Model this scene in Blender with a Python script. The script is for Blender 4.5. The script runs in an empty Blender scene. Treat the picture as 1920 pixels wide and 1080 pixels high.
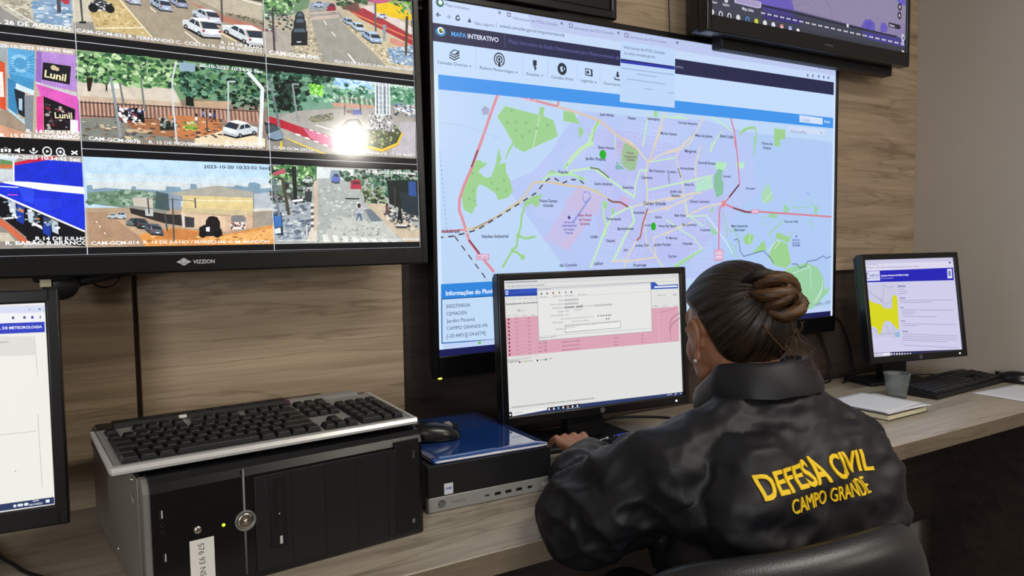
import bpy, bmesh, math, random
import numpy as np
from mathutils import Vector, Matrix, noise
from mathutils.bvhtree import BVHTree
SC = bpy.context.scene
COL = SC.collection
PI = math.pi
R = math.radians

# ------------------------------------------------------------ camera
cam_data = bpy.data.cameras.new('camera')
cam_data.sensor_width = 36.0
cam_data.lens = 36.0 * 1432.79 / 1920.0
cam_data.clip_start = 0.02
cam = bpy.data.objects.new('camera', cam_data)
COL.objects.link(cam)
c_r = Vector((0.85045844, -0.52586702, -0.01357655))
c_u = Vector((0.04719003, 0.05056243, 0.9976054))
c_f = Vector((0.52392132, 0.84906261, -0.06781692))
cam.matrix_world = Matrix(((c_r.x, c_u.x, -c_f.x, 0), (c_r.y, c_u.y, -c_f.y, 0), (c_r.z, c_u.z, -c_f.z, 1.25), (0, 0, 0, 1)))
SC.camera = cam

# ------------------------------------------------------------ world, exposure
world = bpy.data.worlds.new('room_air')
SC.world = world
world.use_nodes = True
world.node_tree.nodes['Background'].inputs[0].default_value = (0.80, 0.86, 1.0, 1)
world.node_tree.nodes['Background'].inputs[1].default_value = 0.07
SC.view_settings.view_transform = 'Standard'
SC.view_settings.look = 'None'
SC.view_settings.exposure = 0.0
SC.view_settings.gamma = 1.0
SC.view_settings.use_curve_mapping = False

# ------------------------------------------------------------ ceiling light power (the panels are built with the room)
def area(name, loc, rot, sx, sy, power, col):
    l = bpy.data.lights.new(name, 'AREA')
    l.shape = 'RECTANGLE'; l.size = sx; l.size_y = sy; l.energy = power; l.color = col
    o = bpy.data.objects.new(name, l); o.location = loc; o.rotation_euler = rot
    COL.objects.link(o)
    return o
area('ceiling_panel_glow_a', (1.30, -0.20, 2.655), (0, 0, 0), 1.15, 0.28, 25.0, (1.0, 0.94, 0.85))
area('ceiling_panel_glow_b', (-1.1, -1.6, 2.655), (0, 0, 0), 1.15, 0.28, 14.0, (1.0, 0.94, 0.85))
area('window_daylight', (-2.35, -3.56, 1.80), (R(90), 0, R(-14)), 1.2, 1.2, 150.0, (0.95, 0.97, 1.0))

# ------------------------------------------------------------ helpers
def lin(h):
    out = []
    for i in (0, 2, 4):
        v = (int(h[i:i+2], 16) if isinstance(h, str) else h[i // 2]) / 255.0
        out.append(v / 12.92 if v <= 0.04045 else ((v + 0.055) / 1.055) ** 2.4)
    return (out[0], out[1], out[2], 1.0)

def mat(name, col, rough=0.5, metal=0.0, spec=0.5, coat=0.0, coat_rough=0.05, emit=None, strength=0.0, trans=0.0, alpha=1.0, var=0.0, vscale=60.0, bump=0.0, bscale=400.0, ior=None, sheen=0.0):
    m = bpy.data.materials.new(name); m.use_nodes = True
    nt = m.node_tree; b = nt.nodes['Principled BSDF']
    c = lin(col) if isinstance(col, str) else tuple(col) + (1,)
    b.inputs['Base Color'].default_value = c
    b.inputs['Roughness'].default_value = rough
    b.inputs['Metallic'].default_value = metal
    b.inputs['Specular IOR Level'].default_value = spec
    b.inputs['Coat Weight'].default_value = coat
    b.inputs['Coat Roughness'].default_value = coat_rough
    b.inputs['Transmission Weight'].default_value = trans
    b.inputs['Alpha'].default_value = alpha
    b.inputs['Sheen Weight'].default_value = sheen
    if ior: b.inputs['IOR'].default_value = ior
    if emit:
        b.inputs['Emission Color'].default_value = lin(emit); b.inputs['Emission Strength'].default_value = strength
    tc = nt.nodes.new('ShaderNodeTexCoord')
    nz = nt.nodes.new('ShaderNodeTexNoise'); nz.inputs['Scale'].default_value = vscale; nz.inputs['Detail'].default_value = 4
    nt.links.new(tc.outputs['Object'], nz.inputs['Vector'])
    if var > 0:
        mx = nt.nodes.new('ShaderNodeMix'); mx.data_type = 'RGBA'
        mx.inputs[6].default_value = tuple(max(0, x * (1 - var)) for x in c[:3]) + (1,)
        mx.inputs[7].default_value = tuple(min(1, x * (1 + var)) for x in c[:3]) + (1,)
        nt.links.new(nz.outputs['Fac'], mx.inputs[0]); nt.links.new(mx.outputs[2], b.inputs['Base Color'])
    mr = nt.nodes.new('ShaderNodeMapRange'); mr.inputs['To Min'].default_value = max(0.0, rough - 0.015); mr.inputs['To Max'].default_value = min(1.0, rough + 0.015)
    nt.links.new(nz.outputs['Fac'], mr.inputs['Value']); nt.links.new(mr.outputs['Result'], b.inputs['Roughness'])
    if bump > 0:
        n2 = nt.nodes.new('ShaderNodeTexNoise'); n2.inputs['Scale'].default_value = bscale; n2.inputs['Detail'].default_value = 3
        nt.links.new(tc.outputs['Object'], n2.inputs['Vector'])
        bp = nt.nodes.new('ShaderNodeBump'); bp.inputs['Strength'].default_value = bump; bp.inputs['Distance'].default_value = 0.002
        nt.links.new(n2.outputs['Fac'], bp.inputs['Height']); nt.links.new(bp.outputs['Normal'], b.inputs['Normal'])
    return m

def wood(name, dark, mid, light, rough=0.5, sx=1.0, sz=16.0, axis='z', off=0.0):
    m = bpy.data.materials.new(name); m.use_nodes = True
    nt = m.node_tree; b = nt.nodes['Principled BSDF']; N = nt.nodes.new; LK = nt.links.new
    tc = N('ShaderNodeTexCoord'); mp = N('ShaderNodeMapping')
    mp.inputs['Scale'].default_value = (sx, sz, sz) if axis == 'z' else (sx, sz, sz)
    mp.inputs['Location'].default_value = (off, off * 2, off)
    LK(tc.outputs['Object'], mp.inputs['Vector'])
    n1 = N('ShaderNodeTexNoise'); n1.inputs['Scale'].default_value = 1.3; n1.inputs['Detail'].default_value = 6; n1.inputs['Roughness'].default_value = 0.62; n1.inputs['Distortion'].default_value = 0.7
    LK(mp.outputs['Vector'], n1.inputs['Vector'])
    cr = N('ShaderNodeValToRGB'); e = cr.color_ramp.elements
    e[0].position = 0.30; e[0].color = lin(dark); e[1].position = 0.72; e[1].color = lin(light)
    k = cr.color_ramp.elements.new(0.50); k.color = lin(mid)
    LK(n1.outputs['Fac'], cr.inputs['Fac'])
    mp2 = N('ShaderNodeMapping'); mp2.inputs['Scale'].default_value = (sx * 2.5, sz * 9, sz * 9); LK(tc.outputs['Object'], mp2.inputs['Vector'])
    n2 = N('ShaderNodeTexNoise'); n2.inputs['Scale'].default_value = 1.5; n2.inputs['Detail'].default_value = 3; LK(mp2.outputs['Vector'], n2.inputs['Vector'])
    mx = N('ShaderNodeMix'); mx.data_type = 'RGBA'; mx.blend_type = 'MULTIPLY'; mx.inputs[0].default_value = 0.35
    r2 = N('ShaderNodeValToRGB'); r2.color_ramp.elements[0].position = 0.3; r2.color_ramp.elements[0].color = (.45, .45, .45, 1); r2.color_ramp.elements[1].position = 0.6
    LK(n2.outputs['Fac'], r2.inputs['Fac']); LK(cr.outputs['Color'], mx.inputs[6]); LK(r2.outputs['Color'], mx.inputs[7]); mp3 = N('ShaderNodeMapping'); mp3.inputs['Scale'].default_value = (sx * .8, sz * .55, sz * .55); mp3.inputs['Location'].default_value = (off + 4, 0, off + 1); LK(tc.outputs['Object'], mp3.inputs['Vector'])
    n3 = N('ShaderNodeTexNoise'); n3.inputs['Scale'].default_value = 1.6; n3.inputs['Detail'].default_value = 4; n3.inputs['Distortion'].default_value = .4; LK(mp3.outputs['Vector'], n3.inputs['Vector'])
    r3 = N('ShaderNodeValToRGB'); q = r3.color_ramp.elements; q[0].position = .480; q[0].color = (1, 1, 1, 1); q[1].position = .520; q[1].color = (1, 1, 1, 1); k3 = r3.color_ramp.elements.new(.5); k3.color = (.62, .60, .58, 1)
    LK(n3.outputs['Fac'], r3.inputs['Fac'])
    mx3 = N('ShaderNodeMix'); mx3.data_type = 'RGBA'; mx3.blend_type = 'MULTIPLY'; mx3.inputs[0].default_value = .75; LK(mx.outputs[2], mx3.inputs[6]); LK(r3.outputs['Color'], mx3.inputs[7]); LK(mx3.outputs[2], b.inputs['Base Color'])
    b.inputs['Roughness'].default_value = rough; b.inputs['Specular IOR Level'].default_value = 0.4
    bp = N('ShaderNodeBump'); bp.inputs['Strength'].default_value = 0.12; bp.inputs['Distance'].default_value = 0.001
    LK(n2.outputs['Fac'], bp.inputs['Height']); LK(bp.outputs['Normal'], b.inputs['Normal'])
    return m

M = {}
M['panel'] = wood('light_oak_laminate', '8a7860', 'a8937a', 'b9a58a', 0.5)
M['panel_low'] = wood('brown_oak_shaded', '241d19', '302722', '3a302a', 0.55, off=3.0)  # lower wall board with its shade put into the colour; desk supports share it
M['panel_low_lit'] = wood('brown_oak_lit', '3c322b', '4c4038', '5a4c42', 0.55, off=5.0)  # same lower wall board, lighter copy where less shade falls
M['edge'] = wood('desk_oak_shaded_edge', '5f5446', '6f6353', '7b6e5d', 0.5, sx=1.2, sz=12.0, off=2.0)  # desk oak darkened, shade of the front edge put into the colour
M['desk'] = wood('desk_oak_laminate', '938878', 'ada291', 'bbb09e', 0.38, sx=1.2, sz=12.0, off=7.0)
M['wall'] = mat('grey_wall_paint', 'aaa196', 0.75, var=0.05, vscale=3, bump=0.1, bscale=150)
M['wall_back'] = mat('dark_wall_board', '4a423c', 0.8, var=0.1, vscale=5)
M['ceil'] = mat('white_ceiling_paint', 'd8d6d2', 0.8, var=0.03, vscale=4)
M['floor'] = mat('dark_grey_floor_tile', '4c443e', 0.45, var=0.12, vscale=6)
M['black'] = mat('black_gloss_plastic', '0b0b0d', 0.28, spec=0.5, var=0.1)
M['blackm'] = mat('black_matt_plastic', '131315', 0.5, spec=0.4, var=0.15, bump=0.08, bscale=900)
M['blackd'] = mat('black_textured_plastic', '0a0a0b', 0.55, spec=0.35, var=0.15, bump=0.15, bscale=1200)
M['case'] = mat('black_painted_steel', '141416', 0.42, spec=0.45, var=0.1)
M['steel'] = mat('dark_grey_steel', '77746c', 0.4, metal=0.25, var=0.25, vscale=9)
M['greyplastic'] = mat('grey_bezel_plastic', '6f6d69', 0.35, var=0.1)
M['silver'] = mat('silver_painted_plastic', 'cacac8', 0.28, metal=0.3, var=0.02)
M['plate'] = mat('grey_metallic_plastic', '92918e', 0.35, metal=0.2, var=0.06)
M['silverd'] = mat('dull_silver_plastic', '6f6e6c', 0.4, metal=0.3, var=0.08)
M['chrome'] = mat('polished_chrome', 'd8d4cc', 0.12, metal=1.0)
M['key'] = mat('black_key_plastic', '101012', 0.42, spec=0.5, var=0.2, bump=0.1, bscale=1500)
M['bluefold'] = mat('glossy_blue_card', '1f4488', 0.10, spec=0.9, coat=1.0, coat_rough=0.03, var=0.06, vscale=12)
M['paper'] = mat('white_paper', 'd9dade', 0.7, var=0.03, vscale=20)
M['cream'] = mat('cream_page_edges', 'cfc8a8', 0.75, var=0.12, vscale=200)
M['white'] = mat('white_label', 'd4d2cc', 0.6, var=0.04)
M['ink'] = mat('pencil_ink', '5a5a5c', 0.7)
M['lettering'] = mat('pale_lettering', 'c0c4c8', 0.5)
M['greytext'] = mat('grey_lettering', '5c5e62', 0.5)
M['cable'] = mat('black_cable_rubber', '0c0b0b', 0.5, var=0.1)
M['led_white'] = mat('white_power_light', 'ffffff', 0.4, emit='e8f4ff', strength=2.5)
M['led_green'] = mat('green_power_light', '80c020', 0.4, emit='b4f020', strength=2.0)
M['led_yellow'] = mat('yellow_standby_light', 'c0b030', 0.4, emit='dcdc50', strength=1.6)
M['cup'] = mat('translucent_white_plastic', 'dfe5e4', 0.2, trans=0.9, ior=1.15, var=0.03, spec=0.4)
M['bluepen'] = mat('blue_pen_plastic', '1c34b4', 0.3)
M['clearpen'] = mat('clear_pen_plastic', 'd4d8d8', 0.12, trans=0.7, ior=1.3)
M['whitestick'] = mat('white_plastic_rod', 'cfd0d0', 0.35)
M['jacket'] = mat('black_nylon_jacket', '151418', 0.5, spec=0.3, var=0.12, vscale=8, bump=0.15, bscale=900)
M['yellow'] = mat('yellow_embroidery', 'e4bd12', 0.65, var=0.1, vscale=500, bump=0.4, bscale=900)
M['skin'] = mat('warm_skin', '97694f', 0.48, spec=0.4, var=0.08, vscale=40)
M['trouser'] = mat('dark_trouser_cloth', '17171b', 0.75, var=0.15)
M['leather'] = mat('black_chair_leather', '17171a', 0.36, spec=0.5, var=0.1, bump=0.15, bscale=500)
M['eye'] = mat('eye_white', 'd8d4d0', 0.2)
M['lamp'] = mat('lit_lamp_diffuser', 'ffffff', 0.5, emit='fff0dc', strength=1.0)
M['globe'] = mat('lit_globe_glass', 'ffffff', 0.5, emit='fff6e8', strength=420.0)
M['pane'] = mat('daylit_window_glass', 'ffffff', 0.3, emit='eef4ff', strength=2.0)
M['shade'] = mat('reading_lamp_metal', '2a2a2c', 0.4)
M['purple'] = mat('purple_strip_plastic', '4a2f40', 0.4)

def link(name, me, parent=None, loc=(0, 0, 0), rot=(0, 0, 0)):
    o = bpy.data.objects.new(name, me); COL.objects.link(o)
    if parent: o.parent = parent
    o.location = loc; o.rotation_euler = rot
    return o
def thing(name, label, cat, loc=(0, 0, 0), rz=0.0, group=None):
    o = bpy.data.objects.new(name, None); COL.objects.link(o); o.empty_display_size = 0.05
    o.location = loc; o.rotation_euler = (0, 0, rz); o['label'] = label; o['category'] = cat
    if group: o['group'] = group
    return o
def tag(o, label, cat, group=None):
    o['label'] = label; o['category'] = cat
    if group: o['group'] = group
    return o
def plabel(o, label):
    o['label'] = label; return o

class MB:
    """collects shapes into one mesh"""
    def __init__(s): s.bm = bmesh.new()
    def box(s, x0, x1, y0, y1, z0, z1, bev=0.0, seg=2, mi=0, mtx=None):
        r = bmesh.ops.create_cube(s.bm, size=1.0)
        vs = r['verts']
        for v in vs: v.co = Vector(((x0 + x1) / 2 + v.co.x * (x1 - x0), (y0 + y1) / 2 + v.co.y * (y1 - y0), (z0 + z1) / 2 + v.co.z * (z1 - z0)))
        if mtx is not None:
            for v in vs: v.co = mtx @ v.co
        fs = list({f for v in vs for f in v.link_faces})
        for f in fs: f.material_index = mi
        if bev > 0:
            es = list({e for v in vs for e in v.link_edges})
            rr = bmesh.ops.bevel(s.bm, geom=es, offset=bev, segments=seg, affect='EDGES', profile=0.5)
            for f in rr['faces']: f.material_index = mi; f.smooth = True
        return s
    def cyl(s, p0, p1, r0, r1=None, seg=20, mi=0, cap=True):
        r1 = r0 if r1 is None else r1
        p0 = Vector(p0); p1 = Vector(p1); d = (p1 - p0)
        q = d.to_track_quat('Z', 'Y')
        A = []; B = []
        for i in range(seg):
            a = 2 * PI * i / seg; u = q @ Vector((math.cos(a), math.sin(a), 0))
            A.append(s.bm.verts.new(p0 + u * r0)); B.append(s.bm.verts.new(p1 + u * r1))
        for i in range(seg):
            f = s.bm.faces.new((A[i], A[(i + 1) % seg], B[(i + 1) % seg], B[i])); f.smooth = True; f.material_index = mi
        if cap:
            f = s.bm.faces.new(A[::-1]); f.material_index = mi
            f = s.bm.faces.new(B); f.material_index = mi
        return s
    def lathe(s, prof, origin=(0, 0, 0), axis='Z', seg=28, mi=0):
        o = Vector(origin); rings = []
        for r, h in prof:
            ring = []
            for i in range(seg):
                a = 2 * PI * i / seg
                if axis == 'Z': p = Vector((r * math.cos(a), r * math.sin(a), h))
                elif axis == 'Y': p = Vector((r * math.cos(a), h, r * math.sin(a)))
                else: p = Vector((h, r * math.cos(a), r * math.sin(a)))
                ring.append(s.bm.verts.new(o + p))
            rings.append(ring)
        for k in range(len(rings) - 1):
            for i in range(seg):
                f = s.bm.faces.new((rings[k][i], rings[k][(i + 1) % seg], rings[k + 1][(i + 1) % seg], rings[k + 1][i])); f.smooth = True; f.material_index = mi
        for ring in (rings[0], rings[-1]):
            try: f = s.bm.faces.new(ring); f.material_index = mi
            except ValueError: pass
        return s
    def tube(s, pts, r, seg=8, mi=0, r_end=None):
        pts = [Vector(p) for p in pts]; rings = []; n = len(pts)
        up = Vector((0.13, 0.21, 0.97))
        for k, p in enumerate(pts):
            d = (pts[min(k + 1, n - 1)] - pts[max(k - 1, 0)]).normalized()
            a = d.cross(up)
            if a.length < 1e-4: a = d.cross(Vector((1, 0, 0)))
            a.normalize(); b = d.cross(a).normalized()
            rr = (r[k] if isinstance(r, (list, tuple)) else (r + ((r_end - r) * k / (n - 1) if r_end is not None else 0)))
            rings.append([s.bm.verts.new(p + (a * math.cos(2 * PI * i / seg) + b * math.sin(2 * PI * i / seg)) * rr) for i in range(seg)])
        for k in range(n - 1):
            for i in range(seg):
                f = s.bm.faces.new((rings[k][i], rings[k][(i + 1) % seg], rings[k + 1][(i + 1) % seg], rings[k + 1][i])); f.smooth = True; f.material_index = mi
        for ring in (rings[0][::-1], rings[-1]):
            f = s.bm.faces.new(ring); f.material_index = mi
        return s
    def prism(s, poly, z0, z1, mi=0, plane='xy'):
        def P(x, y, z): return Vector((x, y, z)) if plane == 'xy' else Vector((x, z, y)) if plane == 'xz' else Vector((z, x, y))
        a = [s.bm.verts.new(P(x, y, z0)) for x, y in poly]; b = [s.bm.verts.new(P(x, y, z1)) for x, y in poly]
        n = len(poly)
        for f in ([s.bm.faces.new(a[::-1]), s.bm.faces.new(b)] + [s.bm.faces.new((a[i], a[(i + 1) % n], b[(i + 1) % n], b[i])) for i in range(n)]): f.material_index = mi
        return s
    def ell(s, c, rad, rot=None, seg=20, rings=12, mi=0):
        c = Vector(c); m = rot or Matrix.Identity(3)
        def V(x, y, z): return s.bm.verts.new(c + m @ Vector((x * rad[0], y * rad[1], z * rad[2])))
        top = V(0, 0, 1); bot = V(0, 0, -1); rr = []
        for j in range(1, rings):
            ph = PI * j / rings
            rr.append([V(math.sin(ph) * math.cos(2 * PI * i / seg), math.sin(ph) * math.sin(2 * PI * i / seg), math.cos(ph)) for i in range(seg)])
        F = []
        for i in range(seg):
            k = (i + 1) % seg
            F.append((top, rr[0][i], rr[0][k])); F.append((bot, rr[-1][k], rr[-1][i]))
            for j in range(len(rr) - 1): F.append((rr[j][i], rr[j + 1][i], rr[j + 1][k], rr[j][k]))
        for f in F:
            g = s.bm.faces.new(f); g.smooth = True; g.material_index = mi
        return s
    def capsule(s, p0, r0, p1, r1, n=5):
        p0 = Vector(p0); p1 = Vector(p1)
        for k in range(n + 1):
            t = k / n; rr = r0 + (r1 - r0) * t
            s.ell(p0.lerp(p1, t), (rr, rr, rr), seg=14, rings=9)
        s.cyl(p0, p1, r0, r1, seg=14)
        return s
    def build(s, name, mats, parent=None, loc=(0, 0, 0), rot=(0, 0, 0), recalc=True):
        if recalc: bmesh.ops.recalc_face_normals(s.bm, faces=s.bm.faces)
        me = bpy.data.meshes.new(name); s.bm.to_mesh(me); s.bm.free()
        for m in (mats if isinstance(mats, (list, tuple)) else [mats]): me.materials.append(m)
        return link(name, me, parent, loc, rot)
def B(name, m, parent, *a, **k):
    """one bevelled box as one part"""
    loc = k.pop('loc', (0, 0, 0)); rot = k.pop('rot', (0, 0, 0))
    return MB().box(*a, **k).build(name, m, parent, loc, rot)
def smooth_path(pts, n=6):
    P = [Vector(p) for p in pts]; P = [P[0] * 2 - P[1]] + P + [P[-1] * 2 - P[-2]]; out = []
    for i in range(1, len(P) - 2):
        for k in range(n):
            t = k / n; a, b, c, d = P[i - 1:i + 3]
            out.append(0.5 * ((2 * b) + (c - a) * t + (2 * a - 5 * b + 4 * c - d) * t * t + (3 * b - a - 3 * c + d) * t ** 3))
    out.append(P[-2]); return out

# ------------------------------------------------------------ text as flat polygons
_tc = {}
def text_polys(t, bold):
    k = (t, bold)
    if k in _tc: return _tc[k]
    cu = bpy.data.curves.new('glyphs', 'FONT'); cu.body = t; cu.resolution_u = 3; cu.fill_mode = 'FRONT' if hasattr(cu, 'fill_mode') else 'FULL'
    if bold: cu.offset = 0.022
    o = bpy.data.objects.new('glyphs', cu); COL.objects.link(o)
    dg = bpy.context.evaluated_depsgraph_get(); ev = o.evaluated_get(dg); me = ev.to_mesh()
    V = [(v.co.x, v.co.y) for v in me.vertices]; Fc = [tuple(p.vertices) for p in me.polygons]
    ev.to_mesh_clear(); bpy.data.objects.remove(o); bpy.data.curves.remove(cu)
    if not V: V = [(0, 0), (1, 0), (1, 1)]; Fc = []
    xs = [v[0] for v in V]
    _tc[k] = (V, Fc, min(xs), max(xs))
    return _tc[k]

# ------------------------------------------------------------ what the displays show: flat polygons on the glass
def inside(x, y, poly):
    c = False; n = len(poly); j = n - 1
    for i in range(n):
        xi, yi = poly[i]; xj, yj = poly[j]
        if (yi > y) != (yj > y) and x < (xj - xi) * (y - yi) / (yj - yi) + xi: c = not c
        j = i
    return c
def screen_material(name, strength, rough, spec=0.5, grain=False):
    m = bpy.data.materials.new(name); m.use_nodes = True; nt = m.node_tree; b = nt.nodes['Principled BSDF']
    a = nt.nodes.new('ShaderNodeVertexColor'); a.layer_name = 'Col'
    nt.links.new(a.outputs['Color'], b.inputs['Emission Color']); b.inputs['Emission Strength'].default_value = strength
    b.inputs['Base Color'].default_value = (0.008, 0.008, 0.009, 1)
    if grain:      # the coarse compression noise of the street camera pictures
        tc = nt.nodes.new('ShaderNodeTexCoord'); mp = nt.nodes.new('ShaderNodeMapping'); mp.inputs['Scale'].default_value = (1, 0, 1); nt.links.new(tc.outputs['Object'], mp.inputs['Vector'])
        mul = None
        for sc, lo, hi in ((60, .90, 1.14), (420, .84, 1.16)):
            nz = nt.nodes.new('ShaderNodeTexNoise'); nz.inputs['Scale'].default_value = sc; nz.inputs['Detail'].default_value = 3; nt.links.new(mp.outputs['Vector'], nz.inputs['Vector'])
            mr = nt.nodes.new('ShaderNodeMapRange'); mr.inputs['From Min'].default_value = .3; mr.inputs['From Max'].default_value = .7; mr.inputs['To Min'].default_value = lo; mr.inputs['To Max'].default_value = hi; nt.links.new(nz.outputs['Fac'], mr.inputs['Value'])
            if mul is None: mul = mr
            else:
                mm = nt.nodes.new('ShaderNodeMath'); mm.operation = 'MULTIPLY'; nt.links.new(mul.outputs[0], mm.inputs[0]); nt.links.new(mr.outputs[0], mm.inputs[1]); mul = mm
        ms = nt.nodes.new('ShaderNodeMath'); ms.operation = 'MULTIPLY'; ms.inputs[1].default_value = strength; nt.links.new(mul.outputs[0], ms.inputs[0]); nt.links.new(ms.outputs[0], b.inputs['Emission Strength'])
    b.inputs['Roughness'].default_value = rough; b.inputs['Specular IOR Level'].default_value = spec
    return m
def screen(name, items, w, h, m, parent, loc=(0, 0, 0), rot=(0, 0, 0), seed=1):
    V = []; Fs = []; Cs = []; rnd = random.Random(seed); step = 4e-6
    W = w * 1000; H = h * 1000
    def clampx(x): return min(max(x, 0.0), W)
    def clampy(y): return min(max(y, 0.0), H)
    def add(poly, col, lay):
        base = len(V)
        for x, y in poly: V.append((clampx(x) / 1000 - w / 2, -lay, h / 2 - clampy(y) / 1000))
        Fs.append(tuple(range(base, base + len(poly)))); Cs.append(col)
    def pairs(l): return [(l[i] / 10, l[i + 1] / 10) for i in range(0, len(l), 2)]
    def vis(p): return any(-2 < x < W + 2 and -2 < y < H + 2 for x, y in p)
    for i, it in enumerate(items):
        lay = (i + 1) * step; k = it[0]
        if k == 'P':
            p = pairs(it[2])
            if vis(p): add(p, lin(it[1]), lay)
        elif k in 'LD':
            p = pairs(it[-1]); hw = it[2] / 2; col = lin(it[1])
            segs = []
            if k == 'L': segs = list(zip(p[:-1], p[1:]))
            else:
                on = True; acc = 0.0; dl = it[3]
                for a, b in zip(p[:-1], p[1:]):
                    L = math.hypot(b[0] - a[0], b[1] - a[1]); t = 0.0
                    while t < L:
                        u = min(L, t + dl - acc)
                        if on: segs.append(((a[0] + (b[0] - a[0]) * t / L, a[1] + (b[1] - a[1]) * t / L), (a[0] + (b[0] - a[0]) * u / L, a[1] + (b[1] - a[1]) * u / L)))
                        acc += u - t; t = u
                        if acc >= dl - 1e-6: acc = 0.0; on = not on
            for a, b in segs:
                dx, dy = b[0] - a[0], b[1] - a[1]; L = math.hypot(dx, dy)
                if L < 1e-6: continue
                dx, dy = dx / L, dy / L; e = hw * .35
                a2 = (a[0] - dx * e, a[1] - dy * e); b2 = (b[0] + dx * e, b[1] + dy * e)
                q = [(a2[0] - dy * hw, a2[1] + dx * hw), (b2[0] - dy * hw, b2[1] + dx * hw), (b2[0] + dy * hw, b2[1] - dx * hw), (a2[0] + dy * hw, a2[1] - dx * hw)]
                if vis(q): add(q, col, lay)
        elif k == 'E':
            x, y = pairs(it[4])[0]
            q = [(x + it[2] * math.cos(2 * PI * j / 18), y + it[3] * math.sin(2 * PI * j / 18)) for j in range(18)]
            if vis(q): add(q, lin(it[1]), lay)
        elif k == 'T':
            (x0, y0), (x1, y1) = pairs(it[4]); Vt, Ft, a, b = text_polys(it[2], it[3])
            L = math.hypot(x1 - x0, y1 - y0); sc = L / max(b - a, 1e-3); sy_ = sc * (.72 if it[3] >= 2 else 1.0); cx, sx = (x1 - x0) / L, (y1 - y0) / L; col = lin(it[1])
            base = len(V)
            pts = [(x0 + (vx - a) * sc * cx + vy * sy_ * sx, y0 + (vx - a) * sc * sx - vy * sy_ * cx) for vx, vy in Vt]
            if not vis(pts): continue
            for x, y in pts: V.append((clampx(x) / 1000 - w / 2, -lay, h / 2 - clampy(y) / 1000))
            for f in Ft: Fs.append(tuple(base + q for q in f)); Cs.append(col)
        elif k == 'F':
            cols = [lin(q) for q in it[1]]; poly = pairs(it[5]); n = it[2]; size = it[3]; asp = it[4]
            xs = [p[0] for p in poly]; ys = [p[1] for p in poly]; done = 0; tries = 0
            while done < n and tries < n * 6:
                tries += 1
                x = rnd.uniform(min(xs), max(xs)); y = rnd.uniform(min(ys), max(ys))
                if not inside(x, y, poly): continue
                done += 1
                if not (0 < x < W and 0 < y < H): continue
                r = size * rnd.uniform(.35, 1.0); m6 = rnd.choice((5, 6, 7)); ph = rnd.uniform(0, 6.28)
                q = [(x + r * math.sqrt(asp) * rnd.uniform(.6, 1.1) * math.cos(ph + 2 * PI * j / m6), y + r / math.sqrt(asp) * rnd.uniform(.6, 1.1) * math.sin(ph + 2 * PI * j / m6)) for j in range(m6)]
                add(q, rnd.choice(cols), lay + step * .9 * done / n)
    me = bpy.data.meshes.new(name); me.from_pydata(V, [], Fs)
    ca = me.color_attributes.new('Col', 'FLOAT_COLOR', 'CORNER')
    cnt = [len(f) for f in Fs]
    arr = np.repeat(np.array(Cs, dtype=np.float32), cnt, axis=0).ravel()
    ca.data.foreach_set('color', arr)
    me.materials.append(m)
    # every face looks out of the display
    bm = bmesh.new(); bm.from_mesh(me)
    for f in bm.faces:
        f.normal_update()
        if f.normal.y > 0: f.normal_flip()
    bm.to_mesh(me); bm.free()
    return link(name, me, parent, loc, rot)

def lettering(name, t, width, m, parent, loc, rot=(0, 0, 0), depth=0.0004, bold=0):
    """raised letters standing on a surface, local x along the writing, local z up"""
    Vt, Ft, a, b = text_polys(t, bold); sc = width / (b - a)
    bm = bmesh.new(); vs = [bm.verts.new(((x - a) * sc, 0, y * sc)) for x, y in Vt]
    fs = []
    for f in Ft:
        try: fs.append(bm.faces.new([vs[i] for i in f]))
        except ValueError: pass
    r = bmesh.ops.extrude_face_region(bm, geom=fs)
    for v in r['geom']:
        if isinstance(v, bmesh.types.BMVert): v.co.y -= depth
    bmesh.ops.recalc_face_normals(bm, faces=bm.faces)
    me = bpy.data.meshes.new(name); bm.to_mesh(me); bm.free(); me.materials.append(m)
    return link(name, me, parent, loc, rot)

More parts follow.
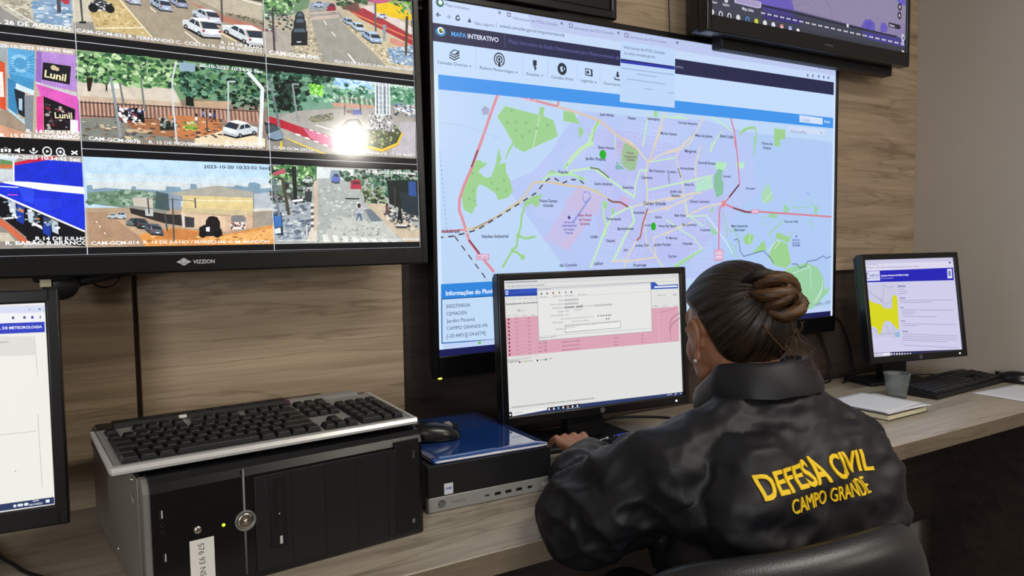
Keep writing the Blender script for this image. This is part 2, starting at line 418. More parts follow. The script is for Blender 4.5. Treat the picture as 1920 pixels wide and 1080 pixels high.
# ============================================================ what each display shows (tenths of a millimetre from its upper left corner)
MAP=[('P','bcd6f6',[0,0,14300,0,14300,8044,0,8044]),
('P','b6c7f4',[1821,4048,2615,3757,3200,3224,3631,2653,4198,2165,5884,2181,8429,2112,10307,2346,10866,3470,10752,4098,9857,4608,9512,5347,8718,6553,3984,6588,2982,5427]),
('P','aecaf3',[10307,2346,14212,2416,14308,7928,8718,6553,9512,5347,9857,4608,10752,4098]),
('P','b8c0f1',[4277,2612,5880,2581,7893,2994,9270,3726,9279,5019,7892,6124,5844,6065,4679,5304,4469,4297,4934,3497]),
('P','9bd08f',[1875,2219,2832,2359,2877,2155,3019,2167,2973,2372,3279,2461,3408,2843,2389,3279,2156,3182,1860,2740,1658,2488]),
('L','c5e0c0',3,[2872,2373,2650,3189]),
('P','9bd08f',[3577,2202,3895,2229,4105,2524,4019,2495,3572,2458]),
('P','9bd08f',[4017,2599,4147,2573,4210,2726,4034,2841,4058,2701]),
('P','a3d6a0',[4320,2702,4473,2763,4427,2888]),
('P','a3d6a0',[3106,1970,3167,1974,3227,2037,3186,2030]),
('P','a3d6a0',[4484,2114,4561,2021,4529,2076]),
('P','9bd08f',[2061,3082,2162,2945,2119,3096,1998,3267,1876,3486,1857,3454,1961,3219]),
('P','9bd08f',[1049,3538,1178,3516,1250,3578,1380,3589,1265,3690,1171,3726,1132,3808,1332,3931,1464,3894,1605,3596,1674,3201,1761,3475,1681,3609,1874,3552,1886,3782,1978,3944,2067,4224,1927,4377,1655,4448,1584,4284,1362,4158,1159,4082,1083,4165,1034,4522,1095,4570,1012,4620,934,4776,711,4671,675,4367,776,4076,896,3752]),
('P','9bd08f',[2518,4401,2661,4330,2927,4291,2821,4430,2837,4600,2695,4585,2616,4501,2514,4553,2412,4605,2355,4504]),
('L','9bd08f',6,[2413,4571,2307,4808,2280,5079,2195,5282,2148,5552,2027,5652,1884,5851,1742,6049]),
('L','9bd08f',6,[2194,5299,2412,5369,2696,5327]),
('L','9bd08f',6,[2027,5652,2163,5705,2359,5846]),
('E','9bd08f',7,7,[2206,5299]),
('E','9bd08f',6,6,[2039,5645]),
('E','9bd08f',7,7,[2320,5821]),
('E','8cc083',4,4,[2064,2318]),
('E','8cc083',4,4,[2192,2570]),
('E','8cc083',4,4,[1940,2604]),
('E','8cc083',4,4,[2467,2568]),
('E','8cc083',4,4,[2561,2777]),
('E','8cc083',4,4,[2359,2906]),
('E','8cc083',4,4,[3091,2592]),
('E','8cc083',4,4,[2167,2769]),
('E','8cc083',4,4,[2763,2681]),
('E','8cc083',4,4,[970,4232]),
('E','8cc083',4,4,[872,4428]),
('E','8cc083',4,4,[1478,4041]),
('E','8cc083',4,4,[1625,4185]),
('E','8cc083',4,4,[1823,3982]),
('E','8cc083',4,4,[1874,4212]),
('E','8cc083',4,4,[1017,4474]),
('E','8cc083',4,4,[966,3830]),
('L','bfeaa8',11,[4450,2811,4359,2992,4093,3145,3829,3367,3610,3618]),
('L','bfeaa8',9,[4702,2379,4497,2673,4446,3028]),
('L','8fd06a',4,[4680,2398,4551,2600,4471,2921]),
('P','9bd08f',[3589,3602,3677,3494,3741,3509,3631,3624]),
('P','9bd08f',[3084,3757,3189,3685,3355,3714,3375,3772,3145,3800]),
('L','b5e8b0',7,[2892,4019,3103,3808,3438,3780,3864,3776,4254,3912]),
('P','a3d6a0',[3994,3796,4211,3842,4253,3947,4035,3883]),
('P','9dbf93',[5449,3041,5592,2853,5876,2946,6043,3085,5918,3568,5725,3630,5397,3442]),
('P','bdb6dc',[5265,2835,5544,2892,5398,3333,5270,3195]),
('P','7fb3b0',[5258,3376,5536,3582,5232,3601]),
('P','c2bfea',[3988,4060,4252,4053,4785,4327,4687,4797,4416,4798,3739,5678,2920,5409,3156,5116]),
('P','c9bce2',[4032,4076,4762,4328,4506,4798,4373,4727,3846,4660,3614,4452]),
('P','cabde3',[4416,4798,4099,5156,3696,5677,3390,5566,3834,5261]),
('L','8b9ade',5,[4424,4316,3840,4978]),
('L','a9b4ea',2,[4310,4478,3772,5119]),
('L','8b9ade',3,[4158,4374,4174,4214,4360,4192,4424,4334,4222,4479,4158,4374]),
('P','cbb6e4',[5387,4280,5766,4347,5619,4682,5288,4648]),
('L','c6d0f7',1.2,[2375,3765,2723,4261]),
('L','c6d0f7',1.2,[2483,3694,2834,4191]),
('L','c6d0f7',1.2,[2592,3623,2945,4120]),
('L','c6d0f7',1.2,[2701,3551,3056,4049]),
('L','c6d0f7',1.2,[2811,3479,3168,3977]),
('L','c6d0f7',1.2,[2921,3407,3281,3905]),
('L','c6d0f7',1.2,[3032,3334,3394,3833]),
('L','c6d0f7',1.2,[2375,3765,3032,3334]),
('L','c6d0f7',1.2,[2444,3863,3104,3433]),
('L','c6d0f7',1.2,[2513,3962,3176,3532]),
('L','c6d0f7',1.2,[2583,4061,3248,3632]),
('L','c6d0f7',1.2,[2653,4161,3321,3732]),
('L','c6d0f7',1.2,[2723,4261,3394,3833]),
('L','c6d0f7',1.2,[3449,3281,3694,3684]),
('L','c6d0f7',1.2,[3560,3200,3807,3604]),
('L','c6d0f7',1.2,[3672,3118,3921,3523]),
('L','c6d0f7',1.2,[3784,3036,4035,3441]),
('L','c6d0f7',1.2,[3898,2954,4150,3359]),
('L','c6d0f7',1.2,[4011,2871,4265,3277]),
('L','c6d0f7',1.2,[3449,3281,4011,2871]),
('L','c6d0f7',1.2,[3497,3361,4062,2952]),
('L','c6d0f7',1.2,[3546,3441,4112,3033]),
('L','c6d0f7',1.2,[3595,3522,4163,3114]),
('L','c6d0f7',1.2,[3645,3603,4214,3195]),
('L','c6d0f7',1.2,[3694,3684,4265,3277]),
('L','c6d0f7',1.2,[4258,3700,4159,4267]),
('L','c6d0f7',1.2,[4384,3726,4285,4295]),
('L','c6d0f7',1.2,[4511,3752,4412,4324]),
('L','c6d0f7',1.2,[4638,3778,4539,4352]),
('L','c6d0f7',1.2,[4767,3805,4667,4381]),
('L','c6d0f7',1.2,[4897,3831,4797,4409]),
('L','c6d0f7',1.2,[5027,3858,4927,4439]),
('L','c6d0f7',1.2,[5159,3885,5058,4468]),
('L','c6d0f7',1.2,[4258,3700,5159,3885]),
('L','c6d0f7',1.2,[4238,3813,5138,4002]),
('L','c6d0f7',1.2,[4219,3927,5118,4118]),
('L','c6d0f7',1.2,[4199,4040,5098,4235]),
('L','c6d0f7',1.2,[4179,4154,5078,4351]),
('L','c6d0f7',1.2,[4159,4267,5058,4468]),
('L','c6d0f7',1.2,[5007,4796,4720,5595]),
('L','c6d0f7',1.2,[5123,4819,4834,5621]),
('L','c6d0f7',1.2,[5239,4843,4949,5648]),
('L','c6d0f7',1.2,[5356,4867,5064,5674]),
('L','c6d0f7',1.2,[5474,4892,5181,5701]),
('L','c6d0f7',1.2,[5592,4916,5298,5728]),
('L','c6d0f7',1.2,[5711,4941,5416,5755]),
('L','c6d0f7',1.2,[5007,4796,5711,4941]),
('L','c6d0f7',1.2,[4966,4910,5669,5057]),
('L','c6d0f7',1.2,[4925,5025,5627,5174]),
('L','c6d0f7',1.2,[4884,5139,5584,5290]),
('L','c6d0f7',1.2,[4843,5253,5542,5407]),
('L','c6d0f7',1.2,[4802,5367,5500,5523]),
('L','c6d0f7',1.2,[4761,5481,5458,5639]),
('L','c6d0f7',1.2,[4720,5595,5416,5755]),
('L','c6d0f7',1.2,[6351,4263,6545,4864]),
('L','c6d0f7',1.2,[6493,4241,6690,4845]),
('L','c6d0f7',1.2,[6637,4220,6835,4825]),
('L','c6d0f7',1.2,[6782,4198,6982,4805]),
('L','c6d0f7',1.2,[6928,4176,7130,4785]),
('L','c6d0f7',1.2,[7075,4154,7279,4765]),
('L','c6d0f7',1.2,[7223,4132,7429,4745]),
('L','c6d0f7',1.2,[7372,4109,7580,4725]),
('L','c6d0f7',1.2,[7522,4087,7732,4704]),
('L','c6d0f7',1.2,[6351,4263,7522,4087]),
('L','c6d0f7',1.2,[6389,4382,7564,4209]),
('L','c6d0f7',1.2,[6428,4502,7606,4333]),
('L','c6d0f7',1.2,[6467,4622,7648,4456]),
('L','c6d0f7',1.2,[6506,4743,7690,4580]),
('L','c6d0f7',1.2,[6545,4864,7732,4704]),
('L','c6d0f7',1.2,[6445,4940,6742,5629]),
('L','c6d0f7',1.2,[6588,4918,6888,5609]),
('L','c6d0f7',1.2,[6732,4896,7034,5589]),
('L','c6d0f7',1.2,[6877,4874,7182,5570]),
('L','c6d0f7',1.2,[7023,4852,7331,5550]),
('L','c6d0f7',1.2,[7170,4829,7481,5529]),
('L','c6d0f7',1.2,[7319,4807,7632,5509]),
('L','c6d0f7',1.2,[7468,4784,7785,5489]),
('L','c6d0f7',1.2,[6445,4940,7468,4784]),
('L','c6d0f7',1.2,[6494,5054,7520,4900]),
('L','c6d0f7',1.2,[6543,5168,7573,5017]),
('L','c6d0f7',1.2,[6593,5282,7625,5134]),
('L','c6d0f7',1.2,[6642,5398,7678,5252]),
('L','c6d0f7',1.2,[6692,5513,7731,5370]),
('L','c6d0f7',1.2,[6742,5629,7785,5489]),
('L','c6d0f7',1.2,[7264,3405,7575,4008]),
('L','c6d0f7',1.2,[7412,3366,7725,3971]),
('L','c6d0f7',1.2,[7561,3327,7877,3934]),
('L','c6d0f7',1.2,[7711,3288,8030,3897]),
('L','c6d0f7',1.2,[7862,3249,8184,3859]),
('L','c6d0f7',1.2,[8014,3209,8339,3821]),
('L','c6d0f7',1.2,[8168,3169,8495,3783]),
('L','c6d0f7',1.2,[8322,3129,8653,3745]),
('L','c6d0f7',1.2,[7264,3405,8322,3129]),
('L','c6d0f7',1.2,[7315,3504,8377,3230]),
('L','c6d0f7',1.2,[7367,3604,8432,3332]),
('L','c6d0f7',1.2,[7418,3705,8486,3435]),
('L','c6d0f7',1.2,[7470,3806,8542,3538]),
('L','c6d0f7',1.2,[7522,3907,8597,3641]),
('L','c6d0f7',1.2,[7575,4008,8653,3745]),
('L','c6d0f7',1.2,[6461,2767,6606,3281]),
('L','c6d0f7',1.2,[6609,2740,6756,3256]),
('L','c6d0f7',1.2,[6759,2713,6907,3230]),
('L','c6d0f7',1.2,[6910,2685,7060,3205]),
('L','c6d0f7',1.2,[7062,2658,7213,3179]),
('L','c6d0f7',1.2,[7215,2630,7368,3153]),
('L','c6d0f7',1.2,[7370,2602,7524,3126]),
('L','c6d0f7',1.2,[6461,2767,7370,2602]),
('L','c6d0f7',1.2,[6489,2869,7400,2706]),
('L','c6d0f7',1.2,[6518,2972,7431,2811]),
('L','c6d0f7',1.2,[6547,3075,7462,2916]),
('L','c6d0f7',1.2,[6576,3178,7493,3021]),
('L','c6d0f7',1.2,[6606,3281,7524,3126]),
('L','c6d0f7',1.2,[5373,5384,5131,5934]),
('L','c6d0f7',1.2,[5531,5423,5287,5975]),
('L','c6d0f7',1.2,[5690,5462,5444,6017]),
('L','c6d0f7',1.2,[5850,5501,5603,6058]),
('L','c6d0f7',1.2,[6012,5541,5763,6101]),
('L','c6d0f7',1.2,[6175,5581,5925,6143]),
('L','c6d0f7',1.2,[6340,5622,6088,6186]),
('L','c6d0f7',1.2,[5373,5384,6340,5622]),
('L','c6d0f7',1.2,[5324,5494,6289,5735]),
('L','c6d0f7',1.2,[5276,5604,6239,5848]),
('L','c6d0f7',1.2,[5227,5714,6188,5961]),
('L','c6d0f7',1.2,[5179,5824,6138,6074]),
('L','c6d0f7',1.2,[5131,5934,6088,6186]),
('L','c6d0f7',1.2,[7892,4547,8054,5334]),
('L','c6d0f7',1.2,[8053,4532,8217,5322]),
('L','c6d0f7',1.2,[8216,4517,8381,5310]),
('L','c6d0f7',1.2,[8379,4502,8547,5298]),
('L','c6d0f7',1.2,[8544,4487,8714,5286]),
('L','c6d0f7',1.2,[8711,4472,8882,5274]),
('L','c6d0f7',1.2,[8878,4456,9052,5261]),
('L','c6d0f7',1.2,[7892,4547,8878,4456]),
('L','c6d0f7',1.2,[7919,4677,8907,4590]),
('L','c6d0f7',1.2,[7946,4808,8936,4723]),
('L','c6d0f7',1.2,[7973,4939,8965,4857]),
('L','c6d0f7',1.2,[7999,5070,8994,4992]),
('L','c6d0f7',1.2,[8026,5202,9023,5126]),
('L','c6d0f7',1.2,[8054,5334,9052,5261]),
('L','c6d0f7',1.2,[2840,4498,2669,4807]),
('L','c6d0f7',1.2,[2970,4523,2799,4834]),
('L','c6d0f7',1.2,[3102,4549,2929,4861]),
('L','c6d0f7',1.2,[3235,4575,3061,4888]),
('L','c6d0f7',1.2,[3369,4602,3194,4915]),
('L','c6d0f7',1.2,[3504,4628,3328,4943]),
('L','c6d0f7',1.2,[2840,4498,3504,4628]),
('L','c6d0f7',1.2,[2797,4575,3460,4707]),
('L','c6d0f7',1.2,[2754,4652,3416,4786]),
('L','c6d0f7',1.2,[2711,4730,3372,4864]),
('L','c6d0f7',1.2,[2669,4807,3328,4943]),
('L','c6d0f7',1.2,[4625,5812,4437,6243]),
('L','c6d0f7',1.2,[4789,5837,4599,6271]),
('L','c6d0f7',1.2,[4955,5863,4764,6299]),
('L','c6d0f7',1.2,[5122,5889,4930,6327]),
('L','c6d0f7',1.2,[5291,5916,5097,6355]),
('L','c6d0f7',1.2,[5461,5942,5266,6384]),
('L','c6d0f7',1.2,[4625,5812,5461,5942]),
('L','c6d0f7',1.2,[4578,5920,5412,6053]),
('L','c6d0f7',1.2,[4531,6028,5363,6163]),
('L','c6d0f7',1.2,[4484,6136,5314,6273]),
('L','c6d0f7',1.2,[4437,6243,5266,6384]),
('L','c6d0f7',1.2,[4941,2996,5027,3421]),
('L','c6d0f7',1.2,[5055,3017,5141,3444]),
('L','c6d0f7',1.2,[5170,3038,5257,3466]),
('L','c6d0f7',1.2,[5285,3059,5373,3488]),
('L','c6d0f7',1.2,[5402,3080,5490,3511]),
('L','c6d0f7',1.2,[4941,2996,5402,3080]),
('L','c6d0f7',1.2,[4963,3102,5424,3187]),
('L','c6d0f7',1.2,[4984,3208,5446,3295]),
('L','c6d0f7',1.2,[5005,3315,5468,3403]),
('L','c6d0f7',1.2,[5027,3421,5490,3511]),
('L','c6d0f7',1.2,[5628,3835,5481,4279]),
('L','c6d0f7',1.2,[5742,3868,5594,4313]),
('L','c6d0f7',1.2,[5857,3902,5708,4348]),
('L','c6d0f7',1.2,[5972,3936,5823,4383]),
('L','c6d0f7',1.2,[6088,3970,5938,4419]),
('L','c6d0f7',1.2,[6205,4004,6055,4454]),
('L','c6d0f7',1.2,[5628,3835,6205,4004]),
('L','c6d0f7',1.2,[5599,3924,6175,4094]),
('L','c6d0f7',1.2,[5569,4013,6145,4184]),
('L','c6d0f7',1.2,[5540,4101,6115,4274]),
('L','c6d0f7',1.2,[5510,4190,6085,4364]),
('L','c6d0f7',1.2,[5481,4279,6055,4454]),
('L','c6d0f7',1.2,[7892,5529,8000,6326]),
('L','c6d0f7',1.2,[8054,5540,8163,6339]),
('L','c6d0f7',1.2,[8217,5550,8328,6353]),
('L','c6d0f7',1.2,[8382,5560,8494,6367]),
('L','c6d0f7',1.2,[8547,5571,8662,6380]),
('L','c6d0f7',1.2,[8715,5581,8830,6394]),
('L','c6d0f7',1.2,[7892,5529,8715,5581]),
('L','c6d0f7',1.2,[7910,5661,8734,5716]),
('L','c6d0f7',1.2,[7928,5794,8753,5851]),
('L','c6d0f7',1.2,[7946,5926,8772,5986]),
('L','c6d0f7',1.2,[7964,6059,8792,6122]),
('L','c6d0f7',1.2,[7982,6192,8811,6258]),
('L','c6d0f7',1.2,[8000,6326,8830,6394]),
('L','c6d0f7',1.2,[4270,3031,4003,3324]),
('L','c6d0f7',1.2,[4368,3070,4100,3363]),
('L','c6d0f7',1.2,[4467,3109,4197,3403]),
('L','c6d0f7',1.2,[4567,3148,4296,3443]),
('L','c6d0f7',1.2,[4667,3188,4394,3483]),
('L','c6d0f7',1.2,[4270,3031,4667,3188]),
('L','c6d0f7',1.2,[4180,3129,4576,3286]),
('L','c6d0f7',1.2,[4091,3227,4485,3385]),
('L','c6d0f7',1.2,[4003,3324,4394,3483]),
('L','c6d0f7',1.2,[5645,2313,5359,2763]),
('L','c6d0f7',1.2,[5848,2330,5559,2783]),
('L','c6d0f7',1.2,[6053,2347,5762,2802]),
('L','c6d0f7',1.2,[6261,2364,5966,2822]),
('L','c6d0f7',1.2,[6470,2382,6173,2842]),
('L','c6d0f7',1.2,[6682,2399,6382,2862]),
('L','c6d0f7',1.2,[6897,2417,6594,2882]),
('L','c6d0f7',1.2,[7114,2435,6808,2903]),
('L','c6d0f7',1.2,[5645,2313,7114,2435]),
('L','c6d0f7',1.2,[5573,2426,7037,2553]),
('L','c6d0f7',1.2,[5502,2539,6961,2670]),
('L','c6d0f7',1.2,[5430,2651,6884,2787]),
('L','c6d0f7',1.2,[5359,2763,6808,2903]),
('L','c6d0f7',1.2,[4412,2469,4141,2904]),
('L','c6d0f7',1.2,[4526,2503,4254,2940]),
('L','c6d0f7',1.2,[4642,2538,4368,2976]),
('L','c6d0f7',1.2,[4758,2572,4482,3012]),
('L','c6d0f7',1.2,[4875,2607,4598,3048]),
('L','c6d0f7',1.2,[4992,2642,4714,3085]),
('L','c6d0f7',1.2,[4412,2469,4992,2642]),
('L','c6d0f7',1.2,[4344,2578,4922,2753]),
('L','c6d0f7',1.2,[4276,2687,4853,2864]),
('L','c6d0f7',1.2,[4208,2796,4783,2974]),
('L','c6d0f7',1.2,[4141,2904,4714,3085]),
('L','c6d0f7',1.2,[6367,2115,6217,2603]),
('L','c6d0f7',1.2,[6564,2143,6412,2633]),
('L','c6d0f7',1.2,[6762,2171,6610,2664]),
('L','c6d0f7',1.2,[6963,2199,6809,2695]),
('L','c6d0f7',1.2,[7166,2228,7011,2726]),
('L','c6d0f7',1.2,[7371,2257,7215,2757]),
('L','c6d0f7',1.2,[7578,2286,7421,2789]),
('L','c6d0f7',1.2,[7787,2316,7629,2822]),
('L','c6d0f7',1.2,[6367,2115,7787,2316]),
('L','c6d0f7',1.2,[6330,2237,7748,2442]),
('L','c6d0f7',1.2,[6292,2359,7708,2569]),
('L','c6d0f7',1.2,[6254,2481,7668,2695]),
('L','c6d0f7',1.2,[6217,2603,7629,2822]),
('L','dcd3c2',5,[5359,2758,5781,2879,6358,3366]),
('L','dcd3c2',6,[6358,3366,6257,3667,6327,4113,6299,4564]),
('L','dcd3c2',4,[6358,3366,6857,3138,7576,2971,7893,2609]),
('L','d8cdb9',5,[6357,3385,6608,2908,6861,2371]),
('L','dcd3c2',5,[5715,4588,6152,4490,6851,4367,7627,4239,8379,4146]),
('L','dcd3c2',5,[6347,4714,7157,4555,7999,4271]),
('L','c3e9c2',7,[5763,4569,5856,4941,5515,5385,5130,6008]),
('L','dcd3c2',5,[5083,6007,5556,5982,5948,5465]),
('L','dcd3c2',5,[5506,6168,5555,6020,6639,5934,6892,6211]),
('L','dcd3c2',4,[6639,5934,6542,5396,7258,5210,7999,4978]),
('L','dcd3c2',4,[6199,4715,6245,5091,6291,5545,6639,5934]),
('L','c3e9c2',5,[6352,4113,7999,3803,8763,3662]),
('L','c3e9c2',6,[5862,4309,5389,4061,4929,3820,4481,3585,3866,3678,3607,3757]),
('L','c3e9c2',6,[4393,6133,4627,5666,4864,5160,5146,4795,5715,4570]),
('L','b6e2b0',6,[4806,4435,4823,4796,4910,5123,4861,5342]),
('L','c3e9c2',4,[6456,3362,7316,3212]),
('L','c3e9c2',4,[7680,4238,7838,4782,8436,5098]),
('L','c3e9c2',5,[5862,4346,5914,3937,6062,3600,6331,3590]),
('P','9fd49c',[4784,4399,4966,4469,4917,4651,4804,4580]),
('P','9fd49c',[5079,4631,5195,4594,5169,4795,5091,4740]),
('P','9fd49c',[4540,4117,4696,4185,4650,4258,4516,4171]),
('L','dcd3c2',5,[6999,3075,7514,2936,7935,2607]),
('L','dcd3c2',5,[8311,2818,8096,3411,8150,3877]),
('L','dcd3c2',4,[7514,2936,7357,3210,7565,3700,7774,4782]),
('L','c3e9c2',4,[6995,3984,8150,3799,8808,3641]),
('L','dcd3c2',5,[6993,4403,7722,4237,8042,4153]),
('L','dcd3c2',5,[6992,4652,7354,4475,7881,4313]),
('L','dcd3c2',5,[7774,4821,8369,4581,9206,4432]),
('L','c3e9c2',4,[6991,4901,7509,5173,8043,5413,8371,5736,7296,6185]),
('L','c9e2ee',5,[8590,4818,9040,5261,9386,5591,9621,5883]),
('L','c3e9c2',4,[7774,4821,8590,4798]),
('L','dcd3c2',3,[6989,5324,7668,5037]),
('L','c3e9c2',4,[8749,2716,8694,2994,8970,2546]),
('L','dcd3c2',5,[8418,2042,8095,2526,7776,2910]),
('L','c3e9c2',4,[8746,1979,9593,2356]),
('L','c3e9c2',4,[7105,2136,7516,2068,7568,1989]),
('L','c3e9c2',4,[9138,2384,8804,2758]),
('L','dcd3c2',5,[6964,1997,6558,2954]),
('L','c3e9c2',5,[6368,2078,6165,2937]),
('L','c3e9c2',4,[6762,2123,7787,2125]),
('L','c3e9c2',3,[5221,2700,5216,3041]),
('P','a3d6a0',[6565,1953,6714,1960,6688,2147,6539,2139]),
('P','b5e3cc',[8123,3878,8752,3662,8809,4018,8123,4152]),
('P','b3e6bd',[8890,3261,9370,3261,9286,3485,8891,3459]),
('P','b9e8cf',[9716,3267,10067,3212,10099,3395,9834,3425]),
('P','86bfa0',[9003,3455,9212,3488,9145,3730,9231,3848,9205,4170,8951,4283,8837,3978,8836,3680]),
('L','9bd08f',5,[9883,2438,10058,2266,10532,2175,10607,2354,10540,2768]),
('P','9bd08f',[9884,2459,10028,2268,10293,2170,10532,2155,10563,2234,10294,2251,10058,2347]),
('L','9bd08f',4,[10536,2454,10539,2700,10483,3031]),
('P','9bd08f',[11391,2161,11898,2170,11903,2444,11649,2488,11653,2690,11400,2682]),
('P','a9d9b4',[11137,3796,11298,4087,11394,4212,11301,4320,11053,4429,10866,4347,10862,4096,11015,3967]),
('L','d5eaf0',2,[10929,4430,11298,4087]),
('P','9ad0a4',[11877,4419,12140,4588,12012,4697,11850,4698]),
('P','9ad0a4',[11182,4724,11561,4721,11564,4850,11184,4842]),
('P','9ad0a4',[13312,4467,13485,4487,13458,4755,13319,4734]),
('L','9ad0a4',2.5,[12237,4544,12735,4539,13277,4468]),
('L','9ad0a4',2,[12294,4110,12256,4501]),
('L','9ad0a4',2,[13134,4226,13175,4491]),
('L','9ad0a4',2,[10873,4831,11564,4850]),
('P','8fb5ea',[12926,4032,13097,4095,13064,4148,12961,4106]),
('P','9bd08f',[10060,5434,10299,5312,10543,5398,10454,5607,10333,5680,10122,5602]),
('L','cfe9dd',2,[10347,5312,10351,5668]),
('P','9bd08f',[10976,5529,11105,5830,10457,5901]),
('P','9bd08f',[11571,5287,12125,5457,12318,5240,12096,5640,11704,5517,11479,5471]),
('L','9bd08f',4,[11193,5404,11410,5192,11632,5107,11822,4935]),
('P','9bd08f',[11511,5515,12031,5652,12240,6247,11980,6415,11461,6312,11171,6045]),
('L','c7e6d6',3,[11169,5874,11576,5537,11705,5582,11452,5793]),
('P','9ad0a4',[12242,6380,12980,6268,13537,6443,13829,6795,13995,7585,13646,7841,12949,7843,12258,7132,11916,6501]),
('P','9ad0a4',[14120,7062,14095,7545,13397,7783,13504,7462]),
('L','cfe6e6',3,[13760,6869,13769,7173,13393,7657]),
('L','cfe6e6',2,[12171,6610,13132,6397,13226,7097]),
('P','b5d2f2',[13624,7569,14164,7191,14183,7831,13092,7865]),
('P','9ad0a4',[12022,6411,12905,6365,13755,6693,13805,7073,13393,7657,12978,7833,12039,7285]),
('L','cfe6e6',3,[13799,6871,13767,7122,13354,7605]),
('L','cfe6e6',2,[12135,6633,13147,6407,13227,7147]),
('L','9ad0a4',3.5,[9208,4715,9324,4937,9385,5427]),
('L','9ad0a4',3.5,[9383,5182,9616,5265]),
('L','9ad0a4',3.5,[9644,5142,9853,5432,9738,5762]),
('L','9ad0a4',3.5,[9502,5552,9562,5758]),
('L','9ad0a4',3.5,[13151,4890,13193,5201]),
('L','9ad0a4',3.5,[8535,4978,8758,5139,8984,5342]),
('L','9ad0a4',3.5,[9562,5758,9799,6012]),
('P','9ad0a4',[8702,5179,8842,5159,9012,5302,8759,5340]),
('P','9ad0a4',[8756,4538,8840,4577,8784,4737,8689,4698]),
('P','9ad0a4',[10876,5029,11031,5021,10969,5084]),
('P','a3d6a0',[7296,6185,7613,6037,8343,5756,8382,5784,7773,6081,7401,6247]),
('L','566a94',2.6,[9677,5513,9794,5473,9883,5536,9945,5849,10096,5998,10949,5848,11266,6069,11428,6246]),
('L','566a94',2.6,[12274,6292,12507,6299,12644,6428,12914,6378,13013,6238,13461,6192,13809,6074,13953,6159,14202,6097]),
('L','dd8f9c',7,[1686,1945,1453,2477,1151,3234]),
('L','dd8f9c',7,[1251,2982,1112,3295,933,3719,719,4142,608,4432,592,4688,681,4913,757,5139,839,5400,1087,5699,1488,6142]),
('L','7a4048',4,[1112,3295,934,3687]),
('L','7a3038',4,[840,5384,1106,5699]),
('L','dd8f9c',6,[2037,1914,2424,1984,3062,2074,3399,2114,3428,1952]),
('L','dbc3b0',6,[3391,2125,4067,2233,4725,2377,5084,2601,5498,2828,5923,3005]),
('L','dd8f9c',5,[19,5189,757,5139]),
('L','d9c6a0',5,[757,5133,1108,5082,1644,4812,2359,4386,2524,4164,2649,3999,3182,3984,3644,4051,4251,4088,4606,4205,4967,4360]),
('L','a88a60',3,[959,5124,1605,4845]),
('L','905a50',5,[4967,4378,5105,4442,5384,4452,5644,4571]),
('L','b0675c',5,[6323,4620,6157,5015,6071,5372,5948,5465]),
('L','6f7f58',4,[4393,3582,4660,3614,4840,3715,4998,3825]),
('L','6a7a60',2.5,[7083,3620,7118,3924]),
('L','5a6a58',3,[7445,3493,7549,3739]),
('L','c4cdd8',4,[21,5320,445,5282,772,5214,1069,5141,1566,4878,2357,4454,2744,4244,2954,4017,3101,3904,3268,3878,3517,4002,3775,3908,4035,3900,4252,4035]),
('D','3d4255',3.6,14,[21,5320,445,5282,772,5214,1069,5141,1566,4878,2357,4454,2744,4244,2954,4017,3101,3904,3268,3878,3517,4002,3775,3908,4035,3900,4252,4035]),
('L','c4cdd8',3.4,[463,5292,1347,6388]),
('D','3d4255',3,14,[463,5292,1347,6388]),
('D','8f9dc0',1.6,5,[90,3067,175,3998,256,5105]),
('D','8f9dc0',1.6,5,[58,2120,80,3305]),
('L','b2c4e4',1.6,[52,2719,714,2751,1328,2887,1700,2977]),
('L','d67f92',5,[9504,1972,9662,2352,9712,2810]),
('L','d67f92',5,[9698,2503,9802,3102,9897,3870,9492,4245,9235,4452]),
('L','5a3a48',5,[9868,3892,9463,4254]),
('L','d67f92',5,[9235,4452,9082,4574,9055,4776,9043,5789]),
('L','d67f92',5.5,[9235,4452,9727,4589,10262,4687,10809,4675,14185,4820]),
('L','7a4a58',5.5,[9640,4569,10172,4688,10394,4691]),
('E','e08890',8,10,[9235,4452]),
('P','d07fa0',[1024,5714,1372,5722,1368,5858,1019,5849]),
('P','e9cfe6',[1042,5731,1353,5738,1349,5841,1038,5833]),
('T','b04070','BR-262',0,[1065,5820,1323,5827]),
('P','d07fa0',[8873,5766,9226,5772,9228,6100,8874,6090]),
('P','e9cfe6',[8901,5786,9197,5792,9199,6079,8903,6071]),
('T','b04070','BR-163',0,[8941,5851,9158,5856]),
('T','b04070','BR-262',0,[8942,5960,9158,5965]),
('T','b04070','BR-060',0,[8942,6068,9159,6074]),
('P','d07fa0',[10412,4612,10734,4609,10736,4735,10413,4736]),
('P','e9cfe6',[10442,4632,10704,4630,10705,4714,10443,4715]),
('T','b04070','BR-262',0,[10485,4708,10662,4707]),
('P','e9cfe6',[2385,1965,2732,2011,2722,2085,2383,2037]),
('T','a05070','MS-080',0,[2411,2028,2699,2063]),
('P','a4a9cf',[1217,2351,1311,2264,1439,2318,1416,2448,1268,2475]),
('T','2e3550','José Abrão',1,[4713,2245,5181,2245]),
('T','2e3550','Nasser',1,[5646,2270,5931,2270]),
('T','2e3550','Seminário',1,[6327,2246,6762,2246]),
('T','2e3550','Coronel Antonino',1,[7438,2272,8175,2272]),
('T','2e3550','Monte Castelo',1,[6800,2602,7395,2602]),
('T','2e3550','Mata do Jacinto',1,[8095,2588,8776,2588]),
('T','2e3550','Santa Luzia',1,[9071,2554,9623,2554]),
('T','2e3550','Chácara dos',1,[10830,2665,11324,2665]),
('T','2e3550','Poderes',1,[10905,2798,11245,2798]),
('T','2e3550','Santo Amaro',1,[4646,3086,5193,3086]),
('T','2e3550','Jardim Panamá',1,[4241,3391,4890,3391]),
('T','2e3550','Popular',1,[3396,3756,3714,3756]),
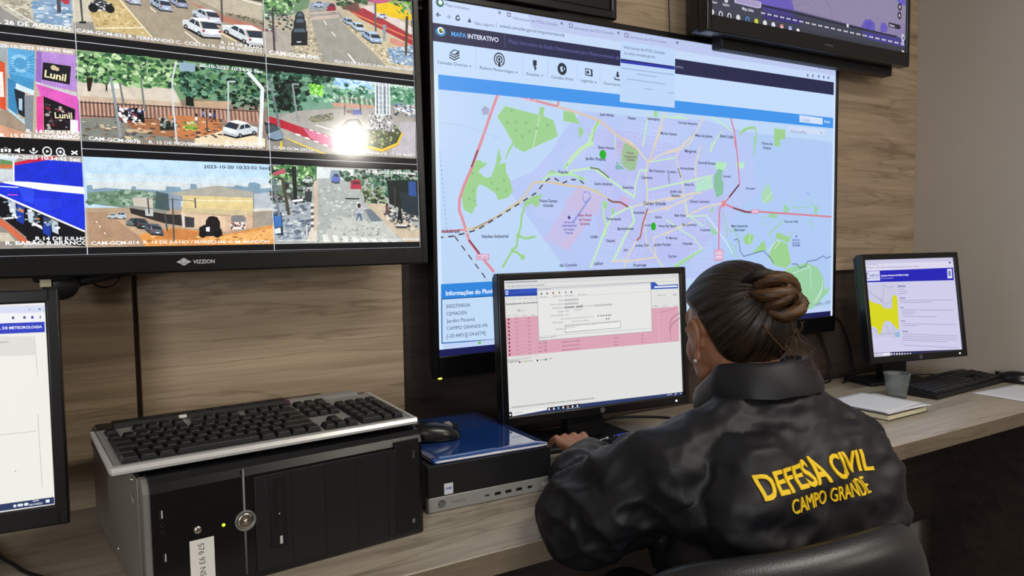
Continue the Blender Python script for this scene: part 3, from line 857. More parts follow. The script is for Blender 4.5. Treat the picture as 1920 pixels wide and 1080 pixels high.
('T','2e3550','Santo Antônio',1,[4528,4020,5120,4020]),
('T','2e3550','Sobrinho',1,[5459,4096,5840,4096]),
('T','2e3550','São Francisco',1,[6380,3627,6956,3627]),
('T','2e3550','Cruzeiro',1,[7032,3631,7393,3631]),
('T','2e3550','Cabreúva',1,[6109,3815,6503,3815]),
('T','2e3550','Nova Campo',1,[2832,4477,3359,4477]),
('T','2e3550','Grande',1,[2932,4591,3231,4591]),
('T','2e3550','Núcleo Industrial',1,[1182,5336,1906,5336]),
('T','2e3550','Indubrasil',1,[147,5208,591,5208]),
('T','2e3550','Amambaí',1,[5819,4753,6223,4753]),
('T','2e3550','Glória',1,[6585,4875,6833,4875]),
('T','2e3550','Taveirópolis',1,[4904,4923,5402,4923]),
('T','2e3550','Bandeirantes',1,[5281,5182,5839,5182]),
('T','2e3550','União',1,[4384,5382,4632,5382]),
('T','2e3550','Caiçara',1,[4891,5490,5193,5490]),
('T','2e3550','Carvalho',1,[6196,5084,6484,5084]),
('T','2e3550','Nova São Bento',1,[6730,5116,7388,5116]),
('T','2e3550','Tv Morena',1,[6973,5450,7414,5450]),
('T','2e3550','Jockey Club',1,[5897,5630,6365,5630]),
('T','2e3550','Jardim Paulista',1,[6550,5627,7178,5627]),
('T','2e3550','Jacy',1,[5487,5732,5640,5732]),
('T','2e3550','Carlota',1,[7073,5956,7386,5956]),
('T','2e3550','São Conrado',1,[3408,6089,3949,6089]),
('T','2e3550','Leblon',1,[4498,6078,4795,6078]),
('T','2e3550','Piratininga',1,[5819,6166,6276,6166]),
('T','2e3550','Margarida',1,[7697,3042,8133,3042]),
('T','2e3550','Carandá Bosque',1,[8203,3342,8907,3342]),
('T','2e3550','Autonomista',1,[7523,3519,8058,3519]),
('T','2e3550','Santa Fé',1,[7680,3966,8031,3966]),
('T','2e3550','Jardim dos',1,[7137,4167,7590,4167]),
('T','2e3550','Estados',1,[7199,4282,7527,4282]),
('T','2e3550','Chácara Cachoeira',1,[7881,4432,8655,4432]),
('T','2e3550','Bela Vista',1,[7311,4826,7721,4826]),
('T','2e3550','São Lourenço',1,[7588,5084,8162,5084]),
('T','2e3550','Tiradentes',1,[8288,5234,8702,5234]),
('T','2e3550','Maria Aparecida',1,[9569,5131,10249,5131]),
('T','2e3550','Pedrossian',1,[9674,5246,10130,5246]),
('T','2e3550','Vivendas',1,[7603,5615,7989,5615]),
('T','2e3550','Noroeste',1,[10165,4020,10556,4020]),
('T','2e3550','Veraneio',1,[9202,3691,9534,3691]),
('T','2e3550','Terras do Golfe',1,[11875,5004,12532,5004]),
('T','262c40','Campo Grande',1,[6181,4512,6987,4512]),
('T','5a55b4','Aeroporto',1,[3547,4995,3861,4995]),
('T','5a55b4','Internacional',1,[3494,5084,3938,5084]),
('T','5a55b4','de Campo',1,[3543,5178,3871,5178]),
('T','5a55b4','Grande',1,[3588,5267,3821,5267]),
('T','a04468','Base Aérea',1,[4004,4824,4429,4824]),
('T','a04468','de Campo',1,[4015,4938,4414,4938]),
('T','a04468','Grande',1,[4057,5046,4358,5046]),
('T','7d4a78','Parque',1,[5612,3177,5835,3177]),
('T','7d4a78','de Exposições',1,[5516,3272,5945,3272]),
('T','7d4a78','Campo',1,[5586,3359,5872,3359]),
('T','4a4fa8','Aeródromo',1,[12259,5570,12658,5570]),
('T','4a4fa8','de Campo',1,[12280,5658,12640,5658]),
('T','4a4fa8','Grande',1,[12282,5746,12642,5746]),
('P','283080',[12454,5381,12502,5452,12422,5451]),
('P','283080',[3714,4802,3764,4865,3712,4907,3661,4855]),
('E','1fae1a',11,12,[4802,3234]),
('E','1fae1a',9,11,[6534,5092]),
('P','bcc8ee',[0,0,14300,0,14300,322,0,322]),
('P','c8dafa',[0,0,2550,0,2650,322,0,322]),
('P','c6daf9',[0,306,14300,306,14300,547,0,547]),
('P','1c2048',[0,531,14220,531,14220,933,0,933]),
('P','c3dcfb',[0,933,14300,933,14300,1657,0,1657]),
('P','3b93ea',[120,1657,14200,1657,14200,1987,120,1987]),
('P','d4e4fc',[14210,531,14300,531,14300,8044,14210,8044]),
('P','d2e6fb',[0,1657,110,1657,110,7883,0,7883]),
('T','55608a','Mapa Interativo',0,[329,122,949,135]),
('T','4a5078','×',1,[1713,125,1787,127]),
('T','6a719c','Informacoes das PCDs Cemaden',0,[2126,174,3422,166]),
('T','6a719c','Informacoes das PCDs Cemaden',0,[3914,181,5187,153]),
('T','6a719c','Informacoes das PCDs Cemaden',0,[5716,177,6998,162]),
('P','8088b0',[1955,33,2069,36,2066,138,1952,135]),
('P','c8d2f2',[1981,61,2041,62,2040,110,1979,109]),
('P','8088b0',[3753,49,3879,51,3877,159,3751,156]),
('P','c8d2f2',[3782,78,3849,79,3848,129,3780,128]),
('P','8088b0',[5536,59,5675,62,5674,175,5535,171]),
('P','c8d2f2',[5568,90,5642,91,5642,144,5568,142]),
('T','3a4068','×',1,[3505,135,3572,133]),
('T','3a4068','×',1,[5301,145,5374,143]),
('T','303860','+',1,[7361,158,7453,154]),
('T','6a7094','Não seguro',0,[1074,438,1592,424]),
('T','303858','www2.cemaden.gov.br/mapainterativo/#',0,[1749,410,3616,401]),
('L','8890b4',1.2,[1666,310,1662,437]),
('P','3a4260',[893,401,993,405,950,300]),
('L','3a4260',2.4,[109,343,211,344]),
('L','3a4260',2.4,[159,291,109,343,148,389]),
('L','9aa2c0',2.2,[354,348,457,351]),
('L','9aa2c0',2.2,[418,305,457,351,401,392]),
('L','2e3654',3,[681,314,644,292,604,325,595,374,636,399,683,375,690,349]),
('E','2f86c0',13,10,[204,706]),
('E','e8f2fa',8,8,[205,682]),
('E','244a30',5,5,[212,687]),
('E','d8c83a',3,3,[233,663]),
('E','1c6a58',10,9,[198,76]),
('E','e8f2fa',5,5,[208,62]),
('T','4fa4ec','MAPA',1,[470,769,856,763]),
('T','dfe6fa','INTERATIVO',1,[891,765,1712,756]),
('T','5f62a4','Mapa Interativo da Rede Observacional para Monitoramento de',0,[1987,741,5361,769]),
('L','4a5490',1.5,[1887,566,1885,868]),
('T','33405c','Camadas Diversas',0,[108,1420,875,1417]),
('T','33405c','Radares Meteorológico',0,[1200,1427,2135,1438]),
('T','33405c','Estações',0,[2493,1441,2855,1444]),
('T','33405c','Camadas Ativas',0,[3212,1448,3876,1444]),
('T','33405c','Legendas',0,[4112,1448,4504,1445]),
('T','33405c','Download de',0,[4852,1447,5385,1446]),
('P','33405c',[923,1381,973,1382,947,1416]),
('P','33405c',[2183,1391,2237,1392,2209,1427]),
('P','33405c',[2908,1399,2965,1400,2936,1436]),
('P','33405c',[4549,1409,4611,1410,4579,1448]),
('L','a9c2e6',1.2,[1100,940,1082,1461]),
('L','a9c2e6',1.2,[2381,974,2368,1455]),
('L','a9c2e6',1.2,[3121,994,3110,1451]),
('L','a9c2e6',1.2,[4004,1017,3996,1446]),
('L','a9c2e6',1.2,[4724,1037,4717,1443]),
('P','20283c',[414,1151,529,1055,668,1082,658,1144,541,1198]),
('P','c3dcfb',[456,1143,538,1078,632,1098,542,1170]),
('L','20283c',2.6,[412,1191,539,1238,665,1168]),
('L','20283c',2.6,[410,1246,537,1293,663,1224]),
('E','20283c',15,16.5,[1726,1158]),
('E','c3dcfb',12,13.200000000000001,[1726,1158]),
('E','20283c',9,9.9,[1726,1158]),
('E','c3dcfb',6,6.6000000000000005,[1726,1158]),
('P','c3dcfb',[1639,1310,1725,1174,1804,1293]),
('P','20283c',[1676,1300,1726,1142,1766,1303]),
('E','20283c',3.5,3.5,[1726,1148]),
('P','20283c',[2673,1062,2781,1063,2777,1195,2670,1193]),
('L','20283c',4,[2729,1193,2735,1298]),
('L','20283c',2.5,[2689,1214,2776,1254]),
('E','20283c',14,15,[3536,1191]),
('P','c3dcfb',[3475,1147,3559,1121,3536,1191,3577,1237,3514,1270,3486,1213]),
('P','c3dcfb',[3587,1135,3628,1181,3598,1218]),
('P','20283c',[4244,1099,4479,1109,4485,1288,4249,1277]),
('P','c3dcfb',[4269,1124,4426,1128,4433,1258,4276,1254]),
('P','20283c',[4295,1155,4369,1158,4372,1230,4294,1228]),
('L','20283c',6,[5302,1093,5301,1171]),
('P','20283c',[5232,1164,5379,1167,5300,1242]),
('L','20283c',3,[5204,1230,5212,1286,5396,1289]),
('P','bdd6f8',[5404,272,7325,284,7305,1858,5371,1849]),
('P','2030a8',[5398,737,7308,738,7308,831,5397,843]),
('P','10124a',[5398,737,7308,738,7308,760,5398,765]),
('T','3e4a72','Informacoes das PCDs Cemaden',0,[5527,461,6946,461]),
('T','4a5680','sjc.salvar.cemaden.gov.br',0,[5525,610,6599,603]),
('L','93a6d0',2,[5405,976,7272,972]),
('L','93a6d0',2,[5966,1079,6645,1083]),
('L','93a6d0',2,[5611,1239,6967,1247]),
('L','93a6d0',2,[6227,1433,6495,1438]),
('L','93a6d0',2,[7067,1467,7270,1464]),
('T','8a94c8','entre',0,[7365,769,7622,772]),
('P','d3e2fb',[12537,1682,13665,1700,13671,1905,12542,1895]),
('T','9aa6c6','Cidade',0,[12640,1858,13041,1861]),
('T','dbe8fc','Buscar',1,[13759,1833,14053,1835]),
('P','cfdcf6',[12024,2057,13779,2060,13784,2227,12027,2213]),
('T','7c88ac','OpenStreetMap',0,[12112,2233,12869,2238]),
('P','5c688c',[13574,2152,13657,2155,13616,2193]),
('E','6a76a0',4,5,[12905,439]),
('E','6a76a0',4,5,[13160,430]),
('E','6a76a0',4,5,[13444,419]),
('E','6a76a0',4,5,[13691,421]),
('E','6a76a0',4,5,[13927,415]),
('E','8a94bc',3,3,[13471,167]),
('E','8a94bc',3,3,[13711,142]),
('E','8a94bc',3,3,[13883,124]),
('E','8a94bc',3,3,[14092,102]),
('T','4a5a70','Leaflet | OSM',0,[13394,7667,14193,7642]),
('P','2d86dd',[83,6378,1964,6367,1970,6708,78,6706]),
('P','2060a8',[78,6706,1970,6708,1969,7791,66,7748]),
('P','c2dbf8',[107,6732,1954,6733,1955,7763,94,7725]),
('T','eef6ff','Informações do Pluviômetro',1,[203,6644,1881,6651]),
('T','33425c','500270403A',0,[205,6937,833,6937]),
('T','33425c','CEMADEN',0,[206,7106,735,7109]),
('T','33425c','Jardim Panamá',0,[213,7276,950,7277]),
('T','33425c','CAMPO GRANDE-MS',0,[207,7445,1292,7449]),
('T','33425c','[-20.4401][-54.6574]',0,[207,7628,1228,7626]),
('P','c0d2f6',[110,7762,14210,7762,14210,7891,110,7891]),
('P','7fc06a',[1019,7791,1092,7758,1119,7838,1032,7843]),
('P','1a1c52',[0,7883,14210,7883,14210,8044,0,8044]),
('P','f4faff',[14225,7878,14309,7865,14286,8043,14216,8038])]
MON=[('P','e6e7e4',[0,0,4750,0,4750,2970,0,2970]),
('P','dcdee0',[0,0,4750,0,4750,80,0,80]),
('L','555c70',1,[42,39,830,42]),
('T','60687c','Acompanhamento das Ocorrencias - Mozilla',0,[78,49,830,49]),
('T','60687c','192.168 sistema ocorrencias pesquisa',0,[73,148,1012,141]),
('L','b8bcc8',0.8,[0,163,4733,180]),
('L','c8ccd4',0.8,[4,79,4737,92]),
('E','707680',1,1,[4553,49]),
('E','707680',1,1,[4623,50]),
('E','707680',1,1,[4680,123]),
('P','2a52c0',[24,191,831,193,831,361,20,347]),
('P','2040a8',[19,289,834,298,831,361,20,347]),
('P','dfe6fa',[48,222,107,220,103,305,44,307]),
('P','2a52c0',[65,243,91,240,89,284,63,284]),
('T','101c50','Defesa Civil',0,[150,242,395,238]),
('P','2a52c0',[3907,183,4027,185,4135,266,4720,259,4715,363,3900,354]),
('P','eef2fb',[4013,286,4693,287,4692,327,4012,325]),
('T','707890','consulta',0,[43,406,145,405]),
('T','707890','consulta',0,[182,410,286,410]),
('T','707890','consulta',0,[323,415,428,414]),
('T','707890','consulta',0,[465,419,571,419]),
('T','707890','consulta',0,[609,424,716,424]),
('T','707890','consulta',0,[754,428,862,428]),
('T','2a2f55','Acompanhamento das Ocorrências',1,[30,528,823,525]),
('P','d8d8d6',[308,648,496,645,493,694,306,696]),
('T','60606a','10',0,[325,683,374,682]),
('T','70707a','Situação',0,[43,774,146,775]),
('T','70707a','Situação',0,[209,781,313,782]),
('T','70707a','Situação',0,[432,791,538,793]),
('T','70707a','Situação',0,[641,801,748,802]),
('T','60687c','Usuário atual',0,[4090,520,4335,519]),
('T','60687c','Sair',0,[4568,535,4683,534]),
('T','70707a','Detalhe',0,[3935,772,4051,769]),
('T','70707a','Detalhe',0,[4002,775,4119,772]),
('T','70707a','Detalhe',0,[4260,785,4378,782]),
('T','70707a','Detalhe',0,[4572,798,4693,795]),
('P','e0a8bb',[16,810,4707,807,4698,1658,30,1652]),
('E','7a0c20',2.1,2.4,[91,848]),
('L','cf93a8',0.5,[23,889,805,903]),
('T','7a5066','aberto',0,[238,855,328,856]),
('T','7a5066','203',0,[554,860,615,859]),
('E','f4dfe8',1.1,1.3,[4096,850]),
('E','7a0c20',2.1,2.4,[90,933]),
('L','cf93a8',0.5,[22,973,804,991]),
('T','7a5066','aberto',0,[238,940,327,941]),
('T','7a5066','203',0,[553,946,614,946]),
('E','f4dfe8',1.1,1.3,[4096,946]),
('E','7a0c20',2.1,2.4,[89,1018]),
('L','cf93a8',0.5,[22,1058,804,1078]),
('T','7a5066','aberto',0,[237,1026,326,1027]),
('T','7a5066','203',0,[552,1033,614,1033]),
('E','f4dfe8',1.1,1.3,[4096,1042]),
('E','7a0c20',2.1,2.4,[89,1103]),
('L','cf93a8',0.5,[21,1143,803,1166]),
('T','7a5066','aberto',0,[236,1112,326,1113]),
('T','7a5066','203',0,[552,1120,613,1120]),
('E','f4dfe8',1.1,1.3,[4096,1139]),
('E','7a0c20',2.1,2.4,[88,1188]),
('L','cf93a8',0.5,[20,1228,803,1253]),
('T','7a5066','aberto',0,[235,1197,325,1199]),
('T','7a5066','203',0,[551,1206,612,1206]),
('E','f4dfe8',1.1,1.3,[4095,1235]),
('E','7a0c20',2.1,2.4,[87,1274]),
('L','cf93a8',0.5,[19,1314,802,1341]),
('T','7a5066','aberto',0,[235,1283,324,1285]),
('T','7a5066','203',0,[550,1293,611,1293]),
('E','f4dfe8',1.1,1.3,[4095,1332]),
('E','7a0c20',2.1,2.4,[86,1359]),
('L','cf93a8',0.5,[18,1399,801,1429]),
('T','7a5066','aberto',0,[234,1369,323,1371]),
('T','7a5066','203',0,[550,1380,611,1380]),
('E','f4dfe8',1.1,1.3,[4095,1428]),
('E','7a0c20',2.1,2.4,[86,1444]),
('L','cf93a8',0.5,[17,1484,801,1516]),
('T','7a5066','aberto',0,[233,1455,323,1458]),
('T','7a5066','203',0,[549,1467,610,1468]),
('E','f4dfe8',1.1,1.3,[4095,1525]),
('E','7a0c20',2.1,2.4,[85,1530]),
('L','cf93a8',0.5,[17,1569,800,1604]),
('T','7a5066','aberto',0,[232,1541,322,1544]),
('T','7a5066','203',0,[548,1554,609,1555]),
('E','f4dfe8',1.1,1.3,[4095,1621]),
('E','7a0c20',2.1,2.4,[84,1615]),
('L','cf93a8',0.5,[16,1654,799,1692]),
('T','7a5066','aberto',0,[232,1627,321,1630]),
('T','7a5066','203',0,[548,1641,609,1642]),
('T','7a5066','quad',0,[795,1437,881,1436]),
('T','7a5066','12',0,[940,1440,1007,1438]),
('T','7a4058','Alagamento de via pública',0,[1398,1450,1893,1447]),
('T','7a5066','centro',0,[2802,1459,2928,1455]),
('T','7a5066','vis',0,[3582,1451,3639,1451]),
('T','7a5066','quad',0,[795,1525,881,1524]),
('T','7a5066','12',0,[939,1529,1006,1526]),
('T','7a4058','Alagamento de via pública',0,[1394,1540,1889,1538]),
('T','7a5066','centro',0,[2798,1541,2924,1539]),
('T','7a5066','vis',0,[3579,1536,3635,1536]),
('T','7a5066','quad',0,[795,1613,881,1613]),
('T','7a5066','12',0,[939,1617,1006,1615]),
('T','7a4058','Alagamento de via pública',0,[1389,1630,1885,1630]),
('T','7a5066','centro',0,[2795,1624,2921,1622]),
('T','7a5066','vis',0,[3575,1621,3632,1621]),
('L','c07890',1,[4132,914,4329,899,4605,847,4682,818]),
('P','8d8f96',[815,206,3912,179,3900,1365,814,1365]),
('P','ecedeb',[822,214,3902,186,3891,1357,822,1358]),
('P','dcdde2',[822,214,3902,186,3900,233,820,259]),
('T','50586c','Edição de ocorrência',0,[844,242,1154,236]),
('E','404858',2,2.4,[922,325]),
('E','505868',2,2.4,[1070,324]),
('E','a01828',2,2.4,[1225,322]),
('E','807838',2,2.4,[1381,321]),
('E','8a8f98',2,2.4,[1551,320]),
('E','404858',2,2.4,[1695,319]),
('L','c4c6c8',0.7,[836,417,3902,408]),
('T','70747c','Dados gerais',0,[871,404,1086,404]),
('T','70747c','Dados gerais',0,[1205,402,1426,402]),
('T','70747c','Dados gerais',0,[1527,401,1753,400]),
('T','70747c','Dados gerais',0,[1865,399,2096,398]),
('T','585c66','Código',0,[1351,508,1482,502]),
('T','585c66','Número anterior',0,[1153,590,1478,591]),
('T','585c66','Data abertura',0,[1192,673,1474,674]),
('T','585c66','Equipe',0,[1339,765,1470,760]),
('T','585c66','Tipo ocorrência',0,[1141,838,1466,842]),
('T','585c66','Via',0,[1396,936,1462,929]),
('T','585c66','Tipo endereço',0,[1177,1000,1459,1004]),
('T','585c66','Descrição',0,[1256,1151,1452,1151]),
('P','c2c4c4',[1504,474,1879,472,1876,519,1501,521]),
('P','c2c4c4',[1499,564,1875,559,1873,602,1498,607]),
('P','b4b6b8',[1496,646,1771,646,1769,682,1494,682]),
('P','b4b6b8',[1804,644,2001,640,1999,684,1802,687]),
('T','40444c','20/10/2023',0,[1506,679,1753,678]),
('T','40444c','10:27',0,[1819,680,1978,679]),
('P','c2c4c4',[2290,640,2794,636,2792,678,2289,681]),
('T','585c66','Data da visita',0,[2046,668,2259,665]),
('T','585c66','Civil',0,[1511,758,1601,758]),
('T','585c66','Supervisor',0,[1758,747,1967,745]),
('T','585c66','Vistoria',0,[1507,837,1622,839]),
('T','585c66','Rua Rui Barbosa esquina com Avenida Afonso Pena',0,[1503,927,2256,920]),
('T','585c66','Bairro e ponto de referência',0,[1697,998,2142,999]),
('P','505868',[2373,914,2412,914,2413,890,2374,890]),
('P','505868',[2451,914,2490,914,2492,890,2452,890]),
('P','505868',[2517,913,2556,913,2557,889,2518,889]),
('P','505868',[2587,913,2626,913,2628,888,2588,889]),
('P','505868',[2648,916,2688,916,2689,891,2649,891]),
('P','505868',[2710,915,2750,915,2751,890,2711,890]),
('P','505868',[2592,995,2632,995,2633,971,2593,971]),
('P','505868',[2654,998,2693,998,2694,974,2655,974]),
('P','70747c',[1489,1067,3004,1050,2997,1220,1485,1229]),
('P','f2f2f0',[1500,1075,2995,1057,2988,1212,1494,1218]),
('T','585c66','Solicitação de vistoria em via pública por alagamento junto ao córrego no cruzamento',0,[1507,1100,2953,1081]),
('T','585c66','após a chuva forte',0,[1506,1136,1761,1136]),
('L','b4b6b8',0.8,[827,1270,3884,1286]),
('T','70747c','Pesquisar registro',0,[847,1324,1263,1316]),
('T','585c66','Mostrando 1 até 10 de 10 registros',0,[26,1744,596,1735]),
('T','585c66','Legenda',0,[38,1786,291,1787]),
('E','8a1020',2,2.3,[317,1796]),
('E','d8d020',2,2.3,[475,1799]),
('E','203050',2,2.3,[759,1798]),
('E','207030',2,2.3,[970,1797]),
('T','585c66','situação',0,[347,1798,483,1799]),
('T','585c66','situação',0,[502,1801,639,1802]),
('T','585c66','situação',0,[806,1801,946,1802]),
('T','585c66','situação',0,[1002,1796,1144,1797]),
('L','a0a2a4',0.6,[75,2783,2194,2798]),
('T','585c66','Acompanhamento de ocorrências e chamados da defesa civil municipal plantão da tarde',0,[75,2783,2193,2805]),
('P','2a3a68',[1,2867,955,2872,4753,2904,4750,2977,0,2971]),
('P','eeeeec',[83,2867,956,2865,953,2922,89,2965]),
('T','808288','pesquisar',0,[143,2916,350,2914]),
('P','10182c',[4,2874,86,2874,89,2965,4,2964]),
('P','ffffff',[21,2908,62,2906,60,2944,20,2942]),
('P','101830',[959,2872,1807,2872,1802,2989,957,2919]),
('E','e8ecf4',2.3,2.6,[1009,2911]),
('E','f0f4fa',2.3,2.6,[1129,2912]),
('E','8fc0ee',2.3,2.6,[1249,2913]),
('E','f0f0e8',2.3,2.6,[1371,2914]),
('E','f0a0a0',2.3,2.6,[1494,2914]),
('E','f0f4fa',2.3,2.6,[1617,2915]),
('E','e0e8f4',2.3,2.6,[1742,2916]),
('L','c0d0e8',0.8,[1451,2950,1803,2956]),
('E','e0e6f0',1.8,1.2,[4294,2935]),
('E','e0e6f0',1.8,1.2,[4343,2933]),
('E','e0e6f0',1.8,1.2,[4398,2931]),
('E','e0e6f0',1.8,1.2,[4518,2952]),
('E','e0e6f0',1.8,1.2,[4544,2922]),
('E','e0e6f0',1.8,1.2,[4686,2938])]
RM=[('P','cfcdea',[0,0,3760,0,3760,3010,0,3010]),
('P','dcd8ee',[0,0,3760,0,3760,340,0,340]),
('P','c8c6e2',[0,0,3760,0,3760,120,0,120]),
('T','70709a','alertas instituto',0,[155,151,534,155]),
('T','70709a','Não seguro   alertas instituto nacional meteorologia boletim de avisos   detalhes',0,[93,252,2246,269]),
('E','20206a',4,3,[3606,163]),
('P','1416b4',[-4,341,3725,330,3704,744,-3,693]),
('P','d8d8f4',[19,352,594,349,584,651,8,652]),
('P','7070a8',[51,395,144,395,134,587,40,592]),
('P','d8d8f4',[78,428,141,426,130,566,74,568]),
('T','3a3a98','ALERT-AS',1,[161,516,542,511]),
('T','5a5aa8','alertas de tempo',0,[152,588,547,580]),
('T','eeeefc','Instituto Nacional de Meteorologia',1,[637,532,1777,528]),
('T','c8c8f4','Ministério da Agricultura',0,[628,606,1139,609]),
('P','e0e0f6',[3456,372,3662,369,3647,675,3440,682]),
('P','7080b8',[3497,434,3604,433,3598,606,3491,607]),
('P','c8c8e2',[10,745,1242,773,1163,2473,11,2395]),
('L','9a9ab8',1.4,[703,792,663,1120,535,1322]),
('L','9a9ab8',1.4,[715,803,902,897,1109,857]),
('L','9a9ab8',1.4,[57,967,471,1210,696,1497]),
('L','9a9ab8',1.4,[350,1147,775,1397,1133,1212]),
('L','9a9ab8',1.4,[632,2026,789,2368]),
('L','9a9ab8',1.4,[401,2316,1132,2332]),
('L','9a9ab8',1.4,[907,1951,988,2395]),
('L','9a9ab8',1.4,[107,2120,459,2377]),
('P','d6d60e',[16,1213,262,1350,512,1400,628,1517,888,1559,976,1497,996,1228,1060,1141,1170,1134,1211,1246,1182,1818,1166,2172,1091,2223,961,2065,828,1941,645,1920,535,2014,405,2290,321,2343,281,2142,52,2050,45,1590]),
('P','8fb8dc',[998,2315,1171,2299,1166,2452,981,2449]),
('L','8a8ab0',1.3,[1278,874,1591,880]),
('L','8a8ab0',1.3,[1275,950,1546,956]),
('L','8a8ab0',1.3,[1273,1021,1678,1032]),
('L','8a8ab0',1.3,[1271,1092,1634,1103]),
('L','8a8ab0',1.3,[1300,1248,1530,1256]),
('L','8a8ab0',1.3,[1307,1304,3595,1389]),
('L','8a8ab0',1.3,[1306,1370,2630,1422]),
('L','8a8ab0',1.3,[1298,1545,1437,1551]),
('L','8a8ab0',1.3,[1325,1608,3577,1720]),
('L','8a8ab0',1.3,[1331,1675,1919,1705]),
('L','8a8ab0',1.3,[1330,1735,1803,1761]),
('L','8a8ab0',1.3,[1321,1811,2802,1897]),
('L','8a8ab0',1.3,[1282,1961,1434,1971]),
('L','8a8ab0',1.3,[1307,2041,3573,2195]),
('L','8a8ab0',1.3,[1306,2101,1973,2148]),
('L','8a8ab0',1.3,[1296,2298,1518,2316]),
('L','8a8ab0',1.3,[1301,2371,3592,2558]),
('L','8a8ab0',1.3,[1299,2437,3599,2631]),
('L','8a8ab0',1.3,[1298,2503,3607,2704]),
('L','8a8ab0',1.3,[1298,2563,3174,2732]),
('L','8a8ab0',1.3,[1292,2723,3600,2945]),
('L','9a9abc',1,[1289,2463,1210,2711]),
('T','50507c','Informe',1,[1283,885,1590,890]),
('T','50507c','Informe',1,[1321,1250,1530,1257]),
('T','50507c','Informe',1,[1312,1546,1451,1548]),
('T','50507c','Informe',1,[1287,1972,1455,1975]),
('T','50507c','Informe',1,[1302,2305,1525,2317]),
('P','1c2050',[-4,2889,724,2899,3761,3010,3755,3119,709,3026,0,3010]),
('P','e4e2f2',[50,2908,710,2907,709,3020,63,3004]),
('T','606090','pesquisar',0,[79,2976,418,2978]),
('E','e8e8f8',3.2,3.2,[763,2964]),
('E','c8d0f0',3.2,3.2,[870,2970]),
('E','f0e8d8',3.2,3.2,[978,2977]),
('E','e8e8f8',3.2,3.2,[1086,2983]),
('E','e8e8f8',3.2,3.2,[1196,2989]),
('E','c8d0f0',3.2,3.2,[1307,2996]),
('E','f0e8d8',3.2,3.2,[1419,3002]),
('E','e8e8f8',3.2,3.2,[1532,3009]),
('E','dfe0f4',2.2,1.8,[3427,3058]),
('E','dfe0f4',2.2,1.8,[3526,3062]),
('E','dfe0f4',2.2,1.8,[3610,3065]),
('E','dfe0f4',2.2,1.8,[3677,3068])]
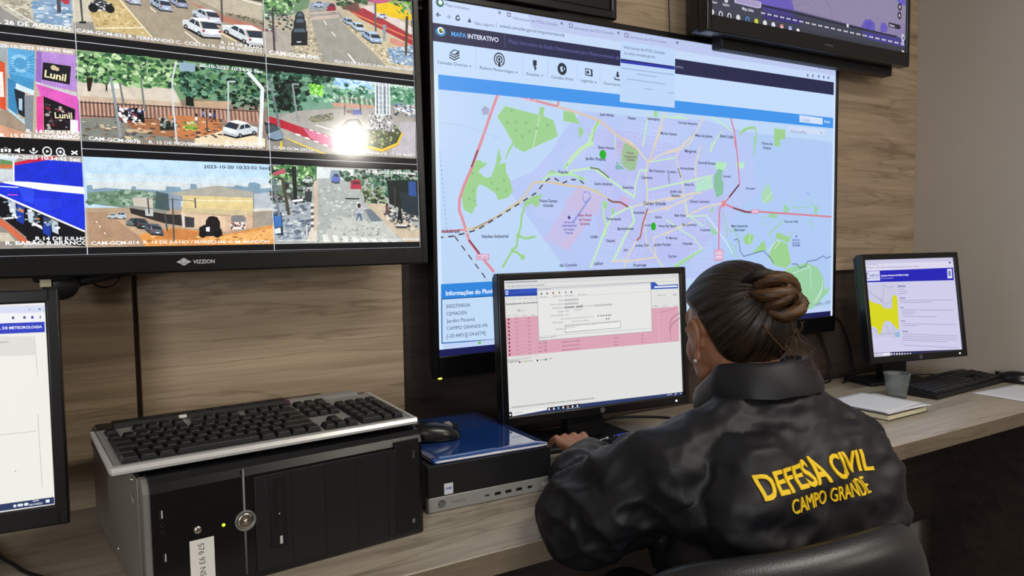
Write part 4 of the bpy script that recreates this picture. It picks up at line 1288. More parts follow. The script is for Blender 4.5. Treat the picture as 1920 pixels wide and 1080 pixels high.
TV3=[('P','8d83ad',[0,0,8850,0,8850,4980,0,4980]),
('P','938aac',[3210,3354,9032,2834,8843,4053,7203,4397,5798,4453,3349,4345]),
('P','6a5fc0',[1711,4276,2390,3794,3100,3914,3318,4349,3260,4474,2399,4479,1939,4431]),
('P','6a5fc0',[6490,4447,6695,4209,6979,4171,7199,4269,7205,4482,6849,4591,6563,4543]),
('P','6a5fc0',[7457,4364,7525,4205,7709,4168,7861,4269,7829,4447,7535,4505]),
('P','6a5fc0',[8204,3310,8806,3045,8822,3482,8514,3483]),
('P','5e52b8',[6662,4298,6981,4234,7093,4369,6775,4495]),
('L','6f6790',1.5,[4208,3865,4721,3909,4987,4113,5092,4383]),
('L','6f6790',1,[3347,4267,3837,4118,4215,4222]),
('P','3c3f52',[-112,4403,1939,4431,3259,4404,8360,4520,8863,4583,8840,5029,3606,5017,-57,4970]),
('P','413d86',[1939,4449,3259,4416,3353,4598,2055,4622]),
('P','453f90',[6494,4581,8361,4564,8800,4568,8809,4811,6783,4790]),
('P','332f78',[1941,4638,3846,4591,3601,4781,2057,4793]),
('P','383a46',[-109,4869,3603,4880,8872,4826,8841,5038,3606,5017,-57,4988]),
('L','1d1b3c',4,[1939,4461,3844,4480,5800,4519,8360,4520]),
('P','f0f0f4',[5771,4465,5867,4465,5869,4560,5780,4559]),
('P','d0c6e6',[860,4402,1938,4374,1940,4525,1799,4564,888,4545]),
('P','a99fcc',[914,4394,1893,4392,1883,4506,1781,4536,942,4519]),
('T','e0e0ec','Map Links',1,[1183,4689,1637,4692]),
('T','e0e0ec','Share',1,[9,4672,214,4669]),
('T','e0e0ec','Layers',1,[427,4675,683,4676]),
('E','d8d8e4',7,7,[560,4528]),
('P','dfe0ea',[1941,4646,2015,4645,2016,4684,1942,4685]),
('P','dfe0ea',[2033,4644,2101,4644,2102,4684,2033,4684]),
('P','dfe0ea',[2203,4648,2278,4647,2279,4687,2204,4688]),
('P','dfe0ea',[2295,4646,2365,4646,2366,4686,2296,4686]),
('P','dfe0ea',[2468,4650,2544,4649,2545,4689,2469,4690]),
('P','dfe0ea',[2562,4648,2632,4648,2633,4689,2562,4689]),
('P','dfe0ea',[2737,4652,2814,4651,2814,4692,2737,4692]),
('P','dfe0ea',[2832,4651,2903,4651,2904,4691,2832,4691]),
('P','dfe0ea',[3009,4654,3087,4653,3088,4694,3010,4695]),
('P','dfe0ea',[3105,4653,3177,4653,3178,4694,3106,4694]),
('P','dfe0ea',[3285,4656,3364,4655,3364,4696,3285,4697]),
('P','dfe0ea',[3382,4655,3455,4655,3456,4696,3383,4696]),
('P','dfe0ea',[3564,4658,3644,4658,3645,4699,3565,4700]),
('P','dfe0ea',[3663,4657,3737,4657,3738,4699,3663,4698]),
('P','dfe0ea',[3847,4661,3928,4660,3929,4701,3848,4702]),
('P','dfe0ea',[3947,4659,4022,4659,4023,4701,3948,4701]),
('P','dfe0ea',[4134,4663,4216,4662,4217,4704,4135,4705]),
('P','dfe0ea',[4235,4662,4312,4662,4313,4704,4236,4704]),
('P','dfe0ea',[4425,4665,4508,4664,4509,4707,4426,4707]),
('P','dfe0ea',[4528,4664,4605,4664,4606,4706,4529,4706]),
('P','dfe0ea',[4720,4668,4804,4667,4805,4709,4721,4710]),
('P','dfe0ea',[4824,4666,4902,4666,4903,4709,4825,4709]),
('P','dfe0ea',[5019,4670,5104,4669,5105,4712,5020,4713]),
('P','dfe0ea',[5124,4669,5204,4669,5205,4711,5125,4711]),
('P','dfe0ea',[5322,4672,5409,4672,5410,4715,5323,4715]),
('P','dfe0ea',[5429,4671,5509,4671,5511,4714,5430,4714]),
('P','dfe0ea',[5629,4675,5717,4674,5718,4717,5630,4718]),
('P','dfe0ea',[5738,4673,5819,4673,5821,4717,5739,4717]),
('P','dfe0ea',[5941,4677,6030,4676,6031,4720,5942,4721]),
('P','dfe0ea',[6051,4676,6134,4676,6135,4720,6052,4720]),
('P','dfe0ea',[6257,4680,6347,4679,6349,4723,6258,4724]),
('P','dfe0ea',[6368,4678,6453,4678,6454,4722,6370,4722]),
('P','dfe0ea',[6577,4682,6669,4681,6671,4726,6579,4726]),
('P','dfe0ea',[6691,4681,6776,4681,6777,4725,6692,4725]),
('P','dfe0ea',[6903,4685,6996,4684,6997,4729,6904,4729]),
('P','dfe0ea',[7017,4684,7104,4684,7105,4728,7019,4728]),
('P','dfe0ea',[7233,4687,7327,4687,7329,4732,7234,4732]),
('P','dfe0ea',[7349,4686,7437,4686,7438,4731,7350,4731]),
('P','dfe0ea',[7567,4690,7663,4689,7665,4735,7569,4735]),
('P','dfe0ea',[7685,4689,7775,4689,7776,4734,7687,4734]),
('P','dfe0ea',[7907,4693,8004,4692,8006,4738,7908,4738]),
('P','dfe0ea',[8027,4691,8117,4692,8119,4737,8028,4737]),
('P','dfe0ea',[8252,4696,8350,4695,8352,4741,8253,4741]),
('P','dfe0ea',[8373,4694,8465,4694,8467,4740,8375,4740]),
('E','f0f0f4',8,8,[22,4908]),
('E','e0e0e6',8,8,[354,4918]),
('E','383a46',4.5,6,[354,4927]),
('E','e0e0e6',8,8,[681,4924]),
('E','383a46',4.5,6,[681,4934]),
('E','e0e0e6',8,8,[1025,4923]),
('E','3f9be0',8,8,[1394,4923]),
('E','383a46',4.5,6,[1394,4932]),
('E','d8d848',8,8,[1748,4928]),
('E','e8e8ec',8,8,[2099,4929]),
('P','f4f4f8',[2068,4924,2134,4924,2134,4961,2069,4959]),
('E','dfe6f4',8,8,[2450,4933]),
('E','e09090',8,8,[2808,4941]),
('P','f4f4f8',[2776,4936,2844,4936,2845,4974,2777,4972]),
('E','9aa4e0',8,8,[3169,4942]),
('P','f4f4f8',[3137,4938,3206,4938,3206,4975,3137,4974]),
('P','f0f0f4',[3450,4899,3573,4903,3574,4990,3452,4989]),
('P','25232f',[7916,4132,8537,4138,8580,4242,8481,4285,7921,4270]),
('T','e8e8f0','Nome',1,[7972,4246,8236,4247]),
('E','2c2938',11,12,[8502,3572]),
('E','d8d6e4',4,5,[8502,3572]),
('E','2c2938',11,12,[8496,3845]),
('E','d8d6e4',4,5,[8496,3845]),
('E','d8d6e4',8,14,[8706,4535]),
('E','55506e',4,6,[8721,4533]),
('P','e8e8f0',[8658,4926,8782,4929,8784,4991,8660,4987]),
('T','e0e0ec','sat',1,[8598,4756,8792,4760])]
LM=[('P','eeede6',[0,0,4750,0,4750,2970,0,2970]),
('P','d4daf0',[3303,-23,4750,35,4747,142,3298,92]),
('P','eef0f4',[3298,92,4747,142,4741,275,3292,237]),
('P','1f36c0',[3047,244,4733,278,4732,430,3041,395]),
('T','f4f6fc','INSTITUTO NACIONAL DE METEOROLOGIA',1,[3638,338,4698,367]),
('P','dedcd6',[3041,388,4592,480,4598,758,3029,683]),
('T','80807c','aplicativos',0,[4096,549,4278,550]),
('E','505878',1.7,2.2,[4349,196]),
('E','505878',1.7,2.2,[4488,200]),
('E','3038c0',1.7,2.2,[4585,204]),
('E','505878',0.8,2.2,[4683,207]),
('L','606890',0.9,[4545,85,4564,83]),
('L','606890',0.9,[4669,76,4693,103]),
('L','606890',0.9,[4694,77,4668,102]),
('L','c8c6be',0.8,[4599,485,4615,1064]),
('L','c4c2ba',0.8,[4591,1625,4600,2693]),
('L','c4c2ba',0.9,[3598,1861,4562,1865]),
('E','8a8880',0.8,0.8,[4284,2409]),
('P','24345e',[2578,2843,4755,2861,4753,2960,2574,2943]),
('E','dfe6f2',2,2.2,[4253,2910]),
('E','dfe6f2',2,2.2,[4304,2908]),
('E','dfe6f2',2,2.2,[4334,2909]),
('E','dfe6f2',2,2.2,[4383,2909]),
('E','dfe6f2',2,2.2,[4402,2910]),
('T','e0e6f2','10:34',1,[4476,2890,4549,2889]),
('T','e0e6f2','20/10/2023',1,[4430,2938,4592,2938]),
('P','eef2fa',[4635,2887,4683,2886,4683,2930,4635,2928]),
('P','eef2fa',[4741,2859,4752,2858,4751,2959,4742,2958])]
CC=[('P','0c0d12',[0,0,12160,0,12160,6840,0,6840]),
('P','c4d4e0',[10,125,3030,125,3030,1595,10,1595]),
('P','8f9690',[10,492,916,566,1822,537,3030,448,3030,860,10,860]),
('P','c8b090',[10,301,795,419,795,934,10,1007]),
('P','a8785c',[2245,390,3030,272,3030,1036,2245,934]),
('F',['2f5a3a','4b7d4a','6fa05c','9cc287','1f3d2c','c3dcae'],130,7,1.3,[614,345,2426,301,2366,860,735,889]),
('P','8f8a82',[1097,831,1882,831,3030,1595,10,1595]),
('P','b8aa94',[10,1007,1097,831,312,1522,10,1595]),
('P','b4a890',[1882,831,3030,1036,3030,1595,2879,1522]),
('P','ece6da',[1490,934,1535,934,1550,1022,1490,1022]),
('P','ece6da',[1490,1095,1535,1095,1550,1183,1490,1183]),
('P','ece6da',[1490,1301,1535,1301,1550,1389,1490,1389]),
('P','17191e',[426,1198,651,1109,922,1138,900,1113]),
('P',(204,208,216),[433,1080,492,1039,764,1069,705,1110]),
('P','2a3442',[506,1041,549,948,766,971,750,1067]),
('P',(180,183,190),[433,1159,433,1080,488,1041,539,949,624,909,644,968,648,1069]),
('P',(208,212,220),[539,949,624,909,852,934,767,973]),
('P','2a3442',[500,1028,540,960,574,942,560,1001]),
('P','2a3442',[566,998,580,939,610,927,623,974]),
('P','2a3442',[661,965,644,916,840,937,900,991]),
('P',(194,197,205),[644,968,916,997,922,1101,651,1072]),
('P',(160,163,169),[651,1035,922,1064,922,1110,651,1080]),
('P','a83038',[648,978,684,982,678,1017,651,1014]),
('P','a83038',[920,1008,885,1004,895,1041,922,1044]),
('P','e8e8e8',[748,1033,824,1041,824,1062,748,1054]),
('L',(140,142,148),0.5,[562,1099,562,1006]),
('E','121418',2.1,3.7,[469,1144]),
('E','8a8d94',1.1,2.0,[469,1144]),
('E','121418',2.1,3.7,[608,1085]),
('E','8a8d94',1.1,2.0,[608,1085]),
('P','17191e',[2117,1164,2373,1293,2645,1307,2619,1253]),
('P',(232,236,240),[2124,1044,2192,1059,2463,1074,2396,1058]),
('P','2a3442',[2205,1060,2253,989,2470,1001,2450,1073]),
('P',(205,208,212),[2124,1128,2124,1044,2187,1057,2242,986,2339,1029,2366,1135,2370,1247]),
('P',(237,241,245),[2242,986,2339,1029,2567,1041,2471,998]),
('P','2a3442',[2201,1055,2244,1005,2283,1019,2269,1086]),
('P','2a3442',[2276,1089,2290,1023,2324,1039,2341,1121]),
('P','2a3442',[2382,1131,2360,1039,2556,1049,2621,1144]),
('P',(221,225,228),[2366,1135,2637,1150,2645,1268,2373,1253]),
('P',(182,185,188),[2373,1213,2645,1228,2645,1277,2373,1262]),
('P','a83038',[2370,1150,2406,1152,2400,1193,2373,1191]),
('P','a83038',[2642,1165,2607,1163,2617,1205,2645,1206]),
('P','e8e8e8',[2471,1205,2547,1210,2547,1232,2471,1228]),
('L',(159,162,165),0.5,[2271,1193,2271,1093]),
('E','121418',2.4,4.0,[2165,1148]),
('E','8a8d94',1.3,2.2,[2165,1148]),
('E','121418',2.3,4.0,[2325,1225]),
('E','8a8d94',1.2,2.2,[2325,1225]),
('L','6a6e70',1.6,[614,272,614,1095]),
('L','6a6e70',1.6,[2426,272,2426,1095]),
('T','eceef0','20-10-2023 10:34:45 Sex',3,[1520,272,2939,272]),
('P','b8c8d4',[3050,125,6070,125,6070,1595,3050,1595]),
('P','8f9690',[3050,492,3956,566,4862,537,6070,448,6070,860,3050,860]),
('P','a8a49c',[3050,301,3835,419,3835,934,3050,1007]),
('P','b8b0a4',[5285,390,6070,272,6070,1036,5285,934]),
('F',['2f5a3a','4b7d4a','6fa05c','9cc287','1f3d2c','c3dcae'],130,7,1.3,[3654,345,5466,301,5406,860,3775,889]),
('P','8f8a82',[4137,831,4922,831,6070,1595,3050,1595]),
('P','b8aa94',[3050,1007,4137,831,3352,1522,3050,1595]),
('P','b4a890',[4922,831,6070,1036,6070,1595,5919,1522]),
('P','ece6da',[4530,934,4575,934,4590,1022,4530,1022]),
('P','ece6da',[4530,1095,4575,1095,4590,1183,4530,1183]),
('P','ece6da',[4530,1301,4575,1301,4590,1389,4530,1389]),
('P','17191e',[3466,1198,3691,1109,3962,1138,3940,1113]),
('P',(108,48,57),[3473,1080,3532,1039,3804,1069,3745,1110]),
('P','2a3442',[3546,1041,3589,948,3806,971,3790,1067]),
('P',(95,43,50),[3473,1159,3473,1080,3528,1041,3579,949,3664,909,3684,968,3688,1069]),
('P',(110,49,58),[3579,949,3664,909,3892,934,3807,973]),
('P','2a3442',[3540,1028,3580,960,3614,942,3600,1001]),
('P','2a3442',[3606,998,3620,939,3650,927,3663,974]),
('P','2a3442',[3701,965,3684,916,3880,937,3940,991]),
('P',(102,46,54),[3684,968,3956,997,3962,1101,3691,1072]),
('P',(84,38,44),[3691,1035,3962,1064,3962,1110,3691,1080]),
('P','a83038',[3688,978,3724,982,3718,1017,3691,1014]),
('P','a83038',[3960,1008,3925,1004,3935,1041,3962,1044]),
('P','e8e8e8',[3788,1033,3864,1041,3864,1062,3788,1054]),
('L',(74,33,39),0.5,[3602,1099,3602,1006]),
('E','121418',2.1,3.7,[3509,1144]),
('E','8a8d94',1.1,2.0,[3509,1144]),
('E','121418',2.1,3.7,[3648,1085]),
('E','8a8d94',1.1,2.0,[3648,1085]),
('P','17191e',[5157,1164,5413,1293,5685,1307,5659,1253]),
('P',(162,179,199),[5164,1044,5232,1059,5503,1074,5436,1058]),
('P','2a3442',[5245,1060,5293,989,5510,1001,5490,1073]),
('P',(143,158,176),[5164,1128,5164,1044,5227,1057,5282,986,5379,1029,5406,1135,5410,1247]),
('P',(165,183,203),[5282,986,5379,1029,5607,1041,5511,998]),
('P','2a3442',[5241,1055,5284,1005,5323,1019,5309,1086]),
('P','2a3442',[5316,1089,5330,1023,5364,1039,5381,1121]),
('P','2a3442',[5422,1131,5400,1039,5596,1049,5661,1144]),
('P',(154,170,190),[5406,1135,5677,1150,5685,1268,5413,1253]),
('P',(127,140,156),[5413,1213,5685,1228,5685,1277,5413,1262]),
('P','a83038',[5410,1150,5446,1152,5440,1193,5413,1191]),
('P','a83038',[5682,1165,5647,1163,5657,1205,5685,1206]),
('P','e8e8e8',[5511,1205,5587,1210,5587,1232,5511,1228]),
('L',(111,123,137),0.5,[5311,1193,5311,1093]),
('E','121418',2.4,4.0,[5205,1148]),
('E','8a8d94',1.3,2.2,[5205,1148]),
('E','121418',2.3,4.0,[5365,1225]),
('E','8a8d94',1.2,2.2,[5365,1225]),
('L','6a6e70',1.6,[3654,272,3654,1095]),
('L','6a6e70',1.6,[5466,272,5466,1095]),
('T','eceef0','20-10-2023 10:34:45 Sex',3,[4560,272,5979,272]),
('P','ccd8e0',[6090,125,9110,125,9110,1595,6090,1595]),
('P','8f9690',[6090,492,6996,566,7902,537,9110,448,9110,860,6090,860]),
('P','c49a80',[6090,301,6875,419,6875,934,6090,1007]),
('P','8c9aa8',[8325,390,9110,272,9110,1036,8325,934]),
('F',['2f5a3a','4b7d4a','6fa05c','9cc287','1f3d2c','c3dcae'],130,7,1.3,[6694,345,8506,301,8446,860,6815,889]),
('P','8f8a82',[7177,831,7962,831,9110,1595,6090,1595]),
('P','b8aa94',[6090,1007,7177,831,6392,1522,6090,1595]),
('P','b4a890',[7962,831,9110,1036,9110,1595,8959,1522]),
('P','ece6da',[7570,934,7615,934,7630,1022,7570,1022]),
('P','ece6da',[7570,1095,7615,1095,7630,1183,7570,1183]),
('P','ece6da',[7570,1301,7615,1301,7630,1389,7570,1389]),
('P','17191e',[6506,1198,6731,1109,7002,1138,6980,1113]),
('P',(61,69,77),[6513,1080,6572,1039,6844,1069,6785,1110]),
('P','2a3442',[6586,1041,6629,948,6846,971,6830,1067]),
('P',(54,61,68),[6513,1159,6513,1080,6568,1041,6619,949,6704,909,6724,968,6728,1069]),
('P',(62,70,79),[6619,949,6704,909,6932,934,6847,973]),
('P','2a3442',[6580,1028,6620,960,6654,942,6640,1001]),
('P','2a3442',[6646,998,6660,939,6690,927,6703,974]),
('P','2a3442',[6741,965,6724,916,6920,937,6980,991]),
('P',(58,65,73),[6724,968,6996,997,7002,1101,6731,1072]),
('P',(48,54,60),[6731,1035,7002,1064,7002,1110,6731,1080]),
('P','a83038',[6728,978,6764,982,6758,1017,6731,1014]),
('P','a83038',[7000,1008,6965,1004,6975,1041,7002,1044]),
('P','e8e8e8',[6828,1033,6904,1041,6904,1062,6828,1054]),
('L',(42,47,53),0.5,[6642,1099,6642,1006]),
('E','121418',2.1,3.7,[6549,1144]),
('E','8a8d94',1.1,2.0,[6549,1144]),
('E','121418',2.1,3.7,[6688,1085]),
('E','8a8d94',1.1,2.0,[6688,1085]),
('P','17191e',[8197,1164,8453,1293,8725,1307,8699,1253]),
('P',(204,199,191),[8204,1044,8272,1059,8543,1074,8476,1058]),
('P','2a3442',[8285,1060,8333,989,8550,1001,8530,1073]),
('P',(180,176,169),[8204,1128,8204,1044,8267,1057,8322,986,8419,1029,8446,1135,8450,1247]),
('P',(208,203,195),[8322,986,8419,1029,8647,1041,8551,998]),
('P','2a3442',[8281,1055,8324,1005,8363,1019,8349,1086]),
('P','2a3442',[8356,1089,8370,1023,8404,1039,8421,1121]),
('P','2a3442',[8462,1131,8440,1039,8636,1049,8701,1144]),
('P',(194,190,182),[8446,1135,8717,1150,8725,1268,8453,1253]),
('P',(160,156,150),[8453,1213,8725,1228,8725,1277,8453,1262]),
('P','a83038',[8450,1150,8486,1152,8480,1193,8453,1191]),
('P','a83038',[8722,1165,8687,1163,8697,1205,8725,1206]),
('P','e8e8e8',[8551,1205,8627,1210,8627,1232,8551,1228]),
('L',(140,137,131),0.5,[8351,1193,8351,1093]),
('E','121418',2.4,4.0,[8245,1148]),
('E','8a8d94',1.3,2.2,[8245,1148]),
('E','121418',2.3,4.0,[8405,1225]),
('E','8a8d94',1.2,2.2,[8405,1225]),
('L','6a6e70',1.6,[6694,272,6694,1095]),
('L','6a6e70',1.6,[8506,272,8506,1095]),
('T','eceef0','20-10-2023 10:34:45 Sex',3,[7600,272,9019,272]),
('P','c4d4e0',[9130,125,12150,125,12150,1595,9130,1595]),
('P','8f9690',[9130,492,10036,566,10942,537,12150,448,12150,860,9130,860]),
('P','c8b090',[9130,301,9915,419,9915,934,9130,1007]),
('P','a8785c',[11365,390,12150,272,12150,1036,11365,934]),
('F',['2f5a3a','4b7d4a','6fa05c','9cc287','1f3d2c','c3dcae'],130,7,1.3,[9734,345,11546,301,11486,860,9855,889]),
('P','8f8a82',[10217,831,11002,831,12150,1595,9130,1595]),
('P','b8aa94',[9130,1007,10217,831,9432,1522,9130,1595]),
('P','b4a890',[11002,831,12150,1036,12150,1595,11999,1522]),
('P','ece6da',[10610,934,10655,934,10670,1022,10610,1022]),
('P','ece6da',[10610,1095,10655,1095,10670,1183,10610,1183]),
('P','ece6da',[10610,1301,10655,1301,10670,1389,10610,1389]),
('P','17191e',[9546,1198,9771,1109,10042,1138,10020,1113]),
('P',(204,208,216),[9553,1080,9612,1039,9884,1069,9825,1110]),
('P','2a3442',[9626,1041,9669,948,9886,971,9870,1067]),
('P',(180,183,190),[9553,1159,9553,1080,9608,1041,9659,949,9744,909,9764,968,9768,1069]),
('P',(208,212,220),[9659,949,9744,909,9972,934,9887,973]),
('P','2a3442',[9620,1028,9660,960,9694,942,9680,1001]),
('P','2a3442',[9686,998,9700,939,9730,927,9743,974]),
('P','2a3442',[9781,965,9764,916,9960,937,10020,991]),
('P',(194,197,205),[9764,968,10036,997,10042,1101,9771,1072]),
('P',(160,163,169),[9771,1035,10042,1064,10042,1110,9771,1080]),
('P','a83038',[9768,978,9804,982,9798,1017,9771,1014]),
('P','a83038',[10040,1008,10005,1004,10015,1041,10042,1044]),
('P','e8e8e8',[9868,1033,9944,1041,9944,1062,9868,1054]),
('L',(140,142,148),0.5,[9682,1099,9682,1006]),
('E','121418',2.1,3.7,[9589,1144]),
('E','8a8d94',1.1,2.0,[9589,1144]),
('E','121418',2.1,3.7,[9728,1085]),
('E','8a8d94',1.1,2.0,[9728,1085]),
('P','17191e',[11237,1164,11493,1293,11765,1307,11739,1253]),
('P',(232,236,240),[11244,1044,11312,1059,11583,1074,11516,1058]),
('P','2a3442',[11325,1060,11373,989,11590,1001,11570,1073]),
('P',(205,208,212),[11244,1128,11244,1044,11307,1057,11362,986,11459,1029,11486,1135,11490,1247]),
('P',(237,241,245),[11362,986,11459,1029,11687,1041,11591,998]),
('P','2a3442',[11321,1055,11364,1005,11403,1019,11389,1086]),
('P','2a3442',[11396,1089,11410,1023,11444,1039,11461,1121]),
('P','2a3442',[11502,1131,11480,1039,11676,1049,11741,1144]),
('P',(221,225,228),[11486,1135,11757,1150,11765,1268,11493,1253]),
('P',(182,185,188),[11493,1213,11765,1228,11765,1277,11493,1262]),
('P','a83038',[11490,1150,11526,1152,11520,1193,11493,1191]),
('P','a83038',[11762,1165,11727,1163,11737,1205,11765,1206]),
('P','e8e8e8',[11591,1205,11667,1210,11667,1232,11591,1228]),
('L',(159,162,165),0.5,[11391,1193,11391,1093]),
('E','121418',2.4,4.0,[11285,1148]),
('E','8a8d94',1.3,2.2,[11285,1148]),
('E','121418',2.3,4.0,[11445,1225]),
('E','8a8d94',1.2,2.2,[11445,1225]),
('L','6a6e70',1.6,[9734,272,9734,1095]),
('L','6a6e70',1.6,[11546,272,11546,1095]),
('T','eceef0','20-10-2023 10:34:45 Sex',3,[10640,272,12059,272]),
('P','b8c8d4',[10,1835,3030,1835,3030,3305,10,3305]),
('P','8f9690',[10,2202,916,2276,1822,2247,3030,2158,3030,2570,10,2570]),
('P','a8a49c',[10,2011,795,2129,795,2644,10,2717]),
('P','b8b0a4',[2245,2100,3030,1982,3030,2746,2245,2644]),
('F',['2f5a3a','4b7d4a','6fa05c','9cc287','1f3d2c','c3dcae'],130,7,1.3,[614,2056,2426,2011,2366,2570,735,2599]),
('P','8f8a82',[1097,2541,1882,2541,3030,3305,10,3305]),
('P','b8aa94',[10,2717,1097,2541,312,3231,10,3305]),
('P','b4a890',[1882,2541,3030,2746,3030,3305,2879,3231]),
('P','ece6da',[1490,2644,1535,2644,1550,2732,1490,2732]),
('P','ece6da',[1490,2805,1535,2805,1550,2893,1490,2893]),
('P','ece6da',[1490,3011,1535,3011,1550,3099,1490,3099]),
('P','17191e',[426,2908,651,2819,922,2848,900,2823]),
('P',(108,48,57),[433,2790,492,2749,764,2779,705,2820]),
('P','2a3442',[506,2751,549,2658,766,2681,750,2777]),
('P',(95,43,50),[433,2869,433,2790,488,2751,539,2659,624,2619,644,2678,648,2779]),
('P',(110,49,58),[539,2659,624,2619,852,2644,767,2683]),
('P','2a3442',[500,2738,540,2670,574,2652,560,2711]),
('P','2a3442',[566,2708,580,2649,610,2637,623,2684]),
('P','2a3442',[661,2675,644,2626,840,2647,900,2701]),
('P',(102,46,54),[644,2678,916,2707,922,2811,651,2782]),
('P',(84,38,44),[651,2745,922,2774,922,2820,651,2790]),
('P','a83038',[648,2688,684,2692,678,2727,651,2724]),
('P','a83038',[920,2718,885,2714,895,2751,922,2754]),
('P','e8e8e8',[748,2743,824,2751,824,2772,748,2764]),
('L',(74,33,39),0.5,[562,2809,562,2716]),
('E','121418',2.1,3.7,[469,2854]),
('E','8a8d94',1.1,2.0,[469,2854]),
('E','121418',2.1,3.7,[608,2795]),
('E','8a8d94',1.1,2.0,[608,2795]),
('P','17191e',[2117,2874,2373,3003,2645,3017,2619,2963]),
('P',(162,179,199),[2124,2754,2192,2769,2463,2784,2396,2768]),
('P','2a3442',[2205,2770,2253,2699,2470,2711,2450,2783]),
('P',(143,158,176),[2124,2838,2124,2754,2187,2767,2242,2696,2339,2739,2366,2845,2370,2957]),
('P',(165,183,203),[2242,2696,2339,2739,2567,2751,2471,2708]),
('P','2a3442',[2201,2765,2244,2715,2283,2729,2269,2796]),
('P','2a3442',[2276,2799,2290,2733,2324,2749,2341,2831]),
('P','2a3442',[2382,2841,2360,2749,2556,2759,2621,2854]),
('P',(154,170,190),[2366,2845,2637,2860,2645,2978,2373,2963]),
('P',(127,140,156),[2373,2923,2645,2938,2645,2987,2373,2972]),
('P','a83038',[2370,2860,2406,2862,2400,2903,2373,2901]),
('P','a83038',[2642,2875,2607,2873,2617,2915,2645,2916]),
('P','e8e8e8',[2471,2915,2547,2920,2547,2942,2471,2938]),
('L',(111,123,137),0.5,[2271,2903,2271,2803]),
('E','121418',2.4,4.0,[2165,2858]),
('E','8a8d94',1.3,2.2,[2165,2858]),
('E','121418',2.3,4.0,[2325,2935]),
('E','8a8d94',1.2,2.2,[2325,2935]),
('L','6a6e70',1.6,[614,1982,614,2805]),
('L','6a6e70',1.6,[2426,1982,2426,2805]),
('T','eceef0','20-10-2023 10:34:45 Sex',3,[1520,1982,2939,1982]),
('P','ccd8e0',[10,3545,3030,3545,3030,5015,10,5015]),
('P','8f9690',[10,3912,916,3986,1822,3957,3030,3868,3030,4280,10,4280]),
('P','c49a80',[10,3721,795,3839,795,4354,10,4427]),
('P','8c9aa8',[2245,3810,3030,3692,3030,4456,2245,4354]),
('F',['2f5a3a','4b7d4a','6fa05c','9cc287','1f3d2c','c3dcae'],130,7,1.3,[614,3766,2426,3721,2366,4280,735,4309]),
('P','8f8a82',[1097,4251,1882,4251,3030,5015,10,5015]),
('P','b8aa94',[10,4427,1097,4251,312,4941,10,5015]),
('P','b4a890',[1882,4251,3030,4456,3030,5015,2879,4941]),
('P','ece6da',[1490,4354,1535,4354,1550,4442,1490,4442]),
('P','ece6da',[1490,4515,1535,4515,1550,4603,1490,4603]),
('P','ece6da',[1490,4721,1535,4721,1550,4809,1490,4809]),
('P','17191e',[426,4618,651,4529,922,4558,900,4533]),
('P',(61,69,77),[433,4500,492,4459,764,4489,705,4530]),
('P','2a3442',[506,4461,549,4368,766,4391,750,4487]),
('P',(54,61,68),[433,4579,433,4500,488,4461,539,4369,624,4329,644,4388,648,4489]),
('P',(62,70,79),[539,4369,624,4329,852,4354,767,4393]),
('P','2a3442',[500,4448,540,4380,574,4362,560,4421]),
('P','2a3442',[566,4418,580,4359,610,4347,623,4394]),
('P','2a3442',[661,4385,644,4336,840,4357,900,4411]),
('P',(58,65,73),[644,4388,916,4417,922,4521,651,4492]),
('P',(48,54,60),[651,4455,922,4484,922,4530,651,4500]),
('P','a83038',[648,4398,684,4402,678,4437,651,4434]),
('P','a83038',[920,4428,885,4424,895,4461,922,4464]),
('P','e8e8e8',[748,4453,824,4461,824,4482,748,4474]),
('L',(42,47,53),0.5,[562,4519,562,4426]),
('E','121418',2.1,3.7,[469,4564]),
('E','8a8d94',1.1,2.0,[469,4564]),
('E','121418',2.1,3.7,[608,4505]),
('E','8a8d94',1.1,2.0,[608,4505]),
('P','17191e',[2117,4584,2373,4713,2645,4727,2619,4673]),
('P',(204,199,191),[2124,4464,2192,4479,2463,4494,2396,4478]),
('P','2a3442',[2205,4480,2253,4409,2470,4421,2450,4493]),
('P',(180,176,169),[2124,4548,2124,4464,2187,4477,2242,4406,2339,4449,2366,4555,2370,4667]),
('P',(208,203,195),[2242,4406,2339,4449,2567,4461,2471,4418]),
('P','2a3442',[2201,4475,2244,4425,2283,4439,2269,4506]),
('P','2a3442',[2276,4509,2290,4443,2324,4459,2341,4541]),
('P','2a3442',[2382,4551,2360,4459,2556,4469,2621,4564]),
('P',(194,190,182),[2366,4555,2637,4570,2645,4688,2373,4673]),
('P',(160,156,150),[2373,4633,2645,4648,2645,4697,2373,4682]),
('P','a83038',[2370,4570,2406,4572,2400,4613,2373,4611]),
('P','a83038',[2642,4585,2607,4583,2617,4625,2645,4626]),
('P','e8e8e8',[2471,4625,2547,4630,2547,4652,2471,4648]),
('L',(140,137,131),0.5,[2271,4613,2271,4513]),
('E','121418',2.4,4.0,[2165,4568]),
('E','8a8d94',1.3,2.2,[2165,4568]),
('E','121418',2.3,4.0,[2325,4645]),
('E','8a8d94',1.2,2.2,[2325,4645]),
('L','6a6e70',1.6,[614,3692,614,4515]),
('L','6a6e70',1.6,[2426,3692,2426,4515]),
('T','eceef0','20-10-2023 10:34:45 Sex',3,[1520,3692,2939,3692]),
('P','c4d4e0',[10,5255,3030,5255,3030,6725,10,6725]),
('P','8f9690',[10,5622,916,5696,1822,5667,3030,5578,3030,5990,10,5990]),
('P','c8b090',[10,5431,795,5549,795,6064,10,6137]),
('P','a8785c',[2245,5520,3030,5402,3030,6166,2245,6064]),
('F',['2f5a3a','4b7d4a','6fa05c','9cc287','1f3d2c','c3dcae'],130,7,1.3,[614,5475,2426,5431,2366,5990,735,6019]),
('P','8f8a82',[1097,5961,1882,5961,3030,6725,10,6725]),
